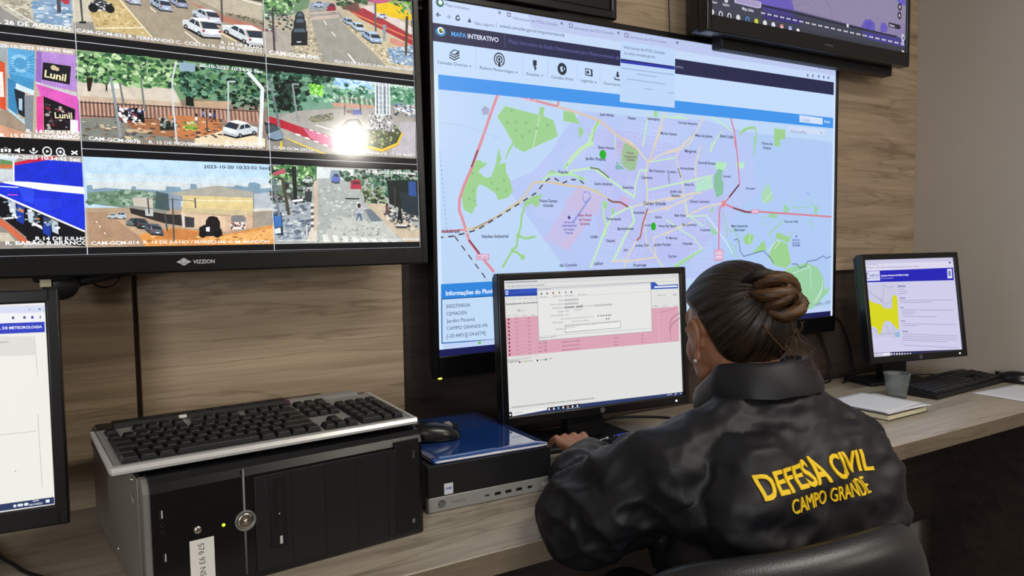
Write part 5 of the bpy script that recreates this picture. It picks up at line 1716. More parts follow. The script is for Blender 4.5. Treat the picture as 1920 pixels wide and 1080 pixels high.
('P','b8aa94',[10,6137,1097,5961,312,6651,10,6725]),
('P','b4a890',[1882,5961,3030,6166,3030,6725,2879,6651]),
('P','ece6da',[1490,6064,1535,6064,1550,6152,1490,6152]),
('P','ece6da',[1490,6225,1535,6225,1550,6313,1490,6313]),
('P','ece6da',[1490,6431,1535,6431,1550,6519,1490,6519]),
('P','17191e',[426,6328,651,6239,922,6268,900,6243]),
('P',(204,208,216),[433,6211,492,6169,764,6199,705,6240]),
('P','2a3442',[506,6171,549,6078,766,6101,750,6197]),
('P',(180,183,190),[433,6289,433,6211,488,6171,539,6079,624,6039,644,6098,648,6199]),
('P',(208,212,220),[539,6079,624,6039,852,6064,767,6103]),
('P','2a3442',[500,6158,540,6090,574,6072,560,6131]),
('P','2a3442',[566,6128,580,6069,610,6057,623,6104]),
('P','2a3442',[661,6095,644,6046,840,6067,900,6121]),
('P',(194,197,205),[644,6098,916,6127,922,6231,651,6202]),
('P',(160,163,169),[651,6165,922,6194,922,6240,651,6210]),
('P','a83038',[648,6108,684,6112,678,6147,651,6144]),
('P','a83038',[920,6138,885,6134,895,6171,922,6174]),
('P','e8e8e8',[748,6163,824,6171,824,6192,748,6184]),
('L',(140,142,148),0.5,[562,6229,562,6136]),
('E','121418',2.1,3.7,[469,6274]),
('E','8a8d94',1.1,2.0,[469,6274]),
('E','121418',2.1,3.7,[608,6215]),
('E','8a8d94',1.1,2.0,[608,6215]),
('P','17191e',[2117,6294,2373,6423,2645,6437,2619,6383]),
('P',(232,236,240),[2124,6174,2192,6189,2463,6204,2396,6188]),
('P','2a3442',[2205,6190,2253,6119,2470,6131,2450,6203]),
('P',(205,208,212),[2124,6258,2124,6174,2187,6187,2242,6116,2339,6159,2366,6265,2370,6377]),
('P',(237,241,245),[2242,6116,2339,6159,2567,6171,2471,6128]),
('P','2a3442',[2201,6185,2244,6135,2283,6149,2269,6216]),
('P','2a3442',[2276,6219,2290,6153,2324,6169,2341,6251]),
('P','2a3442',[2382,6261,2360,6169,2556,6179,2621,6274]),
('P',(221,225,228),[2366,6265,2637,6280,2645,6398,2373,6383]),
('P',(182,185,188),[2373,6343,2645,6358,2645,6407,2373,6392]),
('P','a83038',[2370,6280,2406,6282,2400,6323,2373,6321]),
('P','a83038',[2642,6295,2607,6293,2617,6335,2645,6336]),
('P','e8e8e8',[2471,6335,2547,6340,2547,6362,2471,6357]),
('L',(159,162,165),0.5,[2271,6323,2271,6223]),
('E','121418',2.4,4.0,[2165,6278]),
('E','8a8d94',1.3,2.2,[2165,6278]),
('E','121418',2.3,4.0,[2325,6355]),
('E','8a8d94',1.2,2.2,[2325,6355]),
('L','6a6e70',1.6,[614,5402,614,6225]),
('L','6a6e70',1.6,[2426,5402,2426,6225]),
('T','eceef0','20-10-2023 10:34:45 Sex',3,[1520,5402,2939,5402]),
('P','b9b5a6',[3050,1835,6070,1835,6070,3305,3050,3305]),
('F',['a39b88','c9c2b0','8c8576','d4cdbc'],160,5,2,[3925,2990,5096,2918,5081,3214,3913,3230]),
('P','8d8b86',[3613,3043,4579,2921,5090,3045,5078,3277,3598,3337]),
('P','8d8b86',[4579,2921,5091,3024,5351,3195,5533,3211,5527,3340,4559,3312]),
('P','a7a08d',[5096,2918,5312,2883,5501,3130,5353,3152]),
('P','7f9bb8',[5513,2871,6059,2717,6035,3203,5853,3208,5526,3169]),
('F',['9fb6cc','c9d4dc','5c7c9c','6b8db0','d8dcd8'],60,5,2.5,[5521,2891,6056,2783,6036,3181,5536,3168]),
('F',['cfc8b8','a39b88','8c8576'],40,4,2,[5095,2939,5495,2874,5518,3149,5301,3118]),
('P','4a4a52',[5847,2730,5905,2721,5902,2983,5847,3002]),
('P','b03a48',[5892,2788,6029,2744,6024,2832,5965,2853]),
('L','d8d8d0',2,[5163,2991,5515,3203]),
('T','f0f2f4','20-10-2023 R. 26 DE AGOSTO',3,[4360,3301,6023,3253]),
('P','9b8f7e',[6090,1835,9110,1835,9110,3305,6090,3305]),
('P','c5bda9',[6069,2716,6426,2657,6381,3176,6065,3188]),
('P','c2ab79',[6294,2922,6548,2636,6754,2602,7211,3198,6381,3188]),
('P','a09480',[6754,2602,7890,2415,9086,3018,9075,3271,7668,3301,7201,3188]),
('F',['b59c68','d4bf90','a48d60','cdb587'],120,3.2,1.6,[6333,2938,6709,2678,7148,3160,6402,3162]),
('P','8f8a84',[6059,3112,6346,3070,6360,3202,6064,3210]),
('L','ece2c8',2,[6752,2648,7211,3186]),
('L','e8dcc0',2,[6382,3165,7111,3050]),
('P','b5ab97',[7868,2395,9124,2186,9099,2741,8631,2685]),
('P','8c8370',[8442,2591,9103,2640,9098,2766,8439,2653]),
('P','b07464',[7818,2498,8392,2648,9098,2766,9092,2892,8293,2736]),
('L','e4e0d4',2,[8648,2314,9116,2363]),
('P','3c3a38',[8504,2289,9118,2312,9120,2262,8651,2240]),
('P','55504a',[8371,2335,8406,2330,8398,2769,8362,2786]),
('F',['6d655a','8a8070','57503f'],40,3,2,[8490,2584,9103,2640,9099,2741,8488,2633]),
('P','3e4248',[6167,2699,6196,2694,6207,3090,6182,3105]),
('P','23262a',[6148,3088,6247,3073,6245,3111,6146,3121]),
('P','3a3d44',[6321,2763,6425,2690,6545,2704,6653,2788,6618,2861,6416,2870,6325,2884]),
('F',['15171b','c8ccd0','5d626b','e4e6e8'],40,3,2,[6332,2750,6626,2714,6640,2846,6335,2882]),
('E','15171b',7,7,[6600,2819]),
('E','15171b',7,7,[6357,2846]),
('P','17191e',[6821,2653,6908,2702,7081,2693,7075,2665]),
('P',(188,201,220),[6827,2588,6850,2591,7023,2581,6999,2578]),
('P','2a3442',[6859,2590,6881,2548,7019,2540,7014,2581]),
('P',(166,178,194),[6825,2633,6827,2588,6849,2590,6876,2547,6909,2562,6909,2617,6908,2678]),
('P',(192,205,224),[6876,2547,6909,2562,7054,2554,7021,2539]),
('P','2a3442',[6854,2588,6875,2557,6888,2562,6877,2599]),
('P','2a3442',[6879,2600,6890,2563,6902,2569,6901,2612]),
('P','2a3442',[6920,2614,6920,2566,7045,2559,7072,2605]),
('P',(179,192,209),[6909,2617,7082,2607,7082,2671,6909,2681]),
('P',(148,158,172),[6910,2659,7083,2650,7082,2676,6908,2685]),
('P','a83038',[6910,2625,6933,2624,6927,2646,6910,2647]),
('P','a83038',[7084,2615,7061,2617,7066,2638,7084,2637]),
('P','e8e8e8',[6972,2649,7021,2646,7020,2658,6971,2660]),
('L',(129,138,151),0.5,[6875,2656,6877,2603]),
('E','121418',0.8,2.2,[6839,2641]),
('E','8a8d94',0.4,1.2,[6839,2641]),
('E','121418',0.8,2.1,[6892,2669]),
('E','8a8d94',0.4,1.2,[6892,2669]),
('P','17191e',[7206,2649,7367,2739,7570,2731,7555,2694]),
('P',(177,194,218),[7215,2570,7257,2582,7458,2572,7415,2561]),
('P','2a3442',[7267,2581,7301,2534,7462,2526,7448,2573]),
('P',(156,171,192),[7212,2625,7215,2570,7254,2580,7294,2533,7355,2563,7367,2635,7367,2709]),
('P',(180,198,222),[7294,2533,7355,2563,7525,2555,7463,2525]),
('P','2a3442',[7264,2579,7294,2546,7319,2556,7306,2601]),
('P','2a3442',[7311,2603,7323,2558,7345,2570,7352,2625]),
('P','2a3442',[7380,2631,7370,2568,7516,2561,7558,2624]),
('P',(168,185,207),[7367,2635,7570,2626,7571,2705,7368,2713]),
('P',(139,152,171),[7370,2687,7572,2678,7571,2711,7368,2719]),
('P','a83038',[7370,2645,7396,2644,7390,2671,7370,2672]),
('P','a83038',[7573,2637,7546,2638,7553,2665,7573,2664]),
('P','e8e8e8',[7443,2675,7499,2673,7499,2687,7442,2690]),
('L',(121,133,149),0.5,[7305,2671,7308,2606]),
('E','121418',1.5,2.6,[7238,2639]),
('E','8a8d94',0.8,1.4,[7238,2639]),
('E','121418',1.5,2.6,[7338,2693]),
('E','8a8d94',0.8,1.4,[7338,2693]),
('P','17191e',[7508,2557,7640,2638,7821,2629,7809,2596]),
('P',(157,173,199),[7514,2491,7550,2502,7729,2491,7693,2480]),
('P','2a3442',[7559,2501,7587,2462,7731,2453,7720,2492]),
('P',(138,153,176),[7512,2537,7514,2491,7547,2500,7581,2460,7632,2487,7640,2550,7640,2613]),
('P',(160,176,203),[7581,2460,7632,2487,7783,2478,7732,2451]),
('P','2a3442',[7555,2500,7581,2471,7601,2481,7590,2519]),
('P','2a3442',[7594,2521,7605,2483,7623,2493,7628,2541]),
('P','2a3442',[7651,2546,7645,2492,7774,2484,7810,2538]),
('P',(149,164,190),[7640,2550,7821,2539,7822,2606,7641,2616]),
('P',(123,136,156),[7642,2594,7823,2584,7821,2611,7641,2621]),
('P','a83038',[7643,2558,7666,2557,7661,2580,7643,2581]),
('P','a83038',[7823,2548,7799,2550,7805,2573,7823,2572]),
('P','e8e8e8',[7707,2583,7758,2580,7757,2592,7707,2595]),
('L',(107,118,137),0.5,[7589,2579,7591,2523]),
('E','121418',1.3,2.2,[7533,2550]),
('E','8a8d94',0.7,1.2,[7533,2550]),
('E','121418',1.3,2.3,[7616,2599]),
('E','8a8d94',0.7,1.3,[7616,2599]),
('P','17191e',[7872,2738,8136,2845,8367,2835,8340,2790]),
('P',(216,224,240),[7884,2642,7954,2654,8182,2643,8110,2631]),
('P','2a3442',[7965,2654,8015,2595,8197,2586,8170,2644]),
('P',(190,198,212),[7881,2709,7884,2642,7949,2652,8005,2593,8105,2628,8134,2716,8135,2808]),
('P',(220,228,245),[8005,2593,8105,2628,8299,2618,8197,2584]),
('P','2a3442',[7964,2651,8008,2609,8048,2621,8034,2676]),
('P','2a3442',[8042,2679,8055,2623,8090,2637,8109,2705]),
('P','2a3442',[8148,2712,8124,2635,8290,2626,8352,2703]),
('P',(205,213,228),[8134,2716,8365,2706,8369,2803,8138,2812]),
('P',(169,176,188),[8139,2780,8370,2770,8369,2810,8137,2819]),
('P','a83038',[8139,2729,8169,2727,8163,2761,8140,2762]),
('P','a83038',[8370,2718,8340,2720,8348,2753,8371,2752]),
('P','e8e8e8',[8222,2766,8287,2763,8286,2781,8222,2784]),
('L',(148,154,165),0.5,[8033,2762,8036,2682]),
('E','121418',2.4,3.2,[7923,2725]),
('E','8a8d94',1.3,1.8,[7923,2725]),
('E','121418',2.4,3.2,[8088,2789]),
('E','8a8d94',1.3,1.8,[8088,2789]),
('P','17191e',[7702,2955,8038,3105,8349,3083,8314,3021]),
('P',(237,242,248),[7717,2828,7806,2847,8110,2822,8019,2803]),
('P','2a3442',[7821,2846,7885,2769,8129,2748,8095,2823]),
('P',(209,214,219),[7713,2917,7717,2828,7800,2844,7872,2767,8000,2816,8036,2935,8037,3056]),
('P',(242,247,253),[7872,2767,8000,2816,8260,2794,8129,2745]),
('P','2a3442',[7819,2843,7875,2788,7926,2805,7908,2878]),
('P','2a3442',[7918,2882,7936,2809,7981,2828,8004,2919]),
('P','2a3442',[8055,2929,8025,2824,8247,2806,8328,2907]),
('P',(226,230,236),[8036,2935,8347,2910,8351,3039,8040,3062]),
('P',(186,190,195),[8042,3020,8353,2996,8350,3049,8040,3072]),
('P','a83038',[8042,2952,8082,2949,8074,2994,8043,2996]),
('P','a83038',[8353,2928,8312,2931,8322,2975,8354,2972]),
('P','e8e8e8',[8154,2997,8241,2990,8240,3014,8153,3021]),
('L',(163,166,170),0.5,[7906,2993,7911,2887]),
('E','121418',3.1,4.2,[7766,2940]),
('E','8a8d94',1.6,2.3,[7766,2940]),
('E','121418',3.1,4.3,[7976,3030]),
('E','8a8d94',1.6,2.4,[7976,3030]),
('P','17191e',[8355,2941,8835,3147,9213,3124,9161,3056]),
('P',(234,241,246),[8374,2821,8500,2854,8868,2827,8738,2793]),
('P','2a3442',[8518,2853,8604,2787,8899,2764,8849,2828]),
('P',(207,213,217),[8371,2906,8374,2821,8491,2851,8587,2784,8770,2853,8828,2981,8832,3099]),
('P',(239,246,251),[8587,2784,8770,2853,9085,2830,8898,2759]),
('P','2a3442',[8519,2853,8593,2806,8666,2831,8645,2903]),
('P','2a3442',[8659,2908,8679,2836,8743,2863,8782,2959]),
('P','2a3442',[8851,2974,8801,2862,9071,2843,9183,2952]),
('P',(223,229,234),[8828,2981,9206,2955,9215,3082,8837,3106]),
('P',(184,189,193),[8838,3065,9217,3040,9215,3091,8836,3115]),
('P','a83038',[8837,2998,8885,2995,8877,3039,8840,3042]),
('P','a83038',[9215,2972,9165,2976,9180,3019,9218,3016]),
('P','e8e8e8',[8974,3042,9080,3035,9079,3058,8973,3065]),
('L',(161,165,169),0.5,[8645,3014,8649,2911]),
('E','121418',4.4,4.1,[8446,2938]),
('E','8a8d94',2.3,2.3,[8446,2938]),
('E','121418',4.5,4.1,[8745,3063]),
('E','8a8d94',2.3,2.3,[8745,3063]),
('L','e4dccc',2.2,[7748,3030,7969,3191]),
('L','e4dccc',2,[7213,2700,7296,2768]),
('L','e6d2a4',2.2,[8353,2970,8613,3081]),
('T','e4e6ea','CAM-GCM-032 R. FERNANDO C. COSTA / R. 26 DE AGOSTO',2,[6100,3265,9064,3235]),
('T','f0f2f4','R. 14 DE JULHO',3,[8345,3161,9067,3167]),
('P','b5aa94',[9130,1835,12150,1835,12150,3305,9130,3305]),
('P','6d8a6a',[9101,2190,10036,2035,9971,2278,9643,2458,9120,2612]),
('P','9a968d',[9974,2226,10473,2147,11544,3190,10202,3264,10017,2479]),
('F',['c9bea4','9c927c','d8cdb2','857c68'],160,3,1.6,[9747,2493,10023,2348,10230,3261,9561,3135]),
('P','a8a096',[9084,2843,9578,2749,9614,3128,9092,3244]),
('F',['2f5a3a','4b7d4a','6fa05c','9cc287','1f3d2c','c3dcae'],110,5,1.5,[9112,2213,9872,2088,9648,2355,9172,2580]),
('F',['3e4a4c','26302f','5f6d68','a8b0aa','70505a'],70,4,1.4,[9150,2508,9673,2376,9631,2741,9161,2833]),
('P','c3b596',[10575,2396,11545,3162,12171,3175,12195,2606,10868,2272]),
('F',['d6ccb4','a89a7c','8d8068','e4dcc8'],140,3,1.6,[10660,2410,11146,2609,12172,3146,11607,3155]),
('P','a2353f',[10756,2182,11109,2100,12199,2492,12191,2691,11040,2326]),
('L','d98a50',2.5,[10869,2231,12196,2564]),
('P','c98c7c',[11661,2594,12191,2691,12185,2833,11656,2705]),
('P','d8c9c4',[11051,2082,11381,2002,12206,2322,12200,2464]),
('P','dfb91c',[11369,1936,11877,1882,12201,2069,12196,2183,11739,2195,11375,2140]),
('P','b4567c',[10596,1915,11853,1705,11816,1850,11413,1970]),
('P','6b4a44',[10589,2075,10995,2010,11046,2191,10669,2195]),
('F',['4c8a4c','6fae3e','2f5a2e'],60,5,1.4,[11630,1852,12232,1698,12216,2095,11869,2064]),
('F',['3a5a3c','4d6e48','26402e'],60,6,1.4,[10425,1970,11299,1825,11111,2045,10587,2129]),
('P','8c98a4',[10003,2170,10419,2103,10471,2200,9997,2300]),
('P','14181e',[10332,2266,10521,2245,10514,2278,10425,2295,10347,2290]),
('P','8a2838',[10330,2224,10343,2196,10375,2178,10404,2132,10433,2114,10488,2113,10519,2160,10528,2184,10523,2245,10505,2265,10426,2277,10367,2269,10333,2258]),
('P','2c3848',[10381,2178,10406,2138,10432,2127,10434,2175]),
('P','2c3848',[10440,2174,10440,2126,10483,2126,10505,2164]),
('P','c8ccd4',[10336,2223,10354,2217,10353,2232,10335,2238]),
('P','a03030',[10514,2190,10526,2185,10525,2202,10513,2207]),
('E','15171c',1.8,2.1,[10367,2275]),
('E','8a8c92',1.0,1.1,[10367,2275]),
('E','15171c',1.8,2.1,[10481,2257]),
('E','8a8c92',1.0,1.1,[10481,2257]),
('P','14181e',[10086,2224,10272,2200,10265,2223,10178,2239,10101,2239]),
('P','aab8d0',[10084,2195,10096,2175,10127,2161,10155,2128,10183,2115,10237,2112,10269,2142,10278,2158,10274,2200,10256,2215,10178,2227,10121,2224,10086,2218]),
('P','2c3848',[10133,2161,10157,2133,10183,2124,10185,2156]),
('P','2c3848',[10191,2156,10190,2123,10233,2121,10255,2145]),
('P','c8ccd4',[10089,2194,10107,2189,10106,2200,10089,2205]),
('P','a03030',[10264,2163,10276,2158,10275,2170,10263,2175]),
('E','15171c',1.8,2.1,[10120,2228]),
('E','8a8c92',1.0,1.1,[10120,2228]),
('E','15171c',1.7,2.0,[10233,2210]),
('E','8a8c92',0.9,1.0,[10233,2210]),
('L','c8b4aa',2.4,[10013,2376,10556,2245]),
('L','c8b4aa',2.4,[10018,2453,10579,2321]),
('L','c8b4aa',2.4,[10020,2484,10588,2351]),
('L','ece8e0',2,[10278,2466,10317,2539]),
('L','ece8e0',2,[10423,2661,10490,2731]),
('L','f0ece4',3,[10742,3040,10886,3198]),
('P','101216',[9689,2553,9899,2522,9892,2560,9703,2587]),
('P','2c3138',[9709,2461,9761,2376,9852,2361,9897,2432,9892,2549,9704,2577]),
('P','4f5d6c',[9746,2465,9776,2394,9835,2385,9864,2447]),
('P','d8dce0',[9814,2496,9774,2502,9773,2523,9813,2517]),
('P','101216',[9653,2764,9917,2727,9910,2764,9668,2798]),
('P','23282e',[9677,2581,9729,2496,9874,2474,9919,2545,9910,2754,9668,2787]),
('P','4f5d6c',[9714,2586,9744,2514,9857,2498,9886,2560]),
('P','d8dce0',[9778,2708,9791,2706,9790,2726,9777,2728]),
('P','101216',[9599,2989,9934,2945,9927,2982,9613,3023]),
('P','1c2025',[9624,2768,9675,2684,9893,2652,9938,2724,9928,2972,9613,3013]),
('P','4f5d6c',[9661,2773,9690,2702,9876,2676,9905,2739]),
('P','d8dce0',[9723,2934,9809,2923,9808,2943,9722,2955]),
('P','17191e',[10634,2422,10740,2488,10873,2479,10864,2454]),
('P',(162,183,212),[10639,2370,10668,2379,10800,2370,10771,2361]),
('P','2a3442',[10674,2379,10696,2348,10802,2341,10793,2371]),
('P',(143,162,187),[10638,2407,10639,2370,10665,2378,10692,2347,10732,2369,10740,2418,10740,2468]),
('P',(165,187,216),[10692,2347,10732,2369,10844,2361,10803,2339]),
('P','2a3442',[10672,2378,10692,2356,10708,2363,10700,2393]),
('P','2a3442',[10703,2395,10711,2365,10725,2373,10730,2411]),
('P','2a3442',[10748,2416,10742,2372,10838,2366,10865,2408]),
('P',(154,174,201),[10740,2418,10873,2410,10874,2462,10741,2471]),
('P',(127,144,166),[10742,2453,10875,2444,10874,2466,10741,2474]),
('P','d8dce0',[10742,2425,10759,2424,10755,2443,10742,2443]),
('P','d8dce0',[10875,2417,10858,2418,10862,2436,10875,2435]),
('P','e8e8e8',[10790,2444,10827,2442,10827,2451,10789,2454]),
('L',(111,125,145),0.5,[10699,2440,10701,2397]),
('E','121418',0.9,1.7,[10655,2417]),
('E','8a8d94',0.5,0.9,[10655,2417]),
('E','121418',0.9,1.8,[10721,2457]),
('E','8a8d94',0.5,1.0,[10721,2457]),
('P','17191e',[10808,2494,10928,2582,11110,2570,11100,2537]),
('P',(188,206,227),[10814,2430,10846,2443,11028,2430,10995,2417]),
('P','2a3442',[10855,2442,10882,2405,11027,2395,11019,2430]),
('P',(166,181,200),[10813,2475,10814,2430,10844,2441,10876,2404,10922,2433,10928,2496,10927,2557]),
('P',(192,210,231),[10876,2404,10922,2433,11075,2423,11029,2393]),
('P','2a3442',[10851,2441,10876,2415,10894,2425,10883,2462]),
('P','2a3442',[10886,2465,10897,2428,10913,2439,10916,2487]),
('P','2a3442',[10939,2493,10935,2438,11066,2429,11099,2482]),
('P',(179,195,216),[10928,2496,11110,2483,11111,2548,10929,2560]),
('P',(148,161,178),[10929,2539,11112,2527,11111,2553,10928,2565]),
('P','d8dce0',[10930,2505,10953,2503,10948,2526,10930,2527]),
('P','d8dce0',[11112,2492,11088,2494,11094,2516,11112,2515]),
('P','e8e8e8',[10995,2527,11046,2524,11046,2536,10995,2539]),
('L',(129,141,156),0.5,[10881,2520,10884,2467]),
('E','121418',1.0,2.1,[10832,2488]),
('E','8a8d94',0.5,1.2,[10832,2488]),
('E','121418',1.2,2.2,[10906,2542]),
('E','8a8d94',0.6,1.2,[10906,2542]),
('P','17191e',[11020,2653,11235,2771,11477,2756,11456,2714]),
('P',(167,193,228),[11030,2574,11087,2592,11326,2575,11268,2557]),
('P','2a3442',[11099,2591,11141,2547,11333,2533,11314,2576]),
('P',(147,171,201),[11027,2630,11030,2574,11083,2590,11133,2545,11214,2585,11233,2664,11234,2740]),
('P',(170,197,232),[11133,2545,11214,2585,11416,2571,11334,2530]),
('P','2a3442',[11095,2591,11133,2559,11166,2573,11152,2619]),
('P','2a3442',[11158,2623,11172,2576,11201,2591,11213,2652]),
('P','2a3442',[11248,2660,11232,2591,11406,2578,11461,2646]),
('P',(159,184,217),[11233,2664,11475,2648,11478,2729,11236,2744]),
('P',(131,152,179),[11237,2718,11479,2702,11478,2735,11236,2750]),
('P','d8dce0',[11237,2675,11268,2673,11262,2701,11238,2703]),
('P','d8dce0',[11479,2659,11447,2661,11455,2689,11480,2687]),
('P','e8e8e8',[11324,2703,11392,2699,11391,2714,11324,2718]),
('L',(114,133,156),0.5,[11151,2691,11154,2625]),
('E','121418',2.0,2.6,[11062,2648]),
('E','8a8d94',1.0,1.4,[11062,2648]),
('E','121418',2.0,2.7,[11196,2720]),
('E','8a8d94',1.0,1.5,[11196,2720]),
('P','14181e',[11376,2244,11610,2213,11602,2232,11492,2250,11395,2255]),
('P','c4d0dc',[11372,2220,11387,2204,11426,2190,11461,2162,11496,2149,11564,2143,11605,2166,11617,2179,11613,2213,11590,2226,11492,2241,11419,2242,11376,2239]),
('P','2c3848',[11434,2190,11464,2165,11496,2156,11499,2183]),
('P','2c3848',[11507,2182,11505,2155,11559,2151,11588,2169]),
('P','c8ccd4',[11379,2219,11401,2214,11401,2223,11379,2228]),
('P','a03030',[11599,2183,11614,2179,11614,2189,11599,2193]),
('E','15171c',2.2,2.5,[11419,2245]),
('E','8a8c92',1.2,1.3,[11419,2245]),
('E','15171c',2.2,2.5,[11561,2224]),
('E','8a8c92',1.2,1.3,[11561,2224]),
('P','585c60',[11338,1955,11377,1948,11365,2524,11329,2529]),
('P','8a94a0',[11502,2368,11579,2357,11549,2692,11497,2699]),
('P','8e8a90',[9281,2715,9358,2704,9346,2984,9281,2993]),
('P','403a36',[9270,2388,9303,2383,9312,3166,9273,3171]),
('P','8aa0b8',[11590,2825,12175,2693,12158,3120,11640,3096]),
('F',['5f86a8','b8c8d4','4a5a60','d8dcdc'],60,4,2,[11621,2821,12158,2724,12141,3122,11671,3092]),
('P','4a4238',[12024,2124,12087,2114,12023,2910,11975,2916]),
('T','eceef2','CAM-GCM-040',3,[9194,3236,10148,3223]),
('T','dfe1e6','RUA 14 DE JULHO X AV. AFONSO PENA',2,[10455,3235,12170,3209]),
('P','b9a898',[3050,3545,6070,3545,6070,5015,3050,5015]),
('P','c8a878',[3584,3612,4543,3621,4516,4158,3556,4142]),
('P','7a8fa0',[3556,4142,4516,4158,4494,4612,3532,4614]),
('P','2c3440',[3707,4204,3989,4214,3970,4596,3687,4591]),
('P','2c3440',[4086,4203,4380,4213,4360,4603,4066,4598]),
('P','cf9a7c',[3532,4614,4662,4640,4641,5057,3516,4929]),
('P','9aa4a8',[4543,3621,5151,3604,5101,4604,4496,4571]),
('P','d2502c',[5050,3848,5111,3873,5087,4605,5014,4569]),
('P','e8e0d8',[5041,4018,5077,4014,5076,4394,5022,4399]),
('P','5ba3d4',[5158,3635,5512,3643,5490,4097,5148,4027]),
('P','4590bf',[5151,4027,5481,4087,5463,4272,5193,4192]),
('P','3a7fae',[5135,4092,5258,4164,5233,4657,5119,4602]),
('P','cfe0ec',[5240,4166,5473,4261,5460,4337,5226,4252]),
('E','8cc4e4',13,14,[5309,3860]),
('E','4f96c6',8,9,[5309,3860]),
('L','3c82b4',1.6,[5185,3811,5247,3825]),
('L','3c82b4',1.6,[5375,3810,5500,3709]),
('L','3c82b4',1.6,[5183,3849,5246,3855]),
('L','3c82b4',1.6,[5374,3836,5497,3765]),
('L','3c82b4',1.6,[5181,3888,5245,3885]),
('L','3c82b4',1.6,[5373,3861,5494,3821]),
('L','3c82b4',1.6,[5179,3926,5243,3915]),
('L','3c82b4',1.6,[5371,3887,5491,3878]),
('L','3c82b4',1.6,[5178,3964,5242,3945]),
('L','3c82b4',1.6,[5370,3913,5489,3934]),
('L','3c82b4',1.6,[5176,4003,5240,3974]),
('L','3c82b4',1.6,[5369,3939,5486,3990]),
('P','1c2834',[5208,4254,5351,4304,5328,4692,5244,4635]),
('P','a8c0d0',[5264,4398,5309,4405,5300,4587,5256,4570]),
('P','7d868c',[5340,4348,5460,4337,5422,4923,5322,4886]),
('P','b4d0d8',[5121,4560,5320,4736,5326,4800,5118,4624]),
('P','ad84cc',[5535,3640,6072,3639,6054,4216,5497,4140]),
('P','8f66b4',[5535,3640,5605,3642,5572,4132,5497,4140]),
('P','1a1a20',[5612,3803,5995,3824,5962,4119,5584,4077]),
('T','efe2b4','Lunil',1,[5620,4030,5910,4071]),
('E','c8b890',4,4,[5754,3874]),
('E','c8b890',3,3,[5800,3890]),
('P','c8c4cc',[5498,4118,6053,4238,6050,4305,5496,4161]),
('P','d45ab4',[5502,4150,6070,4303,6069,4525,5553,4329]),
('P','e04898',[5499,4355,5590,4325,5567,4870,5477,4919]),
('P','d060b8',[5963,4489,6069,4525,6072,4858,5965,4843]),
('P','18141a',[5593,4336,6021,4506,5995,4841,5573,4869]),
('F',['3a3038','6a5a5c','b0a4a0','8a2030'],40,3.5,1.2,[5606,4389,5942,4535,5928,4823,5583,4847]),
('P','121216',[5711,4554,6016,4595,5992,4686,5695,4686]),
('T','e4d8b0','Lunil',1,[5734,4666,5975,4654]),
('P','cf9a7c',[4662,4640,5323,4864,5316,5015,4641,5057]),
('P','9c8a78',[4664,4598,5119,4602,5326,4800,5320,4929,5001,4823]),
('P','e8e2ee',[5945,4667,6051,4681,6041,4882,5935,4867]),
('T','f4f4f6','20-10-2023 10:34:45 Sex',3,[5060,3637,6035,3610]),
('T','f4f4f6','R. 14 DE JULHO',3,[5339,4917,6060,4908]),
('T','f4f4f6','R. 15 DE NOVEMBRO',3,[4992,5014,6066,4976]),
('P','8a7a6c',[6090,3545,9110,3545,9110,5015,6090,5015]),
('P','74966e',[6077,3550,9102,3519,9079,4026,7626,4207,6763,4147,6076,4169]),
('P','cfc4b4',[6072,4059,7522,4027,7624,4255,6067,4347]),
('P','e4e0d8',[6505,3946,6690,3950,6682,4110,6517,4126]),
('F',['2f5a3a','4b7d4a','6fa05c','9cc287','1f3d2c','c3dcae'],420,6,1.3,[6076,3572,7634,3542,7590,4021,6873,4045,6082,4036]),
('F',['12281f','1d3a2c','2c5440','43705a','6f9a80','5f8c58'],420,6.5,1.3,[7612,3545,9103,3494,9073,4178,8466,4181,7856,4139,7614,3971]),
('P','2c2018',[6203,3979,6303,3968,6252,4197,6212,4200]),
('P','15201a',[7719,3913,7833,3901,7837,4308,7701,4296]),
('F',['12281f','1d3a2c','2c5440','43705a','6f9a80'],120,5,1.2,[7626,3733,7899,3702,7856,4139,7652,4134]),
('F',['10180f','1c2822','33483c','7c9a80'],120,5,1.2,[8471,4057,9067,4027,9050,4408,8529,4398]),
('P','c4ae98',[6071,4280,7624,4255,7640,4396,6085,4390]),
('P','b89c80',[7830,4213,8467,4156,8412,4309,7848,4307]),
('P','a07868',[6076,4369,9055,4281,9057,4533,7609,4565,6073,4635]),
('L','d4b8a4',1.1,[6087,4357,6090,4616]),
('L','4a3630',1.1,[6115,4356,6118,4615]),
('L','d4b8a4',1.1,[6144,4356,6147,4614]),
('L','4a3630',1.1,[6172,4355,6176,4612]),
('L','d4b8a4',1.1,[6201,4354,6204,4611]),
('L','4a3630',1.1,[6230,4354,6233,4610]),
('L','d4b8a4',1.1,[6259,4353,6262,4608]),
('L','4a3630',1.1,[6287,4353,6291,4607]),
('L','d4b8a4',1.1,[6316,4352,6320,4606]),
('L','4a3630',1.1,[6346,4352,6350,4604]),
('L','d4b8a4',1.1,[6375,4351,6379,4603]),
('L','4a3630',1.1,[6404,4351,6408,4602]),
('L','d4b8a4',1.1,[6433,4350,6438,4600]),
('L','4a3630',1.1,[6463,4349,6467,4599]),
('L','d4b8a4',1.1,[6492,4349,6497,4598]),
('L','4a3630',1.1,[6522,4348,6526,4596]),
('L','d4b8a4',1.1,[6551,4348,6556,4595]),
('L','4a3630',1.1,[6581,4347,6586,4593]),
('L','d4b8a4',1.1,[6611,4347,6616,4592]),
('L','4a3630',1.1,[6641,4346,6646,4591]),
('L','d4b8a4',1.1,[6671,4345,6676,4589]),
('L','4a3630',1.1,[6701,4345,6706,4588]),
('L','d4b8a4',1.1,[6731,4344,6736,4586]),
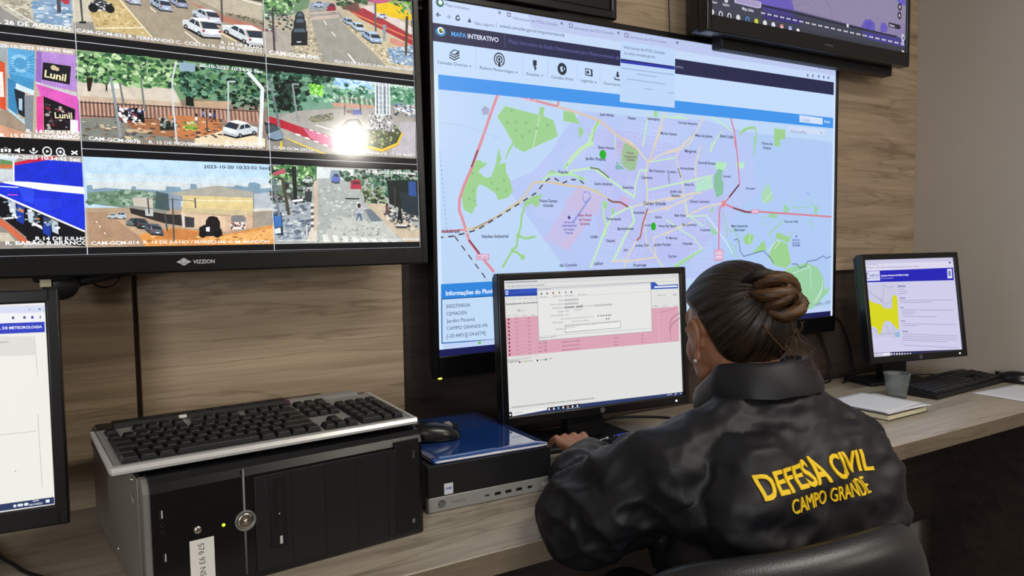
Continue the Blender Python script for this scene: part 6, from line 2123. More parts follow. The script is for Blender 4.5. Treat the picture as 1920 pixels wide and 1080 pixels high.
('L','4a3630',1.1,[6761,4344,6766,4585]),
('L','d4b8a4',1.1,[6791,4343,6797,4584]),
('L','4a3630',1.1,[6822,4343,6827,4582]),
('L','d4b8a4',1.1,[6852,4342,6858,4581]),
('L','4a3630',1.1,[6883,4341,6888,4579]),
('L','d4b8a4',1.1,[6913,4341,6919,4578]),
('L','4a3630',1.1,[6944,4340,6950,4577]),
('L','d4b8a4',1.1,[6975,4340,6981,4575]),
('L','4a3630',1.1,[7006,4339,7012,4574]),
('L','d4b8a4',1.1,[7037,4338,7043,4572]),
('L','4a3630',1.1,[7068,4338,7074,4571]),
('L','d4b8a4',1.1,[7099,4337,7105,4569]),
('L','4a3630',1.1,[7130,4337,7137,4568]),
('L','d4b8a4',1.1,[7162,4336,7168,4567]),
('L','4a3630',1.1,[7193,4335,7199,4565]),
('L','d4b8a4',1.1,[7224,4335,7231,4564]),
('L','4a3630',1.1,[7256,4334,7263,4562]),
('L','d4b8a4',1.1,[7288,4334,7294,4561]),
('L','4a3630',1.1,[7319,4333,7326,4559]),
('L','d4b8a4',1.1,[7351,4332,7358,4558]),
('L','4a3630',1.1,[7383,4332,7390,4556]),
('L','d4b8a4',1.1,[7415,4331,7422,4555]),
('L','4a3630',1.1,[7447,4331,7455,4553]),
('L','d4b8a4',1.1,[7479,4330,7487,4552]),
('L','4a3630',1.1,[7512,4329,7519,4550]),
('L','d4b8a4',1.1,[7544,4329,7552,4549]),
('L','4a3630',1.1,[7577,4328,7584,4547]),
('L','d4b8a4',1.1,[7609,4328,7617,4546]),
('L','4a3630',1.1,[7642,4327,7650,4544]),
('L','d4b8a4',1.1,[7674,4326,7683,4543]),
('L','4a3630',1.1,[7707,4326,7715,4541]),
('L','d4b8a4',1.1,[7740,4325,7748,4540]),
('L','4a3630',1.1,[7773,4324,7782,4538]),
('L','d4b8a4',1.1,[7806,4324,7815,4537]),
('L','4a3630',1.1,[7840,4323,7848,4535]),
('L','d4b8a4',1.1,[7873,4323,7882,4534]),
('L','4a3630',1.1,[7906,4322,7915,4532]),
('L','d4b8a4',1.1,[7940,4321,7949,4530]),
('L','4a3630',1.1,[7973,4321,7982,4529]),
('L','d4b8a4',1.1,[8007,4320,8016,4527]),
('L','4a3630',1.1,[8041,4319,8050,4526]),
('L','d4b8a4',1.1,[8075,4319,8084,4524]),
('L','4a3630',1.1,[8109,4318,8118,4523]),
('L','d4b8a4',1.1,[8143,4317,8152,4521]),
('L','4a3630',1.1,[8177,4317,8187,4519]),
('L','d4b8a4',1.1,[8211,4316,8221,4518]),
('L','4a3630',1.1,[8246,4315,8255,4516]),
('L','d4b8a4',1.1,[8280,4315,8290,4515]),
('L','4a3630',1.1,[8315,4314,8325,4513]),
('L','d4b8a4',1.1,[8349,4313,8359,4512]),
('L','4a3630',1.1,[8384,4313,8394,4510]),
('L','d4b8a4',1.1,[8419,4312,8429,4508]),
('L','4a3630',1.1,[8454,4311,8464,4507]),
('L','d4b8a4',1.1,[8489,4311,8500,4505]),
('L','4a3630',1.1,[8524,4310,8535,4503]),
('L','d4b8a4',1.1,[8559,4309,8570,4502]),
('L','4a3630',1.1,[8595,4309,8606,4500]),
('L','d4b8a4',1.1,[8630,4308,8641,4498]),
('L','4a3630',1.1,[8666,4307,8677,4497]),
('L','d4b8a4',1.1,[8702,4307,8713,4495]),
('L','4a3630',1.1,[8737,4306,8749,4494]),
('L','d4b8a4',1.1,[8773,4305,8785,4492]),
('L','4a3630',1.1,[8809,4305,8821,4490]),
('L','d4b8a4',1.1,[8846,4304,8857,4489]),
('L','4a3630',1.1,[8882,4303,8894,4487]),
('L','d4b8a4',1.1,[8918,4303,8930,4485]),
('L','4a3630',1.1,[8955,4302,8967,4483]),
('L','d4b8a4',1.1,[8991,4301,9003,4482]),
('L','4a3630',1.1,[9028,4300,9040,4480]),
('L','3a3430',1.6,[6085,4386,9054,4301]),
('L','3a3430',1.6,[6075,4602,7610,4553]),
('P','7c8078',[6082,4646,6659,4591,7549,4903,6094,5024]),
('P','9c6848',[6678,4635,7499,4526,7595,4876,6941,4823]),
('P','c07a4c',[7390,4487,8214,4472,8412,4826,7550,4879]),
('P','c9b090',[6734,4768,7159,4762,7048,4816,6773,4823]),
('P','e4d2b0',[7823,4862,8396,4655,9045,4787,9038,4940,7818,4959]),
('F',['5f5048','d8c0a0','8c5a40','a87858','484440'],160,3.6,3,[6111,4655,8308,4489,8292,4833,6115,4989]),
('P','1c1c24',[6624,4457,7024,4423,7036,4631,6676,4669]),
('F',['101018','d8d4d4','2a3a6a','8a3a40','f0ece8'],70,4,1,[6636,4433,7036,4411,7025,4632,6677,4658]),
('P','2a302c',[7276,4590,7541,4594,7534,4737,7268,4755]),
('F',['7a8a80','b0b8b0','1c201c'],24,4,1,[7279,4520,7542,4570,7512,4739,7269,4732]),
('F',['7fa040','b4c868','4a6a28'],26,4,2,[7652,4610,7882,4569,7829,4717,7669,4728]),
('P','707078',[7844,4536,7877,4533,7893,4629,7878,4630,7859,4573,7831,4633,7819,4634]),
('P','e8e4e4',[7845,4474,7882,4471,7884,4543,7836,4546]),
('E','3a2a24',2.4,3.2,[7865,4454]),
('P','404858',[7966,4430,7996,4428,8010,4511,7997,4512,7980,4463,7954,4516,7945,4516]),
('P','6f8ab8',[7967,4376,8000,4373,8002,4436,7960,4439]),
('E','3a2a24',2.1,2.8,[7984,4358]),
('P','303848',[8082,4445,8112,4443,8126,4527,8113,4528,8095,4478,8070,4531,8060,4532]),
('P','c4ccd8',[8083,4391,8116,4388,8118,4451,8075,4454]),
('E','3a2a24',2.1,2.8,[8100,4372]),
('P','222838',[8150,4452,8184,4449,8201,4546,8185,4547,8165,4490,8136,4551,8125,4551]),
('P','2f3f70',[8151,4390,8189,4387,8191,4459,8142,4462]),
('E','3a2a24',2.4,3.2,[8171,4369]),
('P','202024',[6477,4130,6496,4128,6504,4184,6496,4184,6485,4152,6470,4187,6463,4188]),
('P','303038',[6478,4094,6498,4092,6500,4133,6473,4136]),
('E','3a2a24',1.5,2.0,[6489,4081]),
('L','c9ccd0',3,[7569,3597,7498,3888,7500,4408,7524,4952]),
('L','dde4e8',7,[8797,3616,9035,3879,9004,4285,8946,4920]),
('L','8a949c',4,[6557,3941,6607,4390,6655,4899]),
('L','b8c4c4',3,[8556,3803,8434,3815,8399,4580]),
('L','6b7474',3,[6686,4018,6731,4379]),
('L','707c78',3,[7007,3893,7045,4445]),
('L','3a3a3a',2,[8033,4316,8037,4728]),
('P','8fa8b8',[7622,3567,7894,3564,7876,3705,7626,3714]),
('P','17191e',[8926,4718,8528,4821,8294,4772,8338,4720]),
('P',(230,237,242),[8920,4596,8814,4605,8575,4557,8678,4548]),
('P','2a3442',[8802,4603,8742,4526,8551,4488,8587,4560]),
('P',(203,209,214),[8916,4681,8920,4596,8822,4603,8754,4525,8605,4559,8546,4665,8533,4777]),
('P',(235,242,247),[8754,4525,8605,4559,8407,4520,8554,4485]),
('P','2a3442',[8800,4600,8747,4544,8687,4555,8695,4625]),
('P','2a3442',[8683,4628,8676,4558,8624,4572,8583,4654]),
('P','2a3442',[8532,4658,8583,4565,8413,4531,8326,4616]),
('P',(219,226,230),[8546,4665,8311,4617,8295,4733,8529,4782]),
('P',(180,186,190),[8531,4742,8297,4694,8295,4741,8529,4791]),
('P','d4dade',[8538,4680,8507,4674,8509,4716,8532,4721]),
('P','d4dade',[8304,4632,8334,4638,8321,4677,8298,4672]),
('P','e8e8e8',[8447,4712,8382,4698,8381,4720,8446,4734]),
('L',(158,163,166),0.5,[8686,4732,8691,4633]),
('E','121418',3.8,4.0,[8852,4697]),
('E','8a8d94',2.0,2.2,[8852,4697]),
('E','121418',3.7,4.0,[8604,4759]),
('E','8a8d94',1.9,2.2,[8604,4759]),
('T','e8eaee','20-10-2023 10:34:45 Sex',2,[7950,3606,9060,3600]),
('T','f2f4f6','CAM-GCM-007B',3,[6189,4980,6955,4996]),
('T','e4e6ea','R. 15 DE NOVEMBRO / AV. AFONSO PENA',2,[7083,4989,8999,4972]),
('T','eef0f2','R. 14 DE JULHO',3,[8348,4916,9040,4902]),
('P','9a948c',[9130,3545,12150,3545,12150,5015,9130,5015]),
('P','6f9a84',[9128,3567,12192,3456,12173,3912,11087,4006,9671,4231,9117,4377]),
('P','bcdcf4',[10442,3528,11409,3508,11247,3772,10518,3734]),
('F',['9cc8ec','c8e4fa','7fb0d4'],60,6,1.5,[10414,3531,11348,3515,11250,3689,10462,3713]),
('F',['5f9a7a','3e7a58','8cc09c','2c5a48','b0d0b8'],260,6,1.3,[9799,3752,12191,3485,12174,3884,10971,3961,9948,4051]),
('F',['12281f','1d3a2c','2c5440','43705a','6f9a80'],260,7.5,1.3,[9129,3542,10412,3558,9960,3788,9725,4226,9145,4324]),
('P','131b18',[9377,3744,9585,3774,9538,4241,9380,4254]),
('F',['0e1512','16211c','2c4438'],110,7,1.2,[9278,3652,9749,3680,9676,4127,9304,4209]),
('F',['7fd048','a4e468','58a830'],50,5,1.2,[9936,3713,10210,3711,10174,3899,9955,3893]),
('L','5a4a44',1.6,[10512,3868,10514,4033]),
('L','d8c4b4',1.6,[10563,3868,10565,4032]),
('L','5a4a44',1.6,[10615,3869,10617,4030]),
('L','d8c4b4',1.6,[10666,3870,10668,4028]),
('L','5a4a44',1.6,[10718,3870,10720,4026]),
('L','d8c4b4',1.6,[10770,3871,10772,4024]),
('L','5a4a44',1.6,[10823,3871,10825,4023]),
('L','d8c4b4',1.6,[10875,3872,10877,4021]),
('L','5a4a44',1.6,[10928,3873,10930,4019]),
('L','d8c4b4',1.6,[10981,3873,10983,4017]),
('L','5a4a44',1.6,[11034,3874,11037,4015]),
('L','d8c4b4',1.6,[11087,3874,11090,4014]),
('L','5a4a44',1.6,[11140,3875,11144,4012]),
('L','d8c4b4',1.6,[11194,3876,11198,4010]),
('L','5a4a44',1.6,[11248,3876,11252,4008]),
('L','d8c4b4',1.6,[11302,3877,11306,4006]),
('P','c09480',[10365,4014,11237,3993,11234,4075,10389,4092]),
('P','a6a29c',[9671,4231,11235,4048,12159,4255,12131,4941,9064,4989,9087,4481]),
('P','8a867e',[9937,4314,10385,4199,10378,4359,9959,4417]),
('F',['5f6a4c','8a8468','44523c'],50,4,2,[9909,4316,10355,4228,10350,4361,9932,4419]),
('P','b8b2b8',[11809,4281,12159,4255,12131,4941,11595,4911]),
('F',['d4d8e0','7488a8','404858','e8ecf0'],60,4.5,2,[11668,3900,12173,3912,12163,4169,11689,4150]),
('P','b02838',[9122,4372,9321,4412,9765,4535,10476,4700,10783,4925,10354,4908,9547,4628,9117,4504]),
('P','d07090',[9764,4548,10476,4700,10754,4927,10354,4908,9918,4734]),
('P','ece4e6',[9626,4653,9718,4673,9704,4700,9611,4680]),
('P','ece4e6',[9899,4557,9966,4579,9957,4600,9887,4579]),
('P','ece4e6',[9800,4707,9894,4728,9879,4755,9786,4734]),
('P','ece4e6',[10039,4600,10107,4622,10098,4644,10027,4622]),
('P','ece4e6',[9977,4762,10072,4783,10057,4810,9962,4789]),
('P','ece4e6',[10181,4644,10250,4666,10240,4688,10169,4666]),
('P','ece4e6',[10157,4817,10253,4838,10238,4866,10142,4845]),
('P','ece4e6',[10324,4688,10394,4710,10384,4732,10312,4710]),
('P','ece4e6',[10339,4874,10437,4895,10421,4923,10323,4901]),
('P','ece4e6',[10469,4732,10540,4755,10530,4777,10457,4755]),
('P','ece4e6',[10524,4931,10623,4953,10607,4980,10508,4958]),
('P','ece4e6',[10616,4778,10687,4801,10678,4823,10604,4800]),
('L','dcd8d4',2.5,[10025,4477,10426,4556]),
('L','e4c83c',2.6,[9436,4764,10182,5010]),
('L','e0d8d0',2.6,[10769,4574,11009,4449]),
('P','8d8880',[9124,4783,9436,4764,10071,5015,9113,5037]),
('P','e2c22a',[9324,4822,9355,4820,9369,4973,9301,4977]),
('P','3c4a34',[11007,4503,11681,4346,11831,4504,11696,4738,11383,4853,10966,4779]),
('F',['6f8048','3a4a30','8c9a60','54462e','a0a870'],110,4,1.4,[11036,4529,11680,4374,11767,4537,11633,4741,11354,4813,10997,4750]),
('L','e8c020',4,[10936,4795,11382,4872,11728,4722,11847,4503]),
('L','c89820',2,[10934,4822,11387,4905,11758,4748]),
('P','b8b4b4',[11109,4195,11597,4129,11675,4487,11068,4472]),
('F',['5c5c60','e0e0e0','84848a','3c3c40'],130,3.4,1,[11125,4167,11613,4114,11659,4488,11083,4471]),
('P','93a4ac',[11280,3549,11598,3517,11580,4158,11259,4183]),
('L','e8eaec',2.6,[11287,3535,11268,4183]),
('L','e8eaec',2.6,[11362,3527,11344,4177]),
('L','e8eaec',2.6,[11445,3519,11427,4170]),
('L','e8eaec',2.6,[11531,3510,11512,4164]),
('L','e8eaec',2.6,[11598,3503,11580,4158]),
('L','d8dadc',1.3,[11284,3604,11604,3588]),
('L','d8dadc',1.3,[11280,3698,11600,3683]),
('L','d8dadc',1.3,[11276,3791,11596,3778]),
('L','d8dadc',1.3,[11272,3885,11592,3873]),
('L','d8dadc',1.3,[11268,3979,11588,3968]),
('L','d8dadc',1.3,[11264,4073,11584,4063]),
('L','d8dadc',1.3,[11260,4167,11580,4158]),
('L','303c44',1.5,[11321,3572,11342,3653]),
('L','303c44',1.5,[11483,3556,11501,3637]),
('L','303c44',1.5,[11317,3672,11338,3753]),
('L','303c44',1.5,[11479,3656,11497,3738]),
('L','303c44',1.5,[11313,3771,11334,3852]),
('L','303c44',1.5,[11474,3756,11492,3838]),
('L','303c44',1.5,[11309,3871,11329,3952]),
('L','303c44',1.5,[11470,3856,11488,3938]),
('L','303c44',1.5,[11304,3970,11325,4051]),
('L','303c44',1.5,[11466,3956,11484,4038]),
('L','303c44',1.5,[11300,4070,11321,4151]),
('L','303c44',1.5,[11462,4057,11480,4138]),
('P','4858a0',[10745,4129,10965,4103,10976,4200,10784,4221]),
('P','7a6a68',[10643,4138,10789,4112,10786,4194,10656,4190]),
('P','3a342e',[10545,4427,10665,4316,10898,4288,10987,4409,10947,4521,10569,4546]),
('P','6f7a80',[10646,4407,10707,4335,10868,4317,10908,4401]),
('P','2a2f34',[9036,4484,9239,4508,9387,4689,9369,4793,9225,4827,9098,4810]),
('P','7f92a4',[9090,4696,9313,4605,9386,4702,9370,4768,9226,4802,9105,4758]),
('P','46525c',[9046,4547,9213,4522,9300,4606,9104,4670]),
('L','6d7a7c',4,[9173,3688,9234,4063,9326,4591]),
('L','8a9698',3.4,[9719,3734,9600,3741,9627,4027,9675,4437]),
('L','9aa4a4',2.2,[9103,3835,9216,3887]),
('L','4c4c4c',2.5,[10619,4046,10611,4234]),
('L','4c4c4c',2.5,[10941,3964,10949,4126]),
('T','dfe3e8','20-10-2023 10:34:44 Sex',2,[10987,3593,12155,3573]),
('T','d8dade','CAM-GCM-2952A',2,[9193,4962,9962,4981]),
('T','e0e2e6','AV. AFONSO PENA / R. 13 DE MAIO',2,[10408,4972,12114,4970]),
('P','a09a94',[3050,5255,6070,5255,6070,6725,3050,6725]),
('P','c4d0dc',[3348,5250,4544,5287,4528,5599,3330,5602]),
('P','c8b090',[3331,5582,4616,5554,4591,6056,3303,6111]),
('F',['2f5a3a','4b7d4a','6fa05c','9cc287','1f3d2c','c3dcae'],90,6,1.3,[3336,5484,4450,5478,4436,5747,3319,5797]),
('P','8c8780',[3305,6071,4594,5993,4558,6705,3273,6699]),
('P','c4d0dc',[4460,5271,5211,5297,5151,5406,4452,5436]),
('P','5f8a58',[4975,5350,5135,5375,5132,5429,4971,5425]),
('P','c87040',[4622,5429,5141,5428,5138,5482,4619,5492]),
('P','c4ccd0',[4619,5502,5143,5503,5134,5685,4610,5680]),
('P','182ec8',[5151,5406,5504,5326,6097,5355,6102,5747,5138,5674]),
('P','c02040',[5152,5396,5468,5306,5752,5266,5673,5318,5150,5439]),
('P','eef0f2',[5134,5386,5156,5381,5145,5674,5129,5675]),
('P','f0f2f4',[4985,5690,5320,5684,6102,5751,6096,5863,5499,5810,5010,5714]),
('P','1a30d0',[4610,5680,5010,5714,5499,5810,6096,5863,6114,6484,4947,5914,4606,5763]),
('P','2b46e0',[5188,5759,5397,5803,5376,6025,5250,5984]),
('P','2238d6',[5390,5938,5757,5954,5750,6087,5558,6132,5392,6090]),
('L','cfe0f8',1.6,[4954,5765,5187,5774]),
('L','d050c0',1.6,[5046,5891,5172,5892]),
('L','e8eef8',2.5,[4777,5801,4948,5893,5481,6166,6114,6489]),
('P','0a0c12',[4601,5847,4947,5920,5480,6188,6121,6511,6111,6714,5274,6611,4578,6307]),
('P','b8c4d0',[5051,5965,5139,6007,5139,6200,5060,6158]),
('P','b8c4d0',[5289,6113,5379,6156,5379,6351,5298,6308]),
('P','b8c4d0',[5599,6264,5692,6308,5692,6507,5608,6462]),
('P','1c3a9c',[5157,6028,5254,6081,5232,6351,5135,6286]),
('P','1c3a9c',[5501,6220,5602,6275,5579,6550,5479,6483]),
('F',['8ca0b0','3a4858','c08050','e0e4e8'],40,4,1.5,[4981,5945,5701,6308,5730,6507,5039,6222]),
('L','d8dce0',3,[4930,6265,5101,6243]),
('P','e8e8e8',[5344,6308,5471,6373,5478,6428,5360,6351]),
('P','8c8780',[4582,6224,4932,6222,5259,6546,5195,6718,4558,6705]),
('L','c86848',9,[4826,6223,5030,6393,5237,6622]),
('P','c8bca8',[4572,6433,5026,6479,5110,6609,4564,6600]),
('T','f4f4f8','20-10-2023 10:34:45 Sex',3,[4976,5329,6055,5337]),
('T','fafafc','R.14 DE JULHO',3,[5376,6595,6100,6606]),
('T','fafafc','R. BARÃO R.BRANCO',3,[4981,6662,6101,6676]),
('P','b8d4ea',[6090,5255,9110,5255,9110,6725,6090,6725]),
('P','c6d8e4',[6129,5522,9466,5506,9504,5842,6120,5903]),
('P','cdd4d6',[6122,5656,9462,5610,9502,5894,6118,5948]),
('P','b09880',[6082,6084,9551,5998,9515,6806,6050,6736]),
('P','7d98ac',[6123,5724,6199,5710,6206,5778,6399,5750,6770,5776,6783,5718,6846,5716,6855,5762,7308,5775,7322,5704,7545,5710,7554,5758,7702,5742,7713,5646,7809,5655,7817,5727,8135,5671,8446,5687,8472,5649,8691,5681,8707,5605,8820,5590,8919,5625,8916,5701,9407,5663,9500,5946,6118,5948]),
('P','6f8a78',[6123,5836,6791,5775,7327,5834,7336,6119,6671,6078,6145,6015]),
('F',['5c7c62','86a08c','4a6a50','a0b4a4','728c74'],160,6,1.4,[6132,5858,6768,5799,7326,5858,7316,6072,6672,6055,6145,6004]),
('P','45585a',[7154,5791,7349,5834,7358,6119,7117,6121]),
('P','c0b8ac',[6785,5903,7094,5897,7097,6074,6798,6053]),
('P','8a97a8',[7349,5834,7549,5854,7537,6117,7349,6071]),
('P','8a8a84',[6736,6031,7075,6074,7314,6119,7312,6167,6734,6077]),
('P','2f2c2c',[6734,6077,7311,6178,7556,6189,7547,6381,7260,6333,6751,6170]),
('P','b8c0bc',[6967,6087,7096,6097,7090,6215,6972,6203]),
('P','a8a498',[7350,5822,8135,5671,8787,5767,8758,5856,7571,5865]),
('P','d8c48c',[7572,5853,8770,5868,8772,6108,7562,6069]),
('P','e4d8b0',[7569,5925,8768,5919,8767,5944,7567,5949]),
('P','c9b890',[7562,6069,8772,6108,8755,6209,7536,6141]),
('P','d8bca0',[7536,6141,8277,6211,8265,6483,7546,6405]),
('P','ccae94',[8277,6211,8756,6171,8746,6411,8265,6483]),
('P','b0b8c0',[8760,5805,9537,5712,9548,6050,8773,6083]),
('P','9c9488',[8796,6133,9520,6076,9509,6336,8784,6386]),
('L','8a8478',2,[8785,5805,8764,6386]),
('P','d8d4cc',[8773,6070,9523,6024,9520,6076,8771,6120]),
('P','1c1618',[7922,6468,7938,6285,7992,6216,8063,6206,8133,6226,8177,6310,8174,6482]),
('P','7d7c7c',[8374,6210,8447,6190,8582,6189,8629,6234,8626,6310,8369,6315]),
('P','e4e0d8',[8356,6322,8626,6310,8620,6436,8351,6446]),
('F',['707070','303030','a05050'],26,3,1,[8368,6335,8613,6322,8608,6423,8363,6434]),
('P','3c3a40',[7589,6213,7748,6237,7740,6406,7591,6405]),
('P','d0d0d0',[7557,6165,7591,6177,7580,6405,7551,6393]),
('P','a8896e',[6118,6151,6420,6149,6880,6566,6937,6718,6122,6692]),
('P','c4a484',[6399,6160,6522,6171,7051,6591,6880,6566]),
('P','d8924c',[6861,6519,7389,6405,8262,6533,9538,6284,9516,6780,6937,6718]),
('P','e8ae68',[7974,6603,9534,6363,9525,6571,8448,6709]),
('P','c07c44',[7389,6405,7932,6505,7787,6625,7073,6591]),
('F',['c88850','e0a468','a86c3c','f0c088'],90,4,3,[6988,6543,8213,6557,9479,6414,9466,6701,7025,6685]),
('P','e4d8c8',[6221,6297,6245,6297,6251,6329,6228,6324]),
('P','e4d8c8',[6264,6372,6288,6372,6294,6404,6270,6399]),
('P','e4d8c8',[6333,6479,6358,6479,6364,6511,6340,6507]),
('P','14181e',[6399,6235,6536,6239,6531,6254,6466,6255,6409,6247]),
('P','b4bcc4',[6397,6216,6406,6203,6429,6197,6450,6178,6470,6171,6510,6175,6534,6199,6540,6211,6538,6239,6524,6247,6467,6247,6424,6239,6399,6231]),
('P','2c3848',[6433,6198,6451,6181,6470,6178,6472,6200]),
('P','2c3848',[6476,6200,6476,6178,6507,6181,6524,6200]),
('P','c8ccd4',[6401,6215,6414,6214,6414,6221,6401,6223]),
('P','a03030',[6530,6213,6539,6211,6539,6219,6530,6221]),
('E','15171c',1.3,1.5,[6424,6242]),
('E','8a8c92',0.7,0.8,[6424,6242]),
('E','15171c',1.3,1.5,[6507,6242]),
('E','8a8c92',0.7,0.8,[6507,6242]),
('P','14181e',[6502,6240,6681,6245,6674,6266,6589,6268,6516,6257]),
('P','b8c0c8',[6499,6211,6511,6194,6541,6185,6569,6157,6595,6148,6647,6153,6678,6187,6686,6205,6682,6245,6665,6257,6590,6257,6535,6245,6502,6234]),
('P','2c3848',[6547,6186,6570,6161,6595,6157,6597,6189]),
('P','2c3848',[6603,6189,6602,6157,6643,6161,6664,6189]),
('P','c8ccd4',[6505,6211,6522,6209,6521,6219,6504,6221]),
('P','a03030',[6673,6207,6684,6205,6684,6216,6672,6219]),
('E','15171c',1.6,1.8,[6535,6249]),
('E','8a8c92',0.9,1.0,[6535,6249]),
('E','15171c',1.7,2.0,[6643,6249]),
('E','8a8c92',0.9,1.0,[6643,6249]),
('P','14181e',[6663,6350,6865,6358,6857,6383,6762,6385,6678,6371]),
('P','6a7470',[6660,6316,6674,6295,6708,6284,6739,6250,6769,6239,6827,6246,6861,6288,6871,6309,6867,6358,6847,6372,6762,6371,6700,6357,6663,6343]),
('P','2c3848',[6714,6285,6740,6256,6768,6250,6770,6289]),
('P','2c3848',[6777,6289,6776,6250,6823,6256,6847,6289]),
('P','c8ccd4',[6666,6316,6685,6313,6685,6325,6666,6328]),
('P','a03030',[6856,6312,6869,6309,6868,6323,6855,6326]),
('E','15171c',1.9,2.2,[6700,6361]),
('E','8a8c92',1.0,1.1,[6700,6361]),
('E','15171c',1.9,2.2,[6822,6362]),
('E','8a8c92',1.0,1.1,[6822,6362]),
('P','17191e',[6761,6342,6847,6424,7022,6444,7015,6411]),
('P',(53,60,65),[6767,6273,6790,6283,6964,6302,6940,6291]),
('P','2a3442',[6799,6284,6821,6244,6960,6259,6955,6301]),
('P',(46,53,57),[6765,6321,6767,6273,6788,6282,6816,6243,6849,6270,6849,6332,6847,6397]),
('P',(54,61,66),[6816,6243,6849,6270,6995,6285,6962,6258]),
('P','2a3442',[6794,6281,6815,6253,6828,6263,6816,6301]),
('P','2a3442',[6819,6303,6830,6265,6842,6275,6841,6323]),
('P','2a3442',[6859,6330,6861,6276,6986,6290,7013,6347]),
('P',(50,57,62),[6849,6332,7023,6351,7023,6420,6848,6401]),
('P',(41,47,51),[6849,6378,7024,6397,7022,6425,6848,6406]),
('P','a83038',[6850,6341,6873,6343,6867,6367,6850,6365]),
('P','a83038',[7025,6360,7002,6358,7007,6382,7024,6384]),
('P','e8e8e8',[6912,6377,6961,6382,6960,6395,6911,6390]),
('L',(36,41,44),0.5,[6814,6363,6817,6305]),
('E','121418',0.8,2.3,[6778,6334]),
('E','8a8d94',0.4,1.3,[6778,6334]),
('E','121418',0.8,2.3,[6832,6383]),
('E','8a8d94',0.4,1.3,[6832,6383]),
('P','17191e',[6939,6436,7048,6534,7240,6550,7231,6514]),
('P',(87,97,110),[6945,6363,6975,6377,7165,6392,7135,6377]),
('P','2a3442',[6984,6377,7011,6336,7163,6348,7155,6391]),
('P',(77,86,97),[6943,6414,6945,6363,6973,6375,7005,6334,7046,6367,7050,6436,7049,6506]),
('P',(89,99,112),[7005,6334,7046,6367,7207,6380,7165,6346]),
('P','2a3442',[6979,6375,7004,6346,7020,6358,7008,6399]),
('P','2a3442',[7011,6401,7024,6360,7038,6373,7039,6426]),
('P','2a3442',[7061,6434,7060,6374,7197,6385,7229,6448]),
('P',(83,93,104),[7050,6436,7241,6451,7241,6526,7049,6510]),
('P',(68,76,86),[7051,6485,7242,6501,7240,6531,7049,6515]),
('P','a83038',[7051,6446,7076,6448,7070,6473,7051,6471]),
('P','a83038',[7243,6461,7218,6459,7223,6485,7243,6487]),
('P','e8e8e8',[7119,6482,7173,6487,7172,6501,7119,6496]),
('L',(60,67,75),0.5,[7006,6465,7009,6404]),
('E','121418',0.9,2.4,[6961,6429]),
('E','8a8d94',0.5,1.3,[6961,6429]),
('E','121418',1.0,2.5,[7029,6489]),
('E','8a8d94',0.5,1.4,[7029,6489]),
('P','1c1a1e',[7820,6407,7915,6358,8195,6433,8213,6557,7813,6565]),
('P','e8e8ec',[7932,6407,7996,6395,7992,6481,7933,6476]),
('E','101014',6,6,[7873,6529]),
('E','101014',6,6,[8119,6531]),
('L','4a4a4c',2.4,[7408,5904,7400,6643]),
('L','4a4a4c',2.4,[7278,6167,7298,6464]),
('L','4a4a4c',2.4,[7018,5911,7028,6168]),
('L','4a4a4c',2.4,[7775,5898,7776,6067]),
('L','5a5650',1,[7018,5911,7411,5928,7782,5946]),
('T','3c4a5c','2023-10-20 10:33:02 Sex',3,[7942,5370,9071,5351]),
('T','f0f0f0','CAM-GCM-014',3,[6142,6681,6853,6682]),
('T','efe6dc','R. 14 DE JULHO / MARECHAL C. M. RONDON',2,[6918,6676,9036,6699]),
('P','a9aca8',[9130,5255,12150,5255,12150,6725,9130,6725]),
('P','d4dcdc',[9991,5265,10739,5290,10730,5494,9994,5516]),
('P','a8aeaa',[9995,5490,10444,5449,10779,5710,11771,6710,9832,6707]),
('P','bcc0ba',[10355,6203,11414,6312,11708,6709,9997,6696]),
('F',['c4c8c2','989c96','d0d2cc','8f948e'],220,3.2,1.6,[10045,5594,10524,5581,11583,6707,9887,6694]),
('P','5f7a60',[9115,5275,10005,5252,9980,5517,9707,5839,9121,6003]),
('F',['2f5a3a','4b7d4a','6fa05c','9cc287','1f3d2c','c3dcae','3a4a48'],260,6,1.2,[9115,5275,9991,5265,9927,5465,9610,5606,9113,5619]),
('F',['3c4846','70807c','b0b8b4','262c2c','5a4a48'],170,5,1.4,[9116,5543,9911,5519,9869,5862,9122,5977]),
('P','9ea6ae',[9122,5977,9868,5888,9834,6654,9143,6670]),
('F',['6f7c8c','c4cacc','586472','8892a0'],150,5,2,[9121,6003,9837,5968,9808,6627,9144,6644]),
('L','c8b4a0',7,[9965,5543,9957,6046,9902,6681]),
('P','e4dcd4',[9851,5968,9914,5962,9912,5999,9849,6005]),
('P','4c4a48',[9848,6026,9911,6020,9910,6057,9847,6063]),
('P','e4dcd4',[9846,6084,9909,6078,9907,6115,9844,6121]),
('P','4c4a48',[9843,6142,9906,6136,9905,6173,9842,6179]),
('P','e4dcd4',[9841,6200,9904,6194,9902,6231,9839,6237]),
('P','4c4a48',[9838,6258,9901,6252,9900,6290,9836,6295]),
('P','e4dcd4',[9836,6316,9899,6311,9897,6348,9834,6353]),
('P','4c4a48',[9833,6374,9896,6369,9894,6406,9831,6411]),
('P','e4dcd4',[9830,6432,9894,6427,9892,6464,9829,6469]),
('P','4c4a48',[9828,6490,9891,6485,9889,6522,9826,6527]),
('P','e4dcd4',[9825,6548,9888,6543,9887,6581,9824,6585]),
('P','4c4a48',[9823,6606,9886,6602,9884,6639,9821,6643]),
('P','202624',[9506,5272,9599,5268,9594,5971,9528,5972]),
('P','4a4638',[9298,5512,9364,5510,9452,6180,9394,6186]),
('P','b05868',[9148,5414,9359,5317,9408,5405,9171,5464]),
('P','14181e',[9710,5558,9905,5558,9898,5581,9806,5586,9726,5576]),
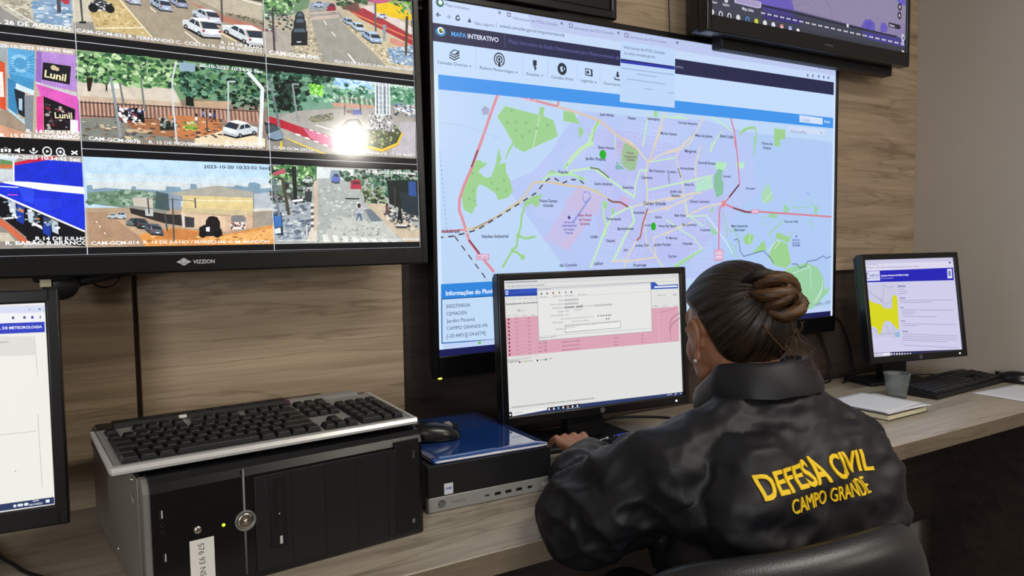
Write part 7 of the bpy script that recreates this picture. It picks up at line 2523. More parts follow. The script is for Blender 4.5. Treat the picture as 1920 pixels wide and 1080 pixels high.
('P','c0ccc4',[9708,5527,9721,5508,9753,5497,9783,5467,9812,5456,9869,5460,9902,5496,9911,5515,9908,5558,9889,5571,9807,5573,9746,5563,9711,5552]),
('P','2c3848',[9759,5498,9785,5472,9812,5466,9814,5500]),
('P','2c3848',[9820,5500,9820,5466,9864,5469,9888,5498]),
('P','c8ccd4',[9714,5527,9732,5524,9732,5535,9713,5538]),
('P','a03030',[9897,5518,9909,5515,9909,5527,9896,5530]),
('E','15171c',1.9,2.2,[9746,5566]),
('E','8a8c92',1.0,1.1,[9746,5566]),
('E','15171c',1.9,2.2,[9864,5563]),
('E','8a8c92',1.0,1.1,[9864,5563]),
('P','2c3236',[9493,5869,9733,5864,9743,5948,9502,5951]),
('P','e8ecec',[9491,5907,9706,5870,9704,5917,9516,5946]),
('P','3a4040',[9739,5733,9888,5743,9866,5941,9757,5930]),
('P','2a3a4c',[9126,6182,9284,6130,9304,6569,9149,6541]),
('P','3f72b8',[9138,6208,9269,6168,9280,6388,9149,6413]),
('P','d8e0e8',[9141,6439,9253,6413,9259,6517,9149,6529]),
('L','707c88',4,[9156,5516,9241,6207]),
('F',['12281f','1d3a2c','2c5440','43705a','6f9a80','5c7c60','86a488'],330,6.5,1.2,[10364,5344,12152,5221,12161,5794,11404,5808,10901,5598,10500,5474]),
('P','1c2624',[11449,5472,12175,5450,12161,6197,11490,5947]),
('P','27333a',[11719,5689,12179,5737,12161,6197,11795,6141]),
('P','2f4f8c',[11933,5486,12109,5480,12112,5795,11937,5770]),
('P','8a9aa8',[10281,5307,10450,5314,10469,5529,10244,5509]),
('P','14181e',[10275,5528,10451,5532,10444,5567,10361,5574,10288,5556]),
('P','5a6cb0',[10273,5480,10285,5451,10315,5434,10343,5387,10370,5371,10421,5379,10450,5436,10458,5464,10453,5532,10435,5552,10362,5554,10307,5537,10275,5518]),
('P','2c3848',[10321,5436,10345,5395,10369,5386,10370,5440]),
('P','2c3848',[10376,5440,10376,5386,10417,5392,10437,5438]),
('P','c8ccd4',[10279,5480,10295,5475,10295,5493,10278,5497]),
('P','a03030',[10445,5469,10456,5464,10455,5484,10444,5488]),
('E','15171c',1.7,2.0,[10307,5542]),
('E','8a8c92',0.9,1.0,[10307,5542]),
('E','15171c',1.7,2.0,[10414,5539]),
('E','8a8c92',0.9,1.0,[10414,5539]),
('P','a83048',[10686,5495,10877,5476,10904,5666,10664,5672]),
('P','5c1c2c',[10714,5521,10861,5512,10873,5571,10712,5576]),
('F',['3c4838','70845c','93a878','28302a'],90,5,1.2,[10898,5680,11318,5670,11430,5920,10975,5953]),
('P','6f7a84',[10941,6064,11364,6032,11476,6284,11080,6311]),
('P','c4b49c',[10975,5953,11398,5948,12149,6485,12139,6730,11771,6710]),
('P','5c6268',[11392,6088,12144,6197,12140,6312,11476,6284]),
('F',['3a3e44','a8a49c','6a6e74','d8d0c0'],80,4.5,1.6,[11305,5977,12112,6197,12098,6542,11475,6312]),
('P','303438',[10542,5845,10862,5845,10831,5873,10569,5872]),
('P','3a3634',[11597,5608,11644,5607,11636,6029,11595,6030]),
('P','5a6890',[10798,6128,10860,6127,10892,6289,10864,6289,10826,6192,10774,6289,10753,6289]),
('P','b8bcc8',[10799,6025,10868,6024,10873,6144,10783,6144]),
('E','3a2a24',3.5,4.7,[10835,5992]),
('P','181a20',[11681,6173,11748,6173,11782,6340,11752,6340,11712,6240,11656,6340,11634,6340]),
('P','202228',[11682,6066,11756,6066,11762,6190,11666,6190]),
('E','3a2a24',3.5,4.7,[11720,6033]),
('P','584848',[11408,6074,11458,6073,11483,6199,11461,6199,11431,6124,11389,6200,11372,6200]),
('P','704a48',[11408,5993,11464,5992,11468,6086,11396,6086]),
('E','3a2a24',2.7,3.6,[11437,5968]),
('P','d8d8d4',[11597,6368,11880,6369,11814,6440,11626,6425]),
('P','3a3c40',[11596,6396,11879,6403,11814,6448,11625,6439]),
('P','e0e0da',[10059,6550,10157,6551,10192,6699,10081,6697]),
('P','e0e0da',[10254,6569,10353,6570,10390,6702,10277,6701]),
('P','e0e0da',[10452,6587,10553,6588,10591,6705,10476,6704]),
('P','e0e0da',[10654,6605,10756,6607,10795,6709,10678,6707]),
('P','e0e0da',[10858,6624,10962,6626,11003,6712,10884,6710]),
('P','e0e0da',[11066,6644,11171,6645,11213,6715,11093,6713]),
('P','e0e0da',[11276,6663,11383,6665,11427,6719,11305,6717]),
('P','e0e0da',[11491,6683,11599,6685,11645,6722,11520,6720]),
('P','d8cfc0',[9815,6469,9952,6470,9942,6695,9724,6692]),
('P','c8c8c4',[9738,6363,9771,6363,9761,6600,9733,6600]),
('T','f8f8fa','20-10-2023 10:34:44 Sex',3,[10986,5343,12121,5343]),
('T','e8eaec','CAM-GCM-011 R. DOM AQUINO',2,[9169,6665,9944,6666]),
('T','e0e2e6','R. 14 DE JULHO X R. MARECHAL RONDON',2,[10520,6685,12141,6687]),
('P','0b0c10',[0,0,12160,0,12160,115,0,115]),
('P','b8bcc4',[0,-5,12160,-5,12160,6,0,6]),
('P','0b0c10',[0,1590,12160,1590,12160,1825,0,1825]),
('P','b8bcc4',[0,1705,12160,1705,12160,1716,0,1716]),
('P','0b0c10',[0,3300,12160,3300,12160,3535,0,3535]),
('P','b8bcc4',[0,3415,12160,3415,12160,3426,0,3426]),
('P','0b0c10',[0,5010,12160,5010,12160,5245,0,5245]),
('P','b8bcc4',[0,5125,12160,5125,12160,5136,0,5136]),
('P','0b0c10',[0,6720,12160,6720,12160,6840,0,6840]),
('P','8a8e98',[0,6832,12160,6832,12160,6840,0,6840]),
('P','c8ccd2',[0,0,7,0,7,6840,0,6840]),
('P','c8ccd2',[3034,0,3047,0,3047,6840,3034,6840]),
('P','c8ccd2',[6074,0,6087,0,6087,6840,6074,6840]),
('P','c8ccd2',[9114,0,9127,0,9127,6840,9114,6840]),
('P','c8ccd2',[12154,0,12160,0,12160,6840,12154,6840]),
('P','0b0c10',[0,5010,6070,5010,6070,5131,0,5131]),
('P','0b0c10',[3050,5080,6070,5080,6070,5245,3050,5245]),
('P','eef0f4',[4992,5191,5027,5189,5037,5169,5073,5167,5081,5186,5121,5188,5118,5241,4989,5240]),
('E','0b0c10',3.6,4,[5055,5211]),
('E','eef0f4',2,2.2,[5055,5211]),
('P','eef0f4',[5171,5192,5202,5190,5239,5158,5235,5248,5200,5220,5169,5220]),
('L','eef0f4',1.6,[5261,5198,5292,5198]),
('P','eef0f4',[5404,5158,5434,5156,5432,5204,5402,5205]),
('L','eef0f4',1.5,[5367,5199,5388,5232,5443,5229,5469,5198]),
('L','eef0f4',1.5,[5416,5231,5415,5252]),
('E','eef0f4',6.6,7.6,[5600,5200]),
('E','0b0c10',4.9,5.8,[5600,5200]),
('P','eef0f4',[5586,5176,5584,5227,5628,5200]),
('E','eef0f4',6.2,7,[5780,5199]),
('E','0b0c10',4.6,5.2,[5780,5199]),
('L','eef0f4',1.5,[5759,5200,5803,5200]),
('L','eef0f4',1.5,[5781,5175,5779,5225]),
('L','eef0f4',2,[5815,5224,5853,5248]),
('L','eef0f4',2.2,[5937,5178,6013,5227]),
('L','eef0f4',2.2,[6014,5174,5935,5231])]
# ============================================================ the room
def struct(name, mb, m, **k):
    o = mb.build(name, m, None, **k); o['kind'] = 'structure'; return o
XL, XR, YF, YB, ZC = -3.2, 2.74, -3.6, 1.66, 2.70
struct('floor', MB().box(XL - .1, XR + .1, YF - .1, YB + .1, -0.1, 0.0), M['floor'])
struct('ceiling', MB().box(XL - .1, XR + .1, YF - .1, YB + .1, ZC, ZC + 0.1), M['ceil'])
struct('wall_back', MB().box(XL - .1, XR + .1, YB, YB + 0.1, 0, ZC), M['wall'])
struct('wall_right', MB().box(XR, XR + 0.1, YF, YB, 0, ZC), M['wall'])
struct('wall_left', MB().box(XL - .1, XL, YF, YB, 0, ZC), M['wall'])
struct('wall_front', MB().box(XL, XR, YF - .1, YF, 0, ZC), M['wall'])
YP = 1.62     # face of the laminate boards fixed on the wall
struct('trim_1', MB().box(-1.6, .147, YP, YB, .02, ZC, bev=.0015), M['panel'])
struct('trim_2', MB().box(.156, .704, YP, YB, .02, ZC, bev=.0015), M['panel'])
struct('trim_3', MB().box(1.15, 2.739, YP, YB, 1.118, ZC, bev=.0015), M['panel'])
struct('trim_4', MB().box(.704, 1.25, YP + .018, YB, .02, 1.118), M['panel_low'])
struct('trim_6', MB().box(1.25, 2.739, YP + .018, YB, .02, 1.118), M['panel_low_lit'])  # continues the board to its left; their tones differ by painted shade
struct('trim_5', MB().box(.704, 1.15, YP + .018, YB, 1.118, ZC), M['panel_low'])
wn = struct('window_1', MB().box(-3.01, -2.95, YF - .03, YF + .03, .99, 2.41).box(-1.75, -1.69, YF - .03, YF + .03, .99, 2.41).box(-2.95, -1.75, YF - .03, YF + .03, .99, 1.05).box(-2.95, -1.75, YF - .03, YF + .03, 2.35, 2.41).box(-2.37, -2.33, YF - .02, YF + .02, 1.05, 2.35), M['white'])
B('pane', M['pane'], wn, -2.95, -1.75, YF + .001, YF + .006, 1.05, 2.35)

# ceiling lamps
def ceiling_panel(label, x, y):
    t = thing('ceiling_lamp', label, 'ceiling lamp', (x, y, ZC))
    fr = MB()
    fr.box(-.62, .62, -.17, -.145, -.04, 0).box(-.62, .62, .145, .17, -.04, 0).box(-.62, -.595, -.145, .145, -.04, 0).box(.595, .62, -.145, .145, -.04, 0)
    fr.build('frame', M['white'], t)
    B('diffuser', M['lamp'], t, -.595, .595, -.145, .145, -.03, -.02)
ceiling_panel('long white ceiling lamp above the space behind the seated person', 1.30, -.20)
ceiling_panel('long white ceiling lamp in the left rear of the room', -1.1, -1.6)
t = thing('pendant_lamp', 'small lit globe pendant lamp behind the viewpoint', 'pendant lamp', (1.772, -1.005, ZC))
MB().cyl((0, 0, 0), (0, 0, -.025), .05).build('ceiling_rose', M['white'], t)
MB().cyl((0, 0, -.02), (0, 0, -.68), .003, seg=8).build('cord', M['cable'], t)
MB().lathe([(.006, -.665), (.028, -.675), (.030, -.712), (.024, -.718)]).build('holder', M['shade'], t)
MB().ell((0, 0, -.756), (.042, .042, .042)).build('globe', M['globe'], t)

# ============================================================ desk
YD = 1.024
t = thing('desk', 'long oak laminate desk running along the wall under the screens', 'desk', (0, 0, 0))
B('desktop', M['desk'], t, -1.5, XR - .002, YD, YP - .002, .712, .750, bev=.0015)
plabel(B('shaded_edge', M['edge'], t, -1.5, XR - .002, YD - .0015, YD + .0005, .7125, .7485), 'front edge of the desk top, shade put into its colour')
B('modesty_panel', M['panel_low'], t, -1.5, XR - .002, 1.46, 1.478, .25, .712)
for x in (-1.45, .33, 2.62):
    B('side_support', M['panel_low'], t, x, x + .03, YD + .06, 1.46, 0, .712)

# ============================================================ displays on the wall
def ring(x0, x1, z0, z1, bl, br, bb, bt, y0, y1, bev=.003):
    m = MB()
    m.box(x0 - bl, x0, y0, y1, z0 - bb, z1 + bt, bev=bev).box(x1, x1 + br, y0, y1, z0 - bb, z1 + bt, bev=bev)
    m.box(x0 - bl * .5, x1 + br * .5, y0, y1, z0 - bb, z0, bev=bev).box(x0 - bl * .5, x1 + br * .5, y0, y1, z1, z1 + bt, bev=bev)
    return m
SCR = {k: screen_material('display_' + k, st, ro, sp, k == 'cctv') for k, st, ro, sp in (('cctv', 1.2, .11, .5), ('map', 1.0, .3, .4), ('weather', .9, .2, .5), ('centre', .93, .3, .4), ('left', 1.0, .3, .4), ('right', .98, .35, .4))}

# --- camera wall television
yawC, tilC = R(3.29), R(1.75)
gx, gz, gy = .06544, 1.25 + .32085, 1.43138
cC = Vector((gx, gy, gz))          # the middle of its picture (two cells left and right, above and below)
t = thing('television', 'big television with a grid of street camera pictures, mounted high at the left', 'television', cC, yawC)
t.rotation_euler = (-tilC, 0, yawC)
ring(-.608, .608, -.342, .342, .015, .015, .034, .015, -.009, .03).build('frame', M['black'], t)
B('back_cover', M['blackm'], t, -.60, .60, .03, .055, -.36, .34, bev=.004)
B('rear_housing', M['blackm'], t, -.42, .42, .055, .10, -.335, .15, bev=.01)
screen('screen', CC, 1.216, .684, SCR['cctv'], t, (0, 0, 0), seed=3)
lettering('brand_lettering', 'VIZZION', .036, M['lettering'], t, (.160, -.0095, -.3615), bold=1)
m = MB(); m.lathe([(.0062, 0), (.0062, -.0006), (.0044, -.0006), (.0044, 0)], axis='Y', seg=20).ell((0, -.0003, 0), (.0026, .0006, .0026), seg=10, rings=6)
m.prism([(-.012, 0), (-.006, .003), (-.006, -.003)], -.0006, 0, plane='xz').prism([(.012, 0), (.006, .003), (.006, -.003)], -.0006, 0, plane='xz')
m.build('brand_emblem', M['lettering'], t, (.145, -.0095, -.3580))
m = MB(); m.tube(smooth_path([(.14, .05, -.358), (.06, .055, -.372), (-.02, .055, -.388)]), .009, seg=10)
m.lathe([(.001, -.012), (.024, -.012), (.027, -.006), (.027, .006), (.024, .012), (.001, .012)], (-.035, .05, -.388), axis='Y', seg=24).box(-.075, -.02, .035, .06, -.385, -.345, bev=.005)
m.build('mount_arm', M['blackm'], t)
B('mount_sticker', M['cream'], t, -.066, -.050, .0335, .0355, -.392, -.380)

# --- map television
t = thing('television', 'large television showing a city map, on the wall behind the seated person', 'television', (1.484, 1.571, 1.378))
ring(-.715, .715, -.402, .402, .011, .011, .052, .015, -.006, .02, bev=.002).build('frame', M['black'], t)
B('back_cover', M['blackm'], t, -.72, .72, .02, .042, -.44, .41, bev=.004)
B('wall_bracket', M['steel'], t, -.3, .3, .042, .049, -.2, .2)
screen('screen', MAP, 1.43, .8044, SCR['map'], t, seed=4)
MB().ell((0, 0, 0), (.006, .002, .0022)).build('standby_light', M['led_yellow'], t, (-.716, -.007, -.452))

# --- weather television, upper right
t = thing('television', 'smaller television with a purple weather map, hung at the upper right corner', 'television', (1.9885, 1.48, 2.078))
ring(-.4425, .4425, -.249, .249, .020, .018, .045, .018, -.006, .03, bev=.004).build('frame', M['black'], t)
B('back_cover', M['black'], t, -.455, .455, .03, .075, -.285, .26, bev=.008)
B('rear_housing', M['blackm'], t, -.36, .44, .04, .08, -.318, .10, bev=.006)
B('wall_bracket', M['steel'], t, -.2, .2, .09, .139, -.1, .1)
screen('screen', TV3, .885, .498, SCR['weather'], t, seed=5)
lettering('brand_lettering', 'SAMSUNG', .040, M['greytext'], t, (.022, -.0065, -.277), bold=1)

# --- dark television, top middle
t = thing('television', 'switched off black television whose lower corner hangs above the map', 'television', (.965, 1.585, 2.05))
ring(-.325, .325, -.218, .215, .018, .018, .026, .018, -.006, .02, bev=.006).build('frame', M['black'], t)
B('back_cover', M['blackm'], t, -.33, .33, .015, .034, -.235, .225, bev=.004)
B('screen', M['black'], t, -.325, .325, .002, .006, -.218, .215)

# ============================================================ desktop monitors
def monitor(label, x, y, zc, yaw, tilt, w, h, bl, bb, bt, items, sm, seed, base, neck_y=.075, logo=None, led=None):
    t = thing('monitor', label, 'monitor', (x, y, .75), yaw)
    pv = (0, 0, zc - .75); rt = (-tilt, 0, 0)
    fr = ring(-w / 2, w / 2, -h / 2, h / 2, bl, bl, bb, bt, -.007, .018, bev=.003).build('frame', M['black'], t, pv, rt)
    B('back_cover', M['blackm'], t, -w / 2 - bl * .8, w / 2 + bl * .8, .016, .034, -h / 2 - bb * .8, h / 2 + bt * .7, bev=.006, loc=pv, rot=rt)
    B('rear_bulge', M['blackm'], t, -w * .3, w * .3, .033, .052, -h * .32, h * .3, bev=.01, loc=pv, rot=rt)
    screen('screen', items, w, h, sm, t, pv, rt, seed=seed)
    B('neck', M['blackm'], t, -.05, .05, neck_y - .018, neck_y + .018, .012, zc - .75 + .03, bev=.006)
    B('hinge', M['blackm'], t, -.04, .04, .04, neck_y, zc - .75 - .03, zc - .75 + .03, bev=.004)
    bw, b0, b1 = base
    B('base', M['blackm'], t, -bw / 2, bw / 2, b0, b1, 0, .014, bev=.006, seg=3)
    if logo:
        e = bpy.data.objects.new('x', None); bpy.data.objects.remove(e)
        mb = MB().lathe([(.0065, 0), (.0065, -.0006), (.0056, -.0006), (.0056, 0)], axis='Y', seg=20)
        mtx = Matrix.Rotation(-tilt, 4, 'X')
        p = mtx @ Vector((0, -.0074, -h / 2 - bb / 2)); em = mb.build('brand_emblem', M['greytext'], t, Vector(pv) + p, rt)
        lettering('emblem_letters', 'hp', .0075, M['greytext'], em, (-.0037, -.0002, -.002), bold=1)
    if led:
        p = Matrix.Rotation(-tilt, 4, 'X') @ Vector((led[0], -.0075, -h / 2 - bb * led[1]))
        MB().box(-.0022, .0022, -.0008, .001, -.0018, .0018).build('power_light', M['led_white'], t, Vector(pv) + p, rt)
    return t
monitor('wide monitor with a pink table and a form window, facing the seated person', 1.090, 1.389, 1.005, R(-5.5), R(3.2), .475, .297, .017, .021, .016, MON, SCR['centre'], 11, (.26, .015, .18), logo=1, led=(.212, .55))
monitor('wide monitor cut off by the left edge, showing a pale web page', -.2339, 1.3196, 1.0135, R(-4.4), R(3.1), .475, .297, .018, .030, .020, LM, SCR['left'], 12, (.26, -.02, .17), led=(.150, .55))
monitor('squarish monitor with a yellow alert map, at the right end of the desk', 2.361, 1.390, 1.011, R(-11.3), R(8.1), .376, .301, .016, .022, .018, RM, SCR['right'], 13, (.24, .047, .17), neck_y=.085, logo=1, led=(.168, .5))
# ============================================================ computer tower lying on its side
TX, TY, TA = .102, 1.121, R(5.2)
W_, D_, H_ = .432, .416, .179
t = thing('computer_tower', 'big black computer tower lying on its side at the left of the desk', 'computer', (TX, TY, .75), TA)
B('case', M['case'], t, .004, W_ - .002, .030, D_, .004, H_ - .004, bev=.003)
m = MB(); m.box(0.0, .0045, .032, D_ - .004, .004, H_ - .006, bev=.001)
m.lathe([(.009, 0), (.008, -.002), (.004, -.003), (.0005, -.003)], (0, .062, .135), axis='X').build('side_panel', M['steel'], t)
for k, (y, z) in enumerate(((.062, .165), (.05, .022), (.20, .165), (.20, .02))):
    MB().ell((0, 0, 0), (.0022, .0035, .0035), seg=10, rings=6).build('screw', M['chrome'], t, (-.0005, y, z))
m = MB()   # plastic bezel with a rounded upper edge
prof = [(0.0, .002), (0.0, H_ - .022), (.004, H_ - .010), (.012, H_ - .003), (.024, H_), (.034, H_), (.034, .002)]
m.prism([(p[0], p[1]) for p in prof], .010, W_, plane='yz')
m.build('front_bezel', M['black'], t)
m = MB(); m.prism([(.001, .003), (.003, H_ - .022), (.008, H_ - .010), (.016, H_ - .004), (.028, H_ - .003), (.034, H_ - .006), (.026, H_ - .03), (.018, .10), (.016, .003)], .0015, .0105, plane='yz')
m.build('bezel_edge', M['greyplastic'], t)
B('door_panel', M['blackm'], t, .150, W_ - .006, -.0022, .001, .010, H_ - .026, bev=.0008)
for x in (.205, .258, .312, .366):
    B('bay_line', M['blackd'], t, x, x + .0009, -.0027, -.002, .012, H_ - .03)
MB().tube([(.1350, -.0008, .012), (.1346, -.0008, .168)], .0017, seg=8).build('trim_line', M['silverd'], t)
m = MB().lathe([(.0155, .001), (.0155, -.0015), (.0148, -.0025), (.0128, -.0025), (.0122, -.001)], axis='Y', seg=32)
b = m.build('power_button', M['silverd'], t, (.1357, 0, .0915))
MB().lathe([(.0118, 0), (.0118, -.0022), (.0100, -.0040), (.0060, -.0030), (.0022, -.0022), (.0018, -.0042), (.0004, -.0046)], axis='Y', seg=32).build('button_cap', M['chrome'], b)
MB().ell((0, 0, 0), (.0058, .0032, .0058)).build('reset_button', M['chrome'], t, (.0693, -.0005, .0942))
MB().ell((0, 0, 0), (.0024, .0012, .0024)).build('power_light', M['led_green'], t, (.1046, -.0005, .0925))
def usb(parent, x, z, w=.0055, h=.0135, y=-.0004):
    m = MB(); m.box(-w / 2, w / 2, -.0008, .003, -h / 2, h / 2)
    o = m.build('usb_port', M['blackd'], parent, (x, y, z))
    B('contact', M['silver'], o, w * .12, w * .42, -.0012, 0, -h * .4, h * .4)
usb(t, .0220, .1269); usb(t, .0243, .0657)
for z in (.1115, .1009):
    MB().lathe([(.0034, 0), (.0034, -.0008), (.0018, -.0008), (.0018, .002)], axis='Y', seg=16).build('audio_jack', M['blackd'], t, (.0242, 0, z))
o = B('card_reader', M['blackd'], t, .1725, .1955, -.0040, 0, .041, .1475, bev=.0008)
for z0, z1 in ((.094, .139), (.064, .088)):
    B('card_slot', M['case'], o, .1815, .1880, -.0046, -.0039, z0, z1)
B('usb_contact', M['silver'], o, .1845, .1885, -.0048, -.0039, .0455, .0575)
MB().ell((.1848, -.0042, .0915), (.0012, .0008, .0012), seg=10, rings=6).build('reader_light', M['silver'], o)
o = B('disc_drive', M['blackd'], t, .380, .4245, -.0036, 0, .012, .165, bev=.001)
B('eject_button', M['silverd'], o, .4095, .4145, -.0046, -.0035, .0235, .0300)
lettering('drive_lettering', 'DVD', .012, M['greytext'], o, (.4125, -.0037, .145), (0, R(90), 0))
o = B('paper_label', M['white'], t, .0575, .0905, -.0012, 0, .0150, .0800, rot=(0, R(0), 0))
lettering('handwriting', '576 93 NS', .048, M['ink'], o, (.0685, -.0013, .074), (0, R(88), 0), depth=.0002)
for x in (.05, .38):
    for y in (.08, .36): MB().cyl((0, 0, 0), (0, 0, .005), .012).build('foot', M['blackd'], t, (x, y, 0))

# ============================================================ keyboards
def kb_layout():
    K = []; row = 0.0
    def run(x, y, ws, gap=0):
        for w in ws:
            if w > 0: K.append((x, y, w, 1.0))
            x += abs(w)
    run(0, 5.35, [1]); run(2, 5.35, [1] * 4); run(6.5, 5.35, [1] * 4); run(11, 5.35, [1] * 4); run(15.3, 5.35, [1] * 3)
    run(0, 4, [1] * 13 + [2]); run(0, 3, [1.5] + [1] * 12 + [1.5]); run(0, 2, [1.75] + [1] * 11 + [2.25]); run(0, 1, [1.25] + [1] * 11 + [2.75])
    run(0, 0, [1.25, 1.25, 1.25, 6.25, 1.25, 1.25, 1.25, 1.25])
    run(15.3, 4, [1] * 3); run(15.3, 3, [1] * 3); run(16.3, 1, [1]); run(15.3, 0, [1] * 3)
    run(18.6, 4, [1] * 4); run(18.6, 3, [1] * 3); run(18.6, 2, [1] * 3); run(18.6, 1, [1] * 3); run(18.6, 0, [2, 1])
    K.append((21.6, 2, 1.0, 2.0)); K.append((21.6, 0, 1.0, 2.0))
    return K
KEYS = kb_layout()
_keym = {}
def key_mesh(w, h, ux, uy, hh, m):
    k = (round(w, 2), round(h, 2), round(ux, 5), hh, m.name)
    if k in _keym: return _keym[k]
    bm = bmesh.new(); g = .0009; x1 = w * ux - g; y1 = h * uy - g; i = .0028; zt = hh
    lo = [bm.verts.new(p) for p in ((g, g, 0), (x1, g, 0), (x1, y1, 0), (g, y1, 0))]
    md = [bm.verts.new(p) for p in ((g + .0004, g + .0004, zt * .45), (x1 - .0004, g + .0004, zt * .45), (x1 - .0004, y1 - .0004, zt * .45), (g + .0004, y1 - .0004, zt * .45))]
    hi = [bm.verts.new(p) for p in ((g + i, g + i * .6, zt * .97), (x1 - i, g + i * .6, zt * .97), (x1 - i, y1 - i * 1.2, zt), (g + i, y1 - i * 1.2, zt))]
    for a, b in ((lo, md), (md, hi)):
        for q in range(4): bm.faces.new((a[q], a[(q + 1) % 4], b[(q + 1) % 4], b[q]))
    bm.faces.new(hi); bm.faces.new(lo[::-1])
    bmesh.ops.recalc_face_normals(bm, faces=bm.faces)
    es = [e for e in bm.edges if all(v.co.z > zt * .9 for v in e.verts)]
    bmesh.ops.bevel(bm, geom=es, offset=.0009, segments=2, affect='EDGES', profile=.5)
    me = bpy.data.meshes.new('key'); bm.to_mesh(me); bm.free(); me.materials.append(m)
    _keym[k] = me
    return me
def add_keys(t, x0, y0, z0, ux, uy, hh, slope=0.0, m=None):
    for (x, y, w, h) in KEYS:
        o = link('key', key_mesh(w, h, ux, uy, hh, m or M['key']), t, (x0 + x * ux, y0 + y * uy, z0 + (y0 + y * uy) * slope)); o.rotation_euler = (math.atan(slope), 0, 0)

# keyboard standing on the tower: silver rim, raised media strip along its back
KB = thing('keyboard', 'black keyboard with silver rim lying on top of the computer tower', 'keyboard', (.070, 1.146, .929), R(4.2))
Lk, Dk = .462, .205
sl = .10
m = MB(); m.prism([(0, .004), (Dk, .004), (Dk, .026), (.012, .0115), (.0, .0105)], .0, Lk, plane='yz'); m.build('body', M['blackm'], KB)
m = MB(); m.prism([(.006, .0115), (Dk - .022, .0268), (Dk - .022, .0288), (.006, .0135)], .004, Lk - .004, plane='yz'); m.build('top_plate', M['plate'], KB)
m = MB(); m.prism([(-.004, .006), (-.005, .010), (-.003, .0155), (.004, .0165), (.0085, .0150), (.0085, .006)], -.002, Lk + .002, plane='yz')
m.prism([(.006, .006), (Dk - .02, .0225), (Dk - .02, .029), (.006, .0155)], -.003, .0025, plane='yz').prism([(.006, .006), (Dk - .02, .0225), (Dk - .02, .029), (.006, .0155)], Lk - .0025, Lk + .003, plane='yz')
m.build('silver_rim', M['silver'], KB)
m = MB(); m.prism([(Dk - .026, .027), (Dk, .028), (Dk + .004, .036), (Dk - .020, .036)], .030, Lk * .66, plane='yz'); ms = m.build('media_strip', M['blackd'], KB)
for k in range(9):
    B('media_button', M['blackm'], ms, .05 + k * .026, .066 + k * .026, Dk - .016, Dk - .004, .0355, .0375, bev=.0006)
B('strip_label', M['white'], ms, .125, .137, Dk - .0235, Dk - .021, .030, .036)
m = MB(); m.prism([(Dk - .030, .0275), (Dk, .028), (Dk + .002, .033), (Dk - .02, .033)], Lk * .67, Lk * .95, plane='yz'); m.build('logo_strip', M['plate'], KB)
m = MB(); m.prism([(Dk - .030, .029), (Dk, .030), (Dk + .002, .0345), (Dk - .02, .0345)], Lk * .655, Lk * .672, plane='yz'); m.build('purple_strip', M['purple'], KB)
add_keys(KB, .013, .016, .0115, .0193, .0245, .0105, slope=.078)
for x in (.05, .40):
    B('foot', M['blackd'], KB, x - .015, x + .015, .012, .03, 0, .006)
    B('foot', M['blackd'], KB, x - .015, x + .015, Dk - .03, Dk - .01, 0, .02)

def slim_keyboard(label, x, y, rz):
    t = thing('keyboard', label, 'keyboard', (x, y, .75), rz)
    m = MB(); m.prism([(0, 0), (.152, 0), (.152, .022), (.140, .024), (.004, .012), (0, .008)], 0, .452, plane='yz'); m.build('body', M['blackm'], t)
    B('status_panel', M['black'], t, .355, .44, .128, .142, .0225, .0245, rot=(0, 0, 0))
    add_keys(t, .010, .010, .0125, .0191, .0195, .0085, slope=.08)
    return t
slim_keyboard('flat black keyboard under the hands of the seated person', .975, 1.229, R(-2))
slim_keyboard('flat black keyboard beside the plastic cup at the right', 2.232, 1.238, R(3))

# ============================================================ small computer with folder and mouse on it
t = thing('small_computer', 'slim black desktop computer with a silver port strip under the blue folder', 'computer', (.576, 1.231, .75), R(-2.2))
B('case', M['case'], t, .001, .261, .012, .296, .003, .0855, bev=.002)
B('front_panel', M['blackm'], t, 0, .262, 0, .013, .0275, .087, bev=.002)
st = B('silver_strip', M['plate'], t, 0, .262, -.0008, .013, .001, .0285, bev=.002, seg=3)
m = MB().lathe([(.0080, 0), (.0080, -.0008), (.0070, -.0008), (.0070, 0)], axis='Y', seg=24)
e = m.build('brand_emblem', M['greyplastic'], st, (.026, -.0008, .0150))
lettering('emblem_letters', 'hp', .009, M['greyplastic'], e, (-.0046, 0, -.0025), bold=1)
lettering('model_lettering', 'ProDesk', .028, M['greyplastic'], st, (.046, -.0009, .0125))
for k, (x, w, h) in enumerate(((.1192, .009, .003), (.1420, .013, .0058), (.1652, .013, .0058), (.1888, .013, .0058), (.2127, .010, .005))):
    B('usb_port', M['blackd'], st, x - w / 2, x + w / 2, -.0012, .002, .0138 - h / 2, .0138 + h / 2, bev=.0004)
B('power_button', M['silver'], st, .240, .256, -.0016, .002, .010, .018, bev=.0006)
s2 = B('processor_sticker', M['lettering'], t, .0315, .0495, -.0006, .0005, .0305, .0510, bev=.0003)
lettering('sticker_lettering', 'CORE', .012, M['bluepen'], s2, (.0345, -.0007, .040), bold=1)
for x in (.03, .24):
    for y in (.03, .26): MB().cyl((0, 0, 0), (0, 0, .004), .009).build('foot', M['blackd'], t, (x, y, 0))

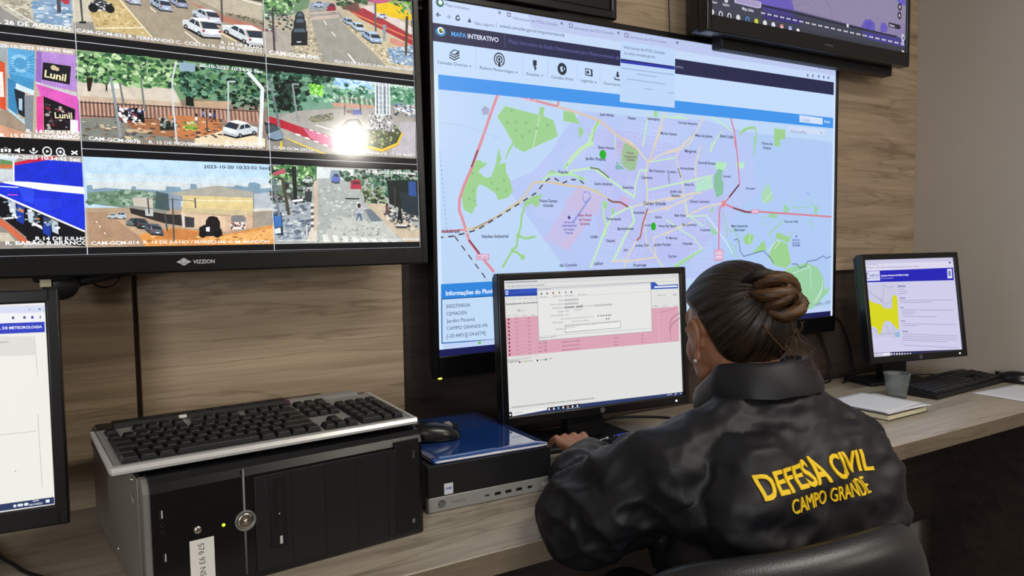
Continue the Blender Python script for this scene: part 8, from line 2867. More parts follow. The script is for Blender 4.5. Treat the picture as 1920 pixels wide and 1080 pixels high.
t = thing('folder', 'glossy blue folder lying on the slim desktop computer under the mouse', 'folder', (.592, 1.236, .8375), R(-3.2))
def sheet(x0, x1, y0, y1, z, th, nx=12, ny=14, amp=.0012, seed=0, sag=None):
    bm = bmesh.new(); g = {}
    for i in range(nx + 1):
        for j in range(ny + 1):
            x = x0 + (x1 - x0) * i / nx; y = y0 + (y1 - y0) * j / ny
            dz = amp * noise.noise(Vector((x * 9 + seed, y * 9, seed)))
            if sag: dz += sag(i / nx, j / ny)
            g[i, j] = bm.verts.new((x, y, z + dz))
    fs = [bm.faces.new((g[i, j], g[i + 1, j], g[i + 1, j + 1], g[i, j + 1])) for i in range(nx) for j in range(ny)]
    for f in fs: f.smooth = True
    r = bmesh.ops.extrude_face_region(bm, geom=fs)
    for v in r['geom']:
        if isinstance(v, bmesh.types.BMVert): v.co.z += th
    m = MB(); m.bm.free(); m.bm = bm
    return m
sheet(0, .240, 0, .325, .0002, .0012, seed=2, amp=.0002).build('back_cover', M['bluefold'], t)
sheet(.004, .2385, -.0015, .318, .0018, .0030, seed=3, amp=.0002).build('paper_stack', M['paper'], t)
sheet(-.001, .241, .0005, .325, .0052, .0010, seed=5, amp=.0009).build('front_cover', M['bluefold'], t)

def mouse(label, loc, rz, L=.112, W=.060, H=.036):
    t = thing('computer_mouse', label, 'computer mouse', loc, rz)
    bm = bmesh.new(); r = bmesh.ops.create_uvsphere(bm, u_segments=28, v_segments=18, radius=1.0)
    for v in bm.verts:
        x, y, z = v.co
        w = W / 2 * (1.0 - .10 * (y ** 2) + .05 * y)
        v.co = Vector((math.copysign(abs(x) ** .85, x) * w, math.copysign(abs(y) ** .9, y) * L / 2, (max(z, 0) ** .8) * H * (1 - .22 * y) if z > 0 else 0))
    for f in bm.faces: f.smooth = True
    m = MB(); m.bm.free(); m.bm = bm; m.build('shell', M['black'], t)
    B('button_gap', M['blackd'], t, -.0008, .0008, .012, L / 2 - .004, H * .5, H * .82)
    MB().lathe([(.001, -.003), (.010, -.003), (.011, 0), (.010, .003), (.001, .003)], (0, L * .27, H * .66), axis='X').build('scroll_wheel', M['greyplastic'], t)
    return t
mouse('black mouse resting on the glossy blue folder', (.655, 1.372, .8445), R(-105))
mouse('black mouse at the far right end of the desk by the wall', (2.698, 1.250, .75), R(8))

# ============================================================ pens, cup, notebook, papers
a = Vector((1.103, 1.352, .7885)); b = Vector((1.252, 1.336, .7845)); d = (b - a).normalized()
t = thing('pen', 'clear ballpoint pen with a blue tip lying on the middle keyboard', 'pen', a)
l = lambda s: d * s
MB().cyl(l(0), l(.006), .0006, .0018, seg=10).build('nib', M['chrome'], t)
MB().cyl(l(.005), l(.020), .0022, .0048, seg=14).cyl(l(.020), l(.030), .0048, .0048, seg=14).build('blue_tip', M['bluepen'], t)
MB().cyl(l(.030), l(.142), .0044, .0042, seg=12).build('barrel', M['clearpen'], t)
MB().cyl(l(.032), l(.135), .0014, .0014, seg=8).build('ink_tube', M['whitestick'], t)
MB().cyl(l(.142), l(.149), .0046, .0040, seg=12).build('end_plug', M['bluepen'], t)
a = Vector((.978, 1.322, .7895)); b = Vector((1.077, 1.343, .7895)); d = (b - a)
t = thing('thin_stick', 'thin white stick with a round end lying beside the fingers', 'stick', a)
MB().cyl((0, 0, 0), d, .0011, .0011, seg=8).build('rod', M['whitestick'], t)
MB().ell(d, (.0045, .0028, .0025), seg=12, rings=8).build('round_end', M['whitestick'], t)

t = thing('plastic_cup', 'translucent disposable plastic cup in front of the right monitor', 'cup', (2.165, 1.322, .75))
MB().lathe([(.024, 0), (.026, .001), (.031, .035), (.0365, .074), (.0362, .0742), (.0305, .035), (.0256, .0022), (.001, .0018)], seg=36).build('cup_wall', M['cup'], t)
rim = MB(); rp = [(.0368 * math.cos(2 * PI * i / 40), .0368 * math.sin(2 * PI * i / 40), .0745) for i in range(41)]
rim.tube(rp, .0014, seg=8).build('rim', M['cup'], t)

t = thing('notebook', 'thick notebook with cream page edges lying right of the seated person', 'notebook', (1.880, 1.168, .75), R(1.5))
B('back_cover', M['blackm'], t, 0, .190, 0, .185, 0, .0015)
B('pages', M['cream'], t,   .002, .187, .002, .183, .0015, .0150, bev=.001)
B('front_cover', M['blackm'], t, 0, .191, 0, .185, .0150, .0168)
for k, (dx, dy, rz, sd) in enumerate(((0, .002, 4, 1), (.004, .004, 1, 4), (-.003, .006, 7, 8))):
    o = sheet(0, .19, 0, .18, .0004, .0003, seed=sd, amp=.0012).build('paper_sheet', M['paper'], None, (1.880 + dx, 1.166 + dy, .7682 + k * .0022), (0, 0, R(rz - 3)))
    tag(o, ('lowest loose white sheet lying on the thick notebook', 'middle loose white sheet lying on the thick notebook', 'topmost loose white sheet on the thick notebook')[k], 'paper', 'loose sheets on the notebook')
o = sheet(0, .24, 0, .165, .0006, .0009, seed=9, amp=.0014).build('envelope', M['paper'], None, (2.404, 1.069, .7505), (0, 0, R(4)))
tag(o, 'flat white paper envelope lying before the right keyboard', 'paper')
o.rotation_euler = (0, 0, R(-3))

# ============================================================ cables
def cable(label, pts, r=.003):
    o = MB().tube(smooth_path(pts, 8), r, seg=8).build('cable', M['cable']); tag(o, label, 'cable'); return o
cable('black cable arching from the map television to behind the right monitor', [(2.17, 1.600, .945), (2.215, 1.600, .957), (2.262, 1.600, .962), (2.30, 1.600, .93), (2.335, 1.598, .86), (2.352, 1.592, .77), (2.352, 1.585, .754)], .0045)
cable('black cable hanging from the right lower corner of the map television', [(2.17, 1.605, .925), (2.195, 1.605, .90), (2.222, 1.602, .84), (2.238, 1.598, .79), (2.222, 1.590, .7535), (2.18, 1.58, .7535)], .004)
cable('thin black cable running along the desk to the foot of the right monitor', [(2.235, 1.55, .7530), (2.262, 1.552, .757), (2.30, 1.55, .775), (2.318, 1.56, .785)], .0035)
cable('black cable lying on the desk behind the right keyboard', [(2.47, 1.535, .7525), (2.55, 1.50, .7525), (2.62, 1.46, .7525), (2.665, 1.425, .7525)], .0022)
cable('short black mouse cable near the right wall', [(2.66, 1.42, .7525), (2.685, 1.36, .7525), (2.694, 1.306, .753)], .0022)
cable('black cable lying behind the middle monitor', [(1.27, 1.60, .753), (1.33, 1.595, .753), (1.40, 1.55, .753), (1.44, 1.50, .753), (1.47, 1.46, .753)], .0035)
cable('pair of dark wires lying on the desk at the lower left', [(-.085, 1.52, .753), (-.076, 1.442, .7535), (-.055, 1.385, .753), (-.040, 1.345, .7535), (-.012, 1.30, .753)], .003)
cable('thin dark wire running down the oak panel between the upper televisions', [(1.519, 1.6185, 2.4), (1.522, 1.6185, 2.0), (1.527, 1.6185, 1.84), (1.53, 1.6185, 1.80)], .0016)
lp = [(.097 + .026 * math.cos(a), 1.535, 1.196 - .026 * math.sin(a) * 1.05) for a in [R(-60 + 15 * i) for i in range(21)]]
cable('small black cable loop hanging below the camera television', lp, .0016)
# ============================================================ the seated person
def remeshed(name, mb, voxel, smooth, disp=None):
    me = bpy.data.meshes.new(name); mb.bm.to_mesh(me); mb.bm.free()
    o = bpy.data.objects.new(name, me); COL.objects.link(o)
    r = o.modifiers.new('r', 'REMESH'); r.mode = 'VOXEL'; r.voxel_size = voxel; r.use_smooth_shade = True
    if smooth:
        s = o.modifiers.new('s', 'SMOOTH'); s.factor = .5; s.iterations = smooth
    dg = bpy.context.evaluated_depsgraph_get(); ev = o.evaluated_get(dg)
    out = bpy.data.meshes.new_from_object(ev); bpy.data.objects.remove(o); bpy.data.meshes.remove(me)
    out.name = name
    n = len(out.vertices)
    if disp:
        co = np.empty(n * 3, np.float32); out.vertices.foreach_get('co', co); nr = np.empty(n * 3, np.float32); out.vertices.foreach_get('normal', nr)
        co = co.reshape(-1, 3); nr = nr.reshape(-1, 3); d = np.array([disp(Vector(p), Vector(q)) for p, q in zip(co.tolist(), nr.tolist())], np.float32)
        co = co + nr * d[:, None]; out.vertices.foreach_set('co', co.ravel()); out.update()
    out.polygons.foreach_set('use_smooth', [True] * len(out.polygons))
    return out

HC = Vector((.992, .897, 1.076)); HY, HP = R(-11), R(12)
HS = .955
HM = Matrix.Translation(HC) @ Matrix.Rotation(HY, 4, 'Z') @ Matrix.Rotation(-HP, 4, 'X') @ Matrix.Scale(HS, 4)   # head frame: x right, y to the face, z up
HR = HM.to_3x3()
def hp(x, y, z): return HM @ Vector((x, y, z))
SL = Vector((.815, .845, .885)); SRr = Vector((1.115, .774, .886))
ELB = Vector((.745, .985, .796)); WRI = Vector((.930, 1.215, .797))
ERB = Vector((1.255, .930, .822)); WRR = Vector((1.275, 1.165, .812))

# ---- body: one continuous skin
b = MB()
E_ = lambda c, rad, rot=(0, 0, 0): b.ell(hp(*c), rad, HR @ Matrix.Rotation(rot[2], 3, 'Z') @ Matrix.Rotation(rot[0], 3, 'X') @ Matrix.Rotation(rot[1], 3, 'Y'))
E_((0, -.012, .035), (.074, .094, .080)); E_((0, .010, .005), (.069, .080, .088)); E_((0, .030, -.045), (.056, .060, .058)); E_((0, .062, -.082), (.030, .026, .024))
E_((0, .034, -.012), (.061, .060, .084)); E_((-.034, .054, -.018), (.026, .026, .034)); E_((.034, .054, -.018), (.026, .026, .034)); E_((0, .066, .040), (.050, .020, .034))
E_((-.028, .080, .022), (.018, .010, .008)); E_((.028, .080, .022), (.018, .010, .008))
b.capsule(hp(0, .090, .012), .008, hp(0, .108, -.028), .011); E_((-.011, .098, -.031), (.007, .008, .006)); E_((.011, .098, -.031), (.007, .008, .006))
E_((-.029, .0775, .0125), (.0155, .0105, .0052), (-.35, 0, 0)); E_((.029, .0775, .0125), (.0155, .0105, .0052), (-.35, 0, 0)); E_((0, .088, -.053), (.021, .009, .0055)); E_((0, .086, -.063), (.018, .009, .0060))
for s in (-1, 1):      # ears
    pts = [hp(s * .073, .010, -.012), hp(s * .079, .014, .012), hp(s * .083, .006, .028), hp(s * .086, -.010, .030), hp(s * .086, -.018, .016), hp(s * .083, -.014, -.004), hp(s * .078, -.004, -.018), hp(s * .076, .003, -.030)]
    b.tube(smooth_path(pts, 5), .0048, seg=8); b.ell(hp(s * .077, .001, -.030), (.006, .008, .010), HR)
    b.ell(hp(s * .079, -.003, .006), (.005, .017, .027), HR)
NB = Vector((1.002, .808, .935))
b.capsule(hp(0, -.020, -.055), .054, NB, .060); b.capsule(hp(0, .01, -.05), .045, NB + Vector((0, .03, 0)), .05)
b.capsule(SL.lerp(SRr, .2), .045, SL.lerp(SRr, .8), .045); b.capsule(NB, .06, (.99, .79, .80), .10); b.capsule((.99, .78, .80), .10, (1.0, .74, .58), .11)
b.capsule(SL, .042, ELB, .036); b.capsule(ELB, .034, WRI, .024); b.capsule(SRr, .045, ERB, .036); b.capsule(ERB, .034, WRR, .024)
def hand(wr, fw, side):
    """palm and five fingers resting on the keys; fw = direction of the fingers, side +1: thumb to the right"""
    fw = Vector(fw).normalized(); rt = fw.cross(Vector((0, 0, 1))).normalized(); up = Vector((0, 0, 1))
    P = lambda f, r, u: wr + fw * f + rt * r * side + up * u
    b.capsule(P(-.02, 0, 0), .022, P(.02, 0, 0), .022)
    for r in (-.026, -.009, .009, .026): b.capsule(P(.012, r * .7, .002), .0145, P(.066, r, .006), .0115)
    for r, L, sp in ((-.029, .058, -.14), (-.0098, .070, -.04), (.0098, .074, .04), (.029, .066, .12)):
        r0 = P(.066, r, .006); k1 = P(.066 + L * .42, r + sp * L * .42, .014); k2 = P(.066 + L * .75, r + sp * L * .75, .004); tip = P(.066 + L * .95, r + sp * L * .95, -.010)
        b.capsule(r0, .0098, k1, .0088); b.capsule(k1, .0088, k2, .0078); b.capsule(k2, .0078, tip, .0068)
    b.capsule(P(.005, .022, -.004), .013, P(.036, .046, -.006), .0108); b.capsule(P(.036, .046, -.006), .0105, P(.062, .056, -.010), .0090); b.capsule(P(.062, .056, -.010), .0088, P(.082, .056, -.014), .0075)
hand(WRI + Vector((.012, .022, .002)), (.22, 1, 0), 1)
hand(WRR + Vector((-.008, .012, .0)), (.04, 1, 0), -1)
for s, x0, x1 in ((-1, .90, .93), (1, 1.09, 1.09)):
    b.capsule((x0, .72, .545), .078, (x1, 1.10, .535), .062); b.capsule((x1, 1.10, .525), .058, (x1, 1.16, .11), .042)
    b.capsule((x1, 1.14, .055), .040, (x1, 1.27, .040), .034)
b.ell((1.0, .72, .555), (.17, .13, .10))
body = remeshed('person', b, .0038, 3)
body.materials.append(M['skin'])
person = link('person', body)
tag(person, 'person with hair in a bun wearing a black jacket, typing at the middle monitor', 'person')

# ---- eyes
for s in (-1, 1):
    ey = MB().ell(hp(s * .029, .0765, .006), (.0115, .0095, .0085)).build('eye', M['eye'], person)
    MB().ell(hp(s * .029, .0842, .0035), (.0048, .0022, .0048), seg=14, rings=8).build('iris', M['shade'], ey)

# ---- trousers and shoes
b = MB()
for x0, x1 in ((.90, .93), (1.09, 1.09)):
    b.capsule((x0, .72, .545), .090, (x1, 1.10, .535), .074); b.capsule((x1, 1.10, .525), .070, (x1, 1.16, .10), .056)
b.ell((1.0, .71, .555), (.185, .145, .115))
tm = remeshed('trousers', b, .009, 4, lambda p, n: .004 * noise.noise(p * 14)); tm.materials.append(M['trouser']); link('trousers', tm, person)
for x in (.93, 1.09):
    b = MB(); b.capsule((x, 1.13, .058), .046, (x, 1.285, .044), .042)
    me = remeshed('shoe', b, .006, 3); me.materials.append(M['blackm'])
    for v in me.vertices: v.co.z = max(v.co.z, .003)
    link('shoe', me, person)

# ---- jacket
b = MB()
TA2 = Matrix.Rotation(R(-10), 3, 'Z')
for z, x, y, rx, ry, rz in ((.52, .99, .735, .205, .160, .07), (.60, .98, .745, .206, .160, .09), (.68, .974, .765, .208, .158, .09), (.76, .972, .785, .208, .150, .10), (.83, .972, .797, .202, .142, .10), (.88, .976, .805, .182, .135, .085), (.92, .988, .815, .140, .115, .060), (.95, .995, .825, .105, .100, .045)):
    b.ell((x, y, z), (rx, ry, rz), TA2, seg=32, rings=18)
b.ell((.998, .828, .975), (.092, .088, .035), seg=24)
for z, k, hw in ((.895, -.060, .100), (.86, -.076, .115), (.81, -.081, .120), (.76, -.084, .120), (.70, -.087, .120)):
    c0 = Vector((.974, .800, z)) + TA2 @ Vector((0, k, 0)); hx = TA2 @ Vector((hw, 0, 0)); b.capsule(c0 - hx, .060, c0 + hx, .060)
b.capsule((.958, .825, .950), .062, SL, .070); b.capsule((1.035, .812, .955), .062, SRr, .070)
b.capsule(SL, .072, SL.lerp(ELB, .5) + Vector((-.012, 0, .0)), .076); b.capsule(SL.lerp(ELB, .5) + Vector((-.012, 0, .0)), .076, ELB + Vector((-.005, .0, .0)), .074)
b.capsule(ELB, .070, ELB.lerp(WRI, .5), .055); b.capsule(ELB.lerp(WRI, .5), .055, WRI - Vector((.012, .022, 0)), .041)
b.capsule(SRr, .072, ERB + Vector((-.03, 0, 0)), .066); b.capsule(ERB, .066, WRR - Vector((-.006, .03, 0)), .045)
wr_axis = (WRI - ELB).normalized()
def folds(p, n):
    d = 0.0
    q = TA2.inverted() @ (p - Vector((.98, .80, .88)))
    arm = max(0.0, 1.0 - (min((p - ELB).length, (p - ELB.lerp(WRI, .6)).length, (p - SL.lerp(ELB, .6)).length) / .15))
    w1 = noise.noise(Vector((p.x * 9, p.y * 9, p.z * 5)) + Vector((3, 1, 7)))
    w2 = noise.noise(Vector((p.x * 6 + p.z * 7, p.y * 7, p.z * 16 - p.x * 9)))
    w3 = 1 - abs(noise.noise(Vector((p.x * 8 - p.z * 6, p.y * 8 + p.z * 3, p.z * 7 + p.x * 5)) + Vector((9, 2, 4)))) * 2.2
    w4 = 1 - abs(noise.noise(Vector((p.x * 15 + p.y * 5, p.y * 15, p.z * 19)) + Vector((1, 8, 3)))) * 2.2
    w5 = 1 - abs(noise.noise(Vector((p.x * 27 - p.z * 17, p.y * 27 + p.x * 9, p.z * 21)) + Vector((5, 5, 1)))) * 2.2
    d += .0060 * w1 + .0062 * w2 + .0062 * w3 + .0052 * w4 + .0030 * w5 - .006
    d += arm * (.0120 * w3 + .0070 * w2 + .0085 * w4 + .004 * w5 - .005)
    return d
jm = remeshed('jacket', b, .0052, 6, folds); jm.materials.append(M['jacket'])
bm = bmesh.new(); bm.from_mesh(jm)
for v in bm.verts:                      # it hangs down to the seat
    if v.co.y > 1.018 and v.co.z < .7525: v.co.z = .7525 + (v.co.z - .7525) * .02
    if v.co.z < .50: v.co.z = .50 + (v.co.z - .50) * .2
bm.to_mesh(jm); bm.free()
jacket = link('jacket', jm, person)
# stand-up collar
bm = bmesh.new(); NS = 48; rows = []
for k, (u, off) in enumerate(((0.0, .0), (.25, .003), (.55, .002), (.85, -.001), (1.0, -.004), (1.0, -.011), (.8, -.013), (.4, -.012), (0, -.012))):
    ring_ = []
    for i in range(NS + 1):
        a = R(-252) + R(324) * i / NS           # open at the front
        ca, sa = math.cos(a), math.sin(a)
        bx, by = ca * (.098 + off), sa * (.088 + off)
        zb = .990 - .062 * max(0, sa) + .010 * max(0, -sa)
        ht = .051 - .012 * max(0, sa) + .004 * noise.noise(Vector((a * 2, 0, 3)))
        lean = .006 * u
        x = .998 + bx + .010 * u * ca * -1; y = .836 + by * (1.0 + .35 * max(0, sa)) + .020 * u
        ring_.append(bm.verts.new((x + .003 * noise.noise(Vector((a * 3, u * 2, 1))), y, zb + ht * u + .003 * noise.noise(Vector((a * 2.5, u, 9))))))
    rows.append(ring_)
for k in range(len(rows) - 1):
    for i in range(NS): bm.faces.new((rows[k][i], rows[k][i + 1], rows[k + 1][i + 1], rows[k + 1][i])).smooth = True
m = MB(); m.bm.free(); m.bm = bm; m.build('collar', M['jacket'], jacket)
# cuffs
for wr, el in ((WRI, ELB), (WRR, ERB)):
    d = (wr - el).normalized(); p = wr - d * .028
    q = d.to_track_quat('Z', 'Y'); bm = bmesh.new(); prev = None; first = None
    m = MB(); m.bm.free(); m.bm = bm
    m.lathe([(.033, -.004), (.037, 0), (.038, .012), (.034, .024), (.031, .024), (.031, 0)], seg=28)
    for v in bm.verts: v.co = p + q @ v.co
    m.build('cuff', M['jacket'], jacket)
# lettering sewn on the back, laid on the cloth
def sewn(name, t, width, height, origin, bold, arch=0.0, turn=0.0):
    Vt, Ft, a, bb = text_polys(t, bold); ymax = max(v[1] for v in Vt); sx = width / (bb - a); sy = height / ymax
    bm = bmesh.new(); vs = [bm.verts.new(((x - a) * sx, 0, y * sy)) for x, y in Vt]
    for f in Ft:
        try: bm.faces.new([vs[i] for i in f])
        except ValueError: pass
    bmesh.ops.triangulate(bm, faces=bm.faces)
    for it in range(4):
        es = [e for e in bm.edges if e.calc_length() > .005]
        if not es: break
        bmesh.ops.subdivide_edges(bm, edges=es, cuts=1); bmesh.ops.triangulate(bm, faces=bm.faces)
    tree = BVHTree.FromPolygons([v.co for v in jm.vertices], [tuple(p.vertices) for p in jm.polygons])
    ex = TA2 @ Vector((1, 0, 0)); fw = TA2 @ Vector((0, 1, 0))
    fs = list(bm.faces); r = bmesh.ops.extrude_face_region(bm, geom=fs)
    top = {v for v in r['geom'] if isinstance(v, bmesh.types.BMVert)}
    for v in bm.verts:
        u = v.co.x / width - .5
        a0 = v.co.x - width / 2; b0 = v.co.z + arch * (.25 - u * u)
        p = Vector(origin) + ex * (a0 * math.cos(turn) - b0 * math.sin(turn)) + Vector((0, 0, a0 * math.sin(turn) + b0 * math.cos(turn)))
        hit = tree.ray_cast(p - fw * .4, fw)
        loc = hit[0] if hit[0] else p
        v.co = loc + (hit[1] if hit[1] else -fw) * (.0022 if v in top else -.0005)
    bmesh.ops.recalc_face_normals(bm, faces=bm.faces)
    me = bpy.data.meshes.new(name); bm.to_mesh(me); bm.free(); me.materials.append(M['yellow'])
    return link(name, me, jacket)
plabel(sewn('back_lettering', 'DEFESA CIVIL', .216, .029, (.938, .70, .890), 1, arch=.016, turn=R(3)), 'bold yellow letters DEFESA CIVIL')
plabel(sewn('back_lettering', 'CAMPO GRANDE', .150, .0195, (.948, .70, .865), 0, arch=.006, turn=R(3)), 'thin yellow letters CAMPO GRANDE')

# ---- hair: combed back from the hairline into a bun
mh = bpy.data.materials.new('combed_brown_hair'); mh.use_nodes = True
nt = mh.node_tree; bs = nt.nodes['Principled BSDF']
uvn = nt.nodes.new('ShaderNodeUVMap'); mp = nt.nodes.new('ShaderNodeMapping'); mp.inputs['Scale'].default_value = (120, 2.5, 1)
n1 = nt.nodes.new('ShaderNodeTexNoise'); n1.inputs['Scale'].default_value = 1.0; n1.inputs['Detail'].default_value = 5
nt.links.new(uvn.outputs['UV'], mp.inputs['Vector']); nt.links.new(mp.outputs['Vector'], n1.inputs['Vector'])
cr = nt.nodes.new('ShaderNodeValToRGB'); e = cr.color_ramp.elements; e[0].position = .35; e[0].color = lin('0f0b09'); e[1].position = .72; e[1].color = lin('33271d')
nt.links.new(n1.outputs['Fac'], cr.inputs['Fac']); nt.links.new(cr.outputs['Color'], bs.inputs['Base Color'])
bs.inputs['Specular IOR Level'].default_value = .3; bs.inputs['Roughness'].default_value = .42; bs.inputs['Anisotropic'].default_value = .5
bp = nt.nodes.new('ShaderNodeBump'); bp.inputs['Strength'].default_value = .5; bp.inputs['Distance'].default_value = .002
nt.links.new(n1.outputs['Fac'], bp.inputs['Height']); nt.links.new(bp.outputs['Normal'], bs.inputs['Normal'])
M['hair'] = mh
mh2 = mh.copy(); mh2.name = 'golden_brown_hair'
e = [n for n in mh2.node_tree.nodes if n.type == 'VALTORGB'][0].color_ramp.elements; e[0].color = lin('1a0f08'); e[1].color = lin('634527')
[n for n in mh2.node_tree.nodes if n.type == 'MAPPING'][0].inputs['Scale'].default_value = (30, 3.0, 1)
M['hair2'] = mh2
def uvmesh(name, grid, uv, m, parent, closed=False):
    """grid[i][j] of points with uv[i][j]"""
    V = [p for row in grid for p in row]; n = len(grid[0]); F = []; U = []
    for i in range(len(grid) - 1):
        for j in range(n - 1):
            F.append((i * n + j, i * n + j + 1, (i + 1) * n + j + 1, (i + 1) * n + j)); U += [uv[i][j], uv[i][j + 1], uv[i + 1][j + 1], uv[i + 1][j]]
    me = bpy.data.meshes.new(name); me.from_pydata([tuple(v) for v in V], [], F)
    l = me.uv_layers.new(name='UVMap'); l.data.foreach_set('uv', np.array(U, np.float32).ravel())
    me.polygons.foreach_set('use_smooth', [True] * len(F)); me.materials.append(m)
    bm = bmesh.new(); bm.from_mesh(me); bmesh.ops.remove_doubles(bm, verts=bm.verts, dist=1e-6); bmesh.ops.recalc_face_normals(bm, faces=bm.faces); bm.to_mesh(me); bm.free()
    return link(name, me, parent)
pole = Vector((.0, -.93, .28)).normalized()
pu = Vector((0, .28, .93)).normalized(); pr = Vector((1, 0, 0))
def hairline(th):      # th: 0 = up over the crown, 180 = down the nape
    a = abs(math.degrees(th)); tab = [(0, 141), (28, 136), (50, 122), (66, 106), (80, 94), (92, 86), (104, 82), (120, 82), (140, 88), (160, 92), (180, 92)]
    for (a0, v0), (a1, v1) in zip(tab[:-1], tab[1:]):
        if a <= a1: return R(v0 + (v1 - v0) * (a - a0) / (a1 - a0))
    return R(68)
NTh, NS_ = 220, 40
grid = []; uvs = []
for i in range(NTh + 1):
    th = -PI + 2 * PI * i / NTh; pm = hairline(th); row = []; ur = []
    for j in range(NS_ + 1):
        s = j / NS_; ph = pm * s
        d = pole * math.cos(ph) + (pu * math.cos(th) + pr * math.sin(th)) * math.sin(ph)
        A, Bq, Cq = .0775, .099, .0845
        cz = .034
        rr = 1 / math.sqrt((d.x / A) ** 2 + (d.y / Bq) ** 2 + (d.z / Cq) ** 2)
        if d.z < 0: rr *= 1 + .10 * (-d.z)
        edge = min(1.0, (1 - s) / .12); th_k = .0115 * edge ** .6 - .0015 + .004 * math.sin(PI * min(1, s * 1.2)) ** 2
        strand = (.0011 * noise.noise(Vector((th * 30, s * 1.2, 2))) + .0007 * noise.noise(Vector((th * 70, s * 2, 7)))) * edge + .0025 * noise.noise(Vector((th * 7, s * 1.5, 5))) * edge
        p = d * (rr + th_k + strand) + Vector((0, -.012, cz))
        row.append(HM @ p); ur.append((i / NTh, s))
    grid.append(row); uvs.append(ur)
hair = uvmesh('hair', grid, uvs, M['hair'], person)
# the bun: wound locks
BC = Vector((-.004, -.112, .048))
def lock(name, pts, rad, m, twist=1.5, flat=.75):
    P = smooth_path([HM @ (BC + Vector((.006, 0, .004)) + Vector(p) * .86) for p in pts], 7); n = len(P); g = []; u = []
    for k, p in enumerate(P):
        d = (P[min(k + 1, n - 1)] - P[max(k - 1, 0)]).normalized(); a = d.cross(Vector((.2, .3, .93))).normalized(); b2 = d.cross(a).normalized()
        t = k / (n - 1); r_ = .80 * rad * (.35 + .65 * math.sin(PI * min(1, max(0, t * .9 + .05))) ** .6); row = []; ur = []
        for q in range(25):
            an = 2 * PI * q / 24 + twist * t
            w = 1 + .09 * math.sin(an * 11 + t * 4) + .06 * noise.noise(Vector((math.cos(an) * 2, math.sin(an) * 2, t * 3)))
            row.append(p + (a * math.cos(an) + b2 * math.sin(an) * flat) * r_ * w); ur.append((q / 24, t))
        g.append(row); u.append(ur)
    return uvmesh(name, g, u, m, hair)
lock('bun_lock', [(-.030, .006, .024), (-.008, -.014, .034), (.022, -.016, .030), (.040, -.010, .010), (.036, -.014, -.016)], .021, M['hair2'])
lock('bun_lock', [(.040, -.004, .016), (.046, -.020, -.008), (.030, -.026, -.030), (.004, -.018, -.036), (-.018, -.006, -.026)], .019, M['hair2'])
lock('bun_lock', [(-.034, .012, .012), (-.028, -.014, .004), (-.006, -.026, .004), (.018, -.028, .004), (.030, -.02, -.004)], .019, M['hair2'])
lock('bun_lock', [(-.020, .004, -.024), (-.014, -.016, -.014), (.004, -.030, -.006), (.020, -.026, .012), (.012, -.012, .028)], .016, M['hair2'])
lock('bun_lock', [(-.044, .016, .040), (-.030, -.004, .046), (-.006, -.012, .042), (.014, -.012, .034)], .015, M['hair'])
def strand(pts, r, m, name='loose_strand'):
    P = smooth_path(pts, 8); o = MB().tube(P, r, seg=6, r_end=r * .4).build(name, m, hair); return o
rnd = random.Random(5)
strand([hp(-.020, -.112, .060), hp(-.028, -.116, .030), hp(-.024, -.118, .004), hp(-.004, -.116, -.020), hp(.014, -.112, -.034), hp(.024, -.110, -.036)], .0022, M['hair2'])
strand([hp(-.036, -.104, .075), hp(-.048, -.104, .05), hp(-.046, -.106, .028), hp(-.034, -.112, .016)], .0016, M['hair2'])
for k in range(16):
    x = .012 + .046 * rnd.random(); pts = []
    for j in range(9):
        s = j / 8
        pts.append(hp(x + .016 * s * rnd.uniform(.2, 1.6) + .007 * math.sin(s * 15 + k), -.102 - .018 * s + .006 * math.cos(s * 13 + k * 2), .012 - .105 * s * rnd.uniform(.9, 1.05)))
    strand(pts, .0006, M['hair2'], 'curly_wisp')
for k in range(2):
    pts = [hp(-.070, .050 + .004 * k, .052 - .010 * k), hp(-.080, .066 + .004 * k, .042 - .012 * k), hp(-.084 + .002 * k, .072 + .003 * k, .020 - .016 * k)]
    strand(pts, .0004, M['hair'], 'stray_hair')
MB().ell(hp(-.0835, .001, -.038), (.0032, .0032, .0032), seg=12, rings=8).build('earring', M['lettering'], person)

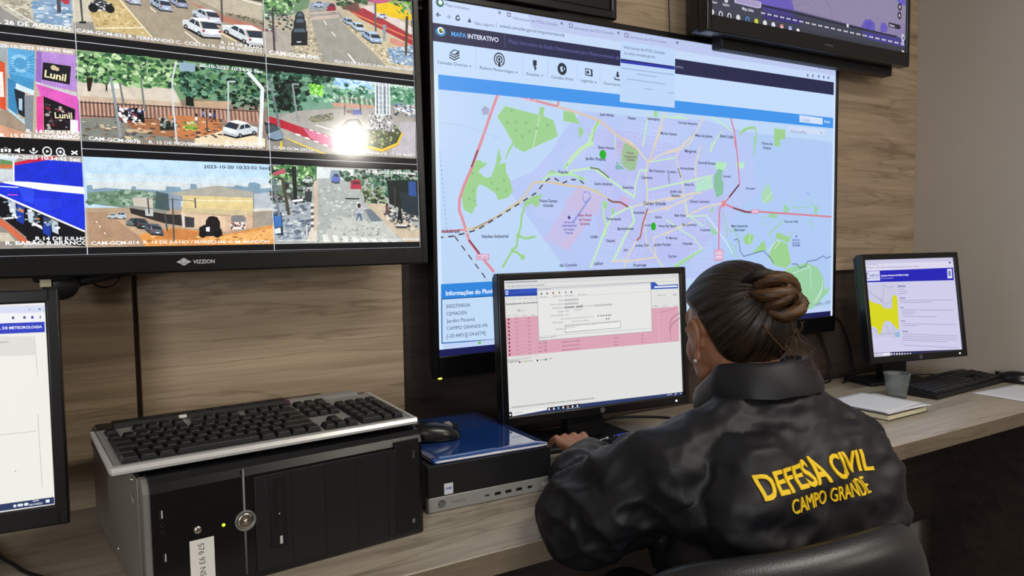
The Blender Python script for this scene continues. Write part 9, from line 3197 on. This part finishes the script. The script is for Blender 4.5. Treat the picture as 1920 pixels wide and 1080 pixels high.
# ============================================================ office chair
t = thing('office_chair', 'black leather office chair the person sits on, back turned to the viewpoint', 'chair', (.893, .748, 0), R(-21))
bm = bmesh.new(); NX, NZ = 24, 18; fr = {}; bk = {}
for i in range(NX + 1):
    for j in range(NZ + 1):
        u = i / NX * 2 - 1; v = j / NZ
        cor = 1 - .10 * max(0, v - .75) / .25 * abs(u) ** 4
        x = u * .215 * (1 - .10 * (v - .5) ** 2) * cor
        z = .53 + v * .335 - .030 * abs(u) ** 5 * max(0, v - .5) * 2
        y = -.135 + .050 * u * u - .030 * v
        puff = .030 * ((1 - u ** 8) * (1 - (2 * v - 1) ** 8)) ** .5
        fr[i, j] = bm.verts.new((x, y + puff * .5, z)); bk[i, j] = bm.verts.new((x, y - .012 - puff, z))
for i in range(NX):
    for j in range(NZ):
        bm.faces.new((fr[i, j], fr[i + 1, j], fr[i + 1, j + 1], fr[i, j + 1])); bm.faces.new((bk[i, j], bk[i, j + 1], bk[i + 1, j + 1], bk[i + 1, j]))
for i in range(NX):
    bm.faces.new((fr[i, 0], bk[i, 0], bk[i + 1, 0], fr[i + 1, 0])); bm.faces.new((fr[i, NZ], fr[i + 1, NZ], bk[i + 1, NZ], bk[i, NZ]))
for j in range(NZ):
    bm.faces.new((fr[0, j], fr[0, j + 1], bk[0, j + 1], bk[0, j])); bm.faces.new((fr[NX, j], bk[NX, j], bk[NX, j + 1], fr[NX, j + 1]))
for f in bm.faces: f.smooth = True
m = MB(); m.bm.free(); m.bm = bm; m.build('backrest', M['leather'], t, (.042, 0, -.006), (0, R(-5.5), 0))
B('seat', M['leather'], t, -.23, .23, -.20, .26, .385, .445, bev=.022, seg=4)
MB().tube(smooth_path([(0, -.10, .38), (0, -.20, .40), (0, -.205, .50), (0, -.19, .62)]), .018, seg=10).build('back_support', M['blackm'], t)
MB().cyl((0, 0, .10), (0, 0, .385), .026).build('gas_column', M['steel'], t)
for k in range(5):
    a = 2 * PI * k / 5 + .3; d = Vector((math.cos(a), math.sin(a), 0))
    lg = MB().tube([d * .02 + Vector((0, 0, .11)), d * .16 + Vector((0, 0, .095)), d * .29 + Vector((0, 0, .075))], .018, seg=10).build('leg', M['blackm'], t)
    MB().lathe([(.004, -.016), (.027, -.016), (.029, 0), (.027, .016), (.004, .016)], (0, 0, .029), axis='X').build('caster', M['blackd'], lg, d * .29)
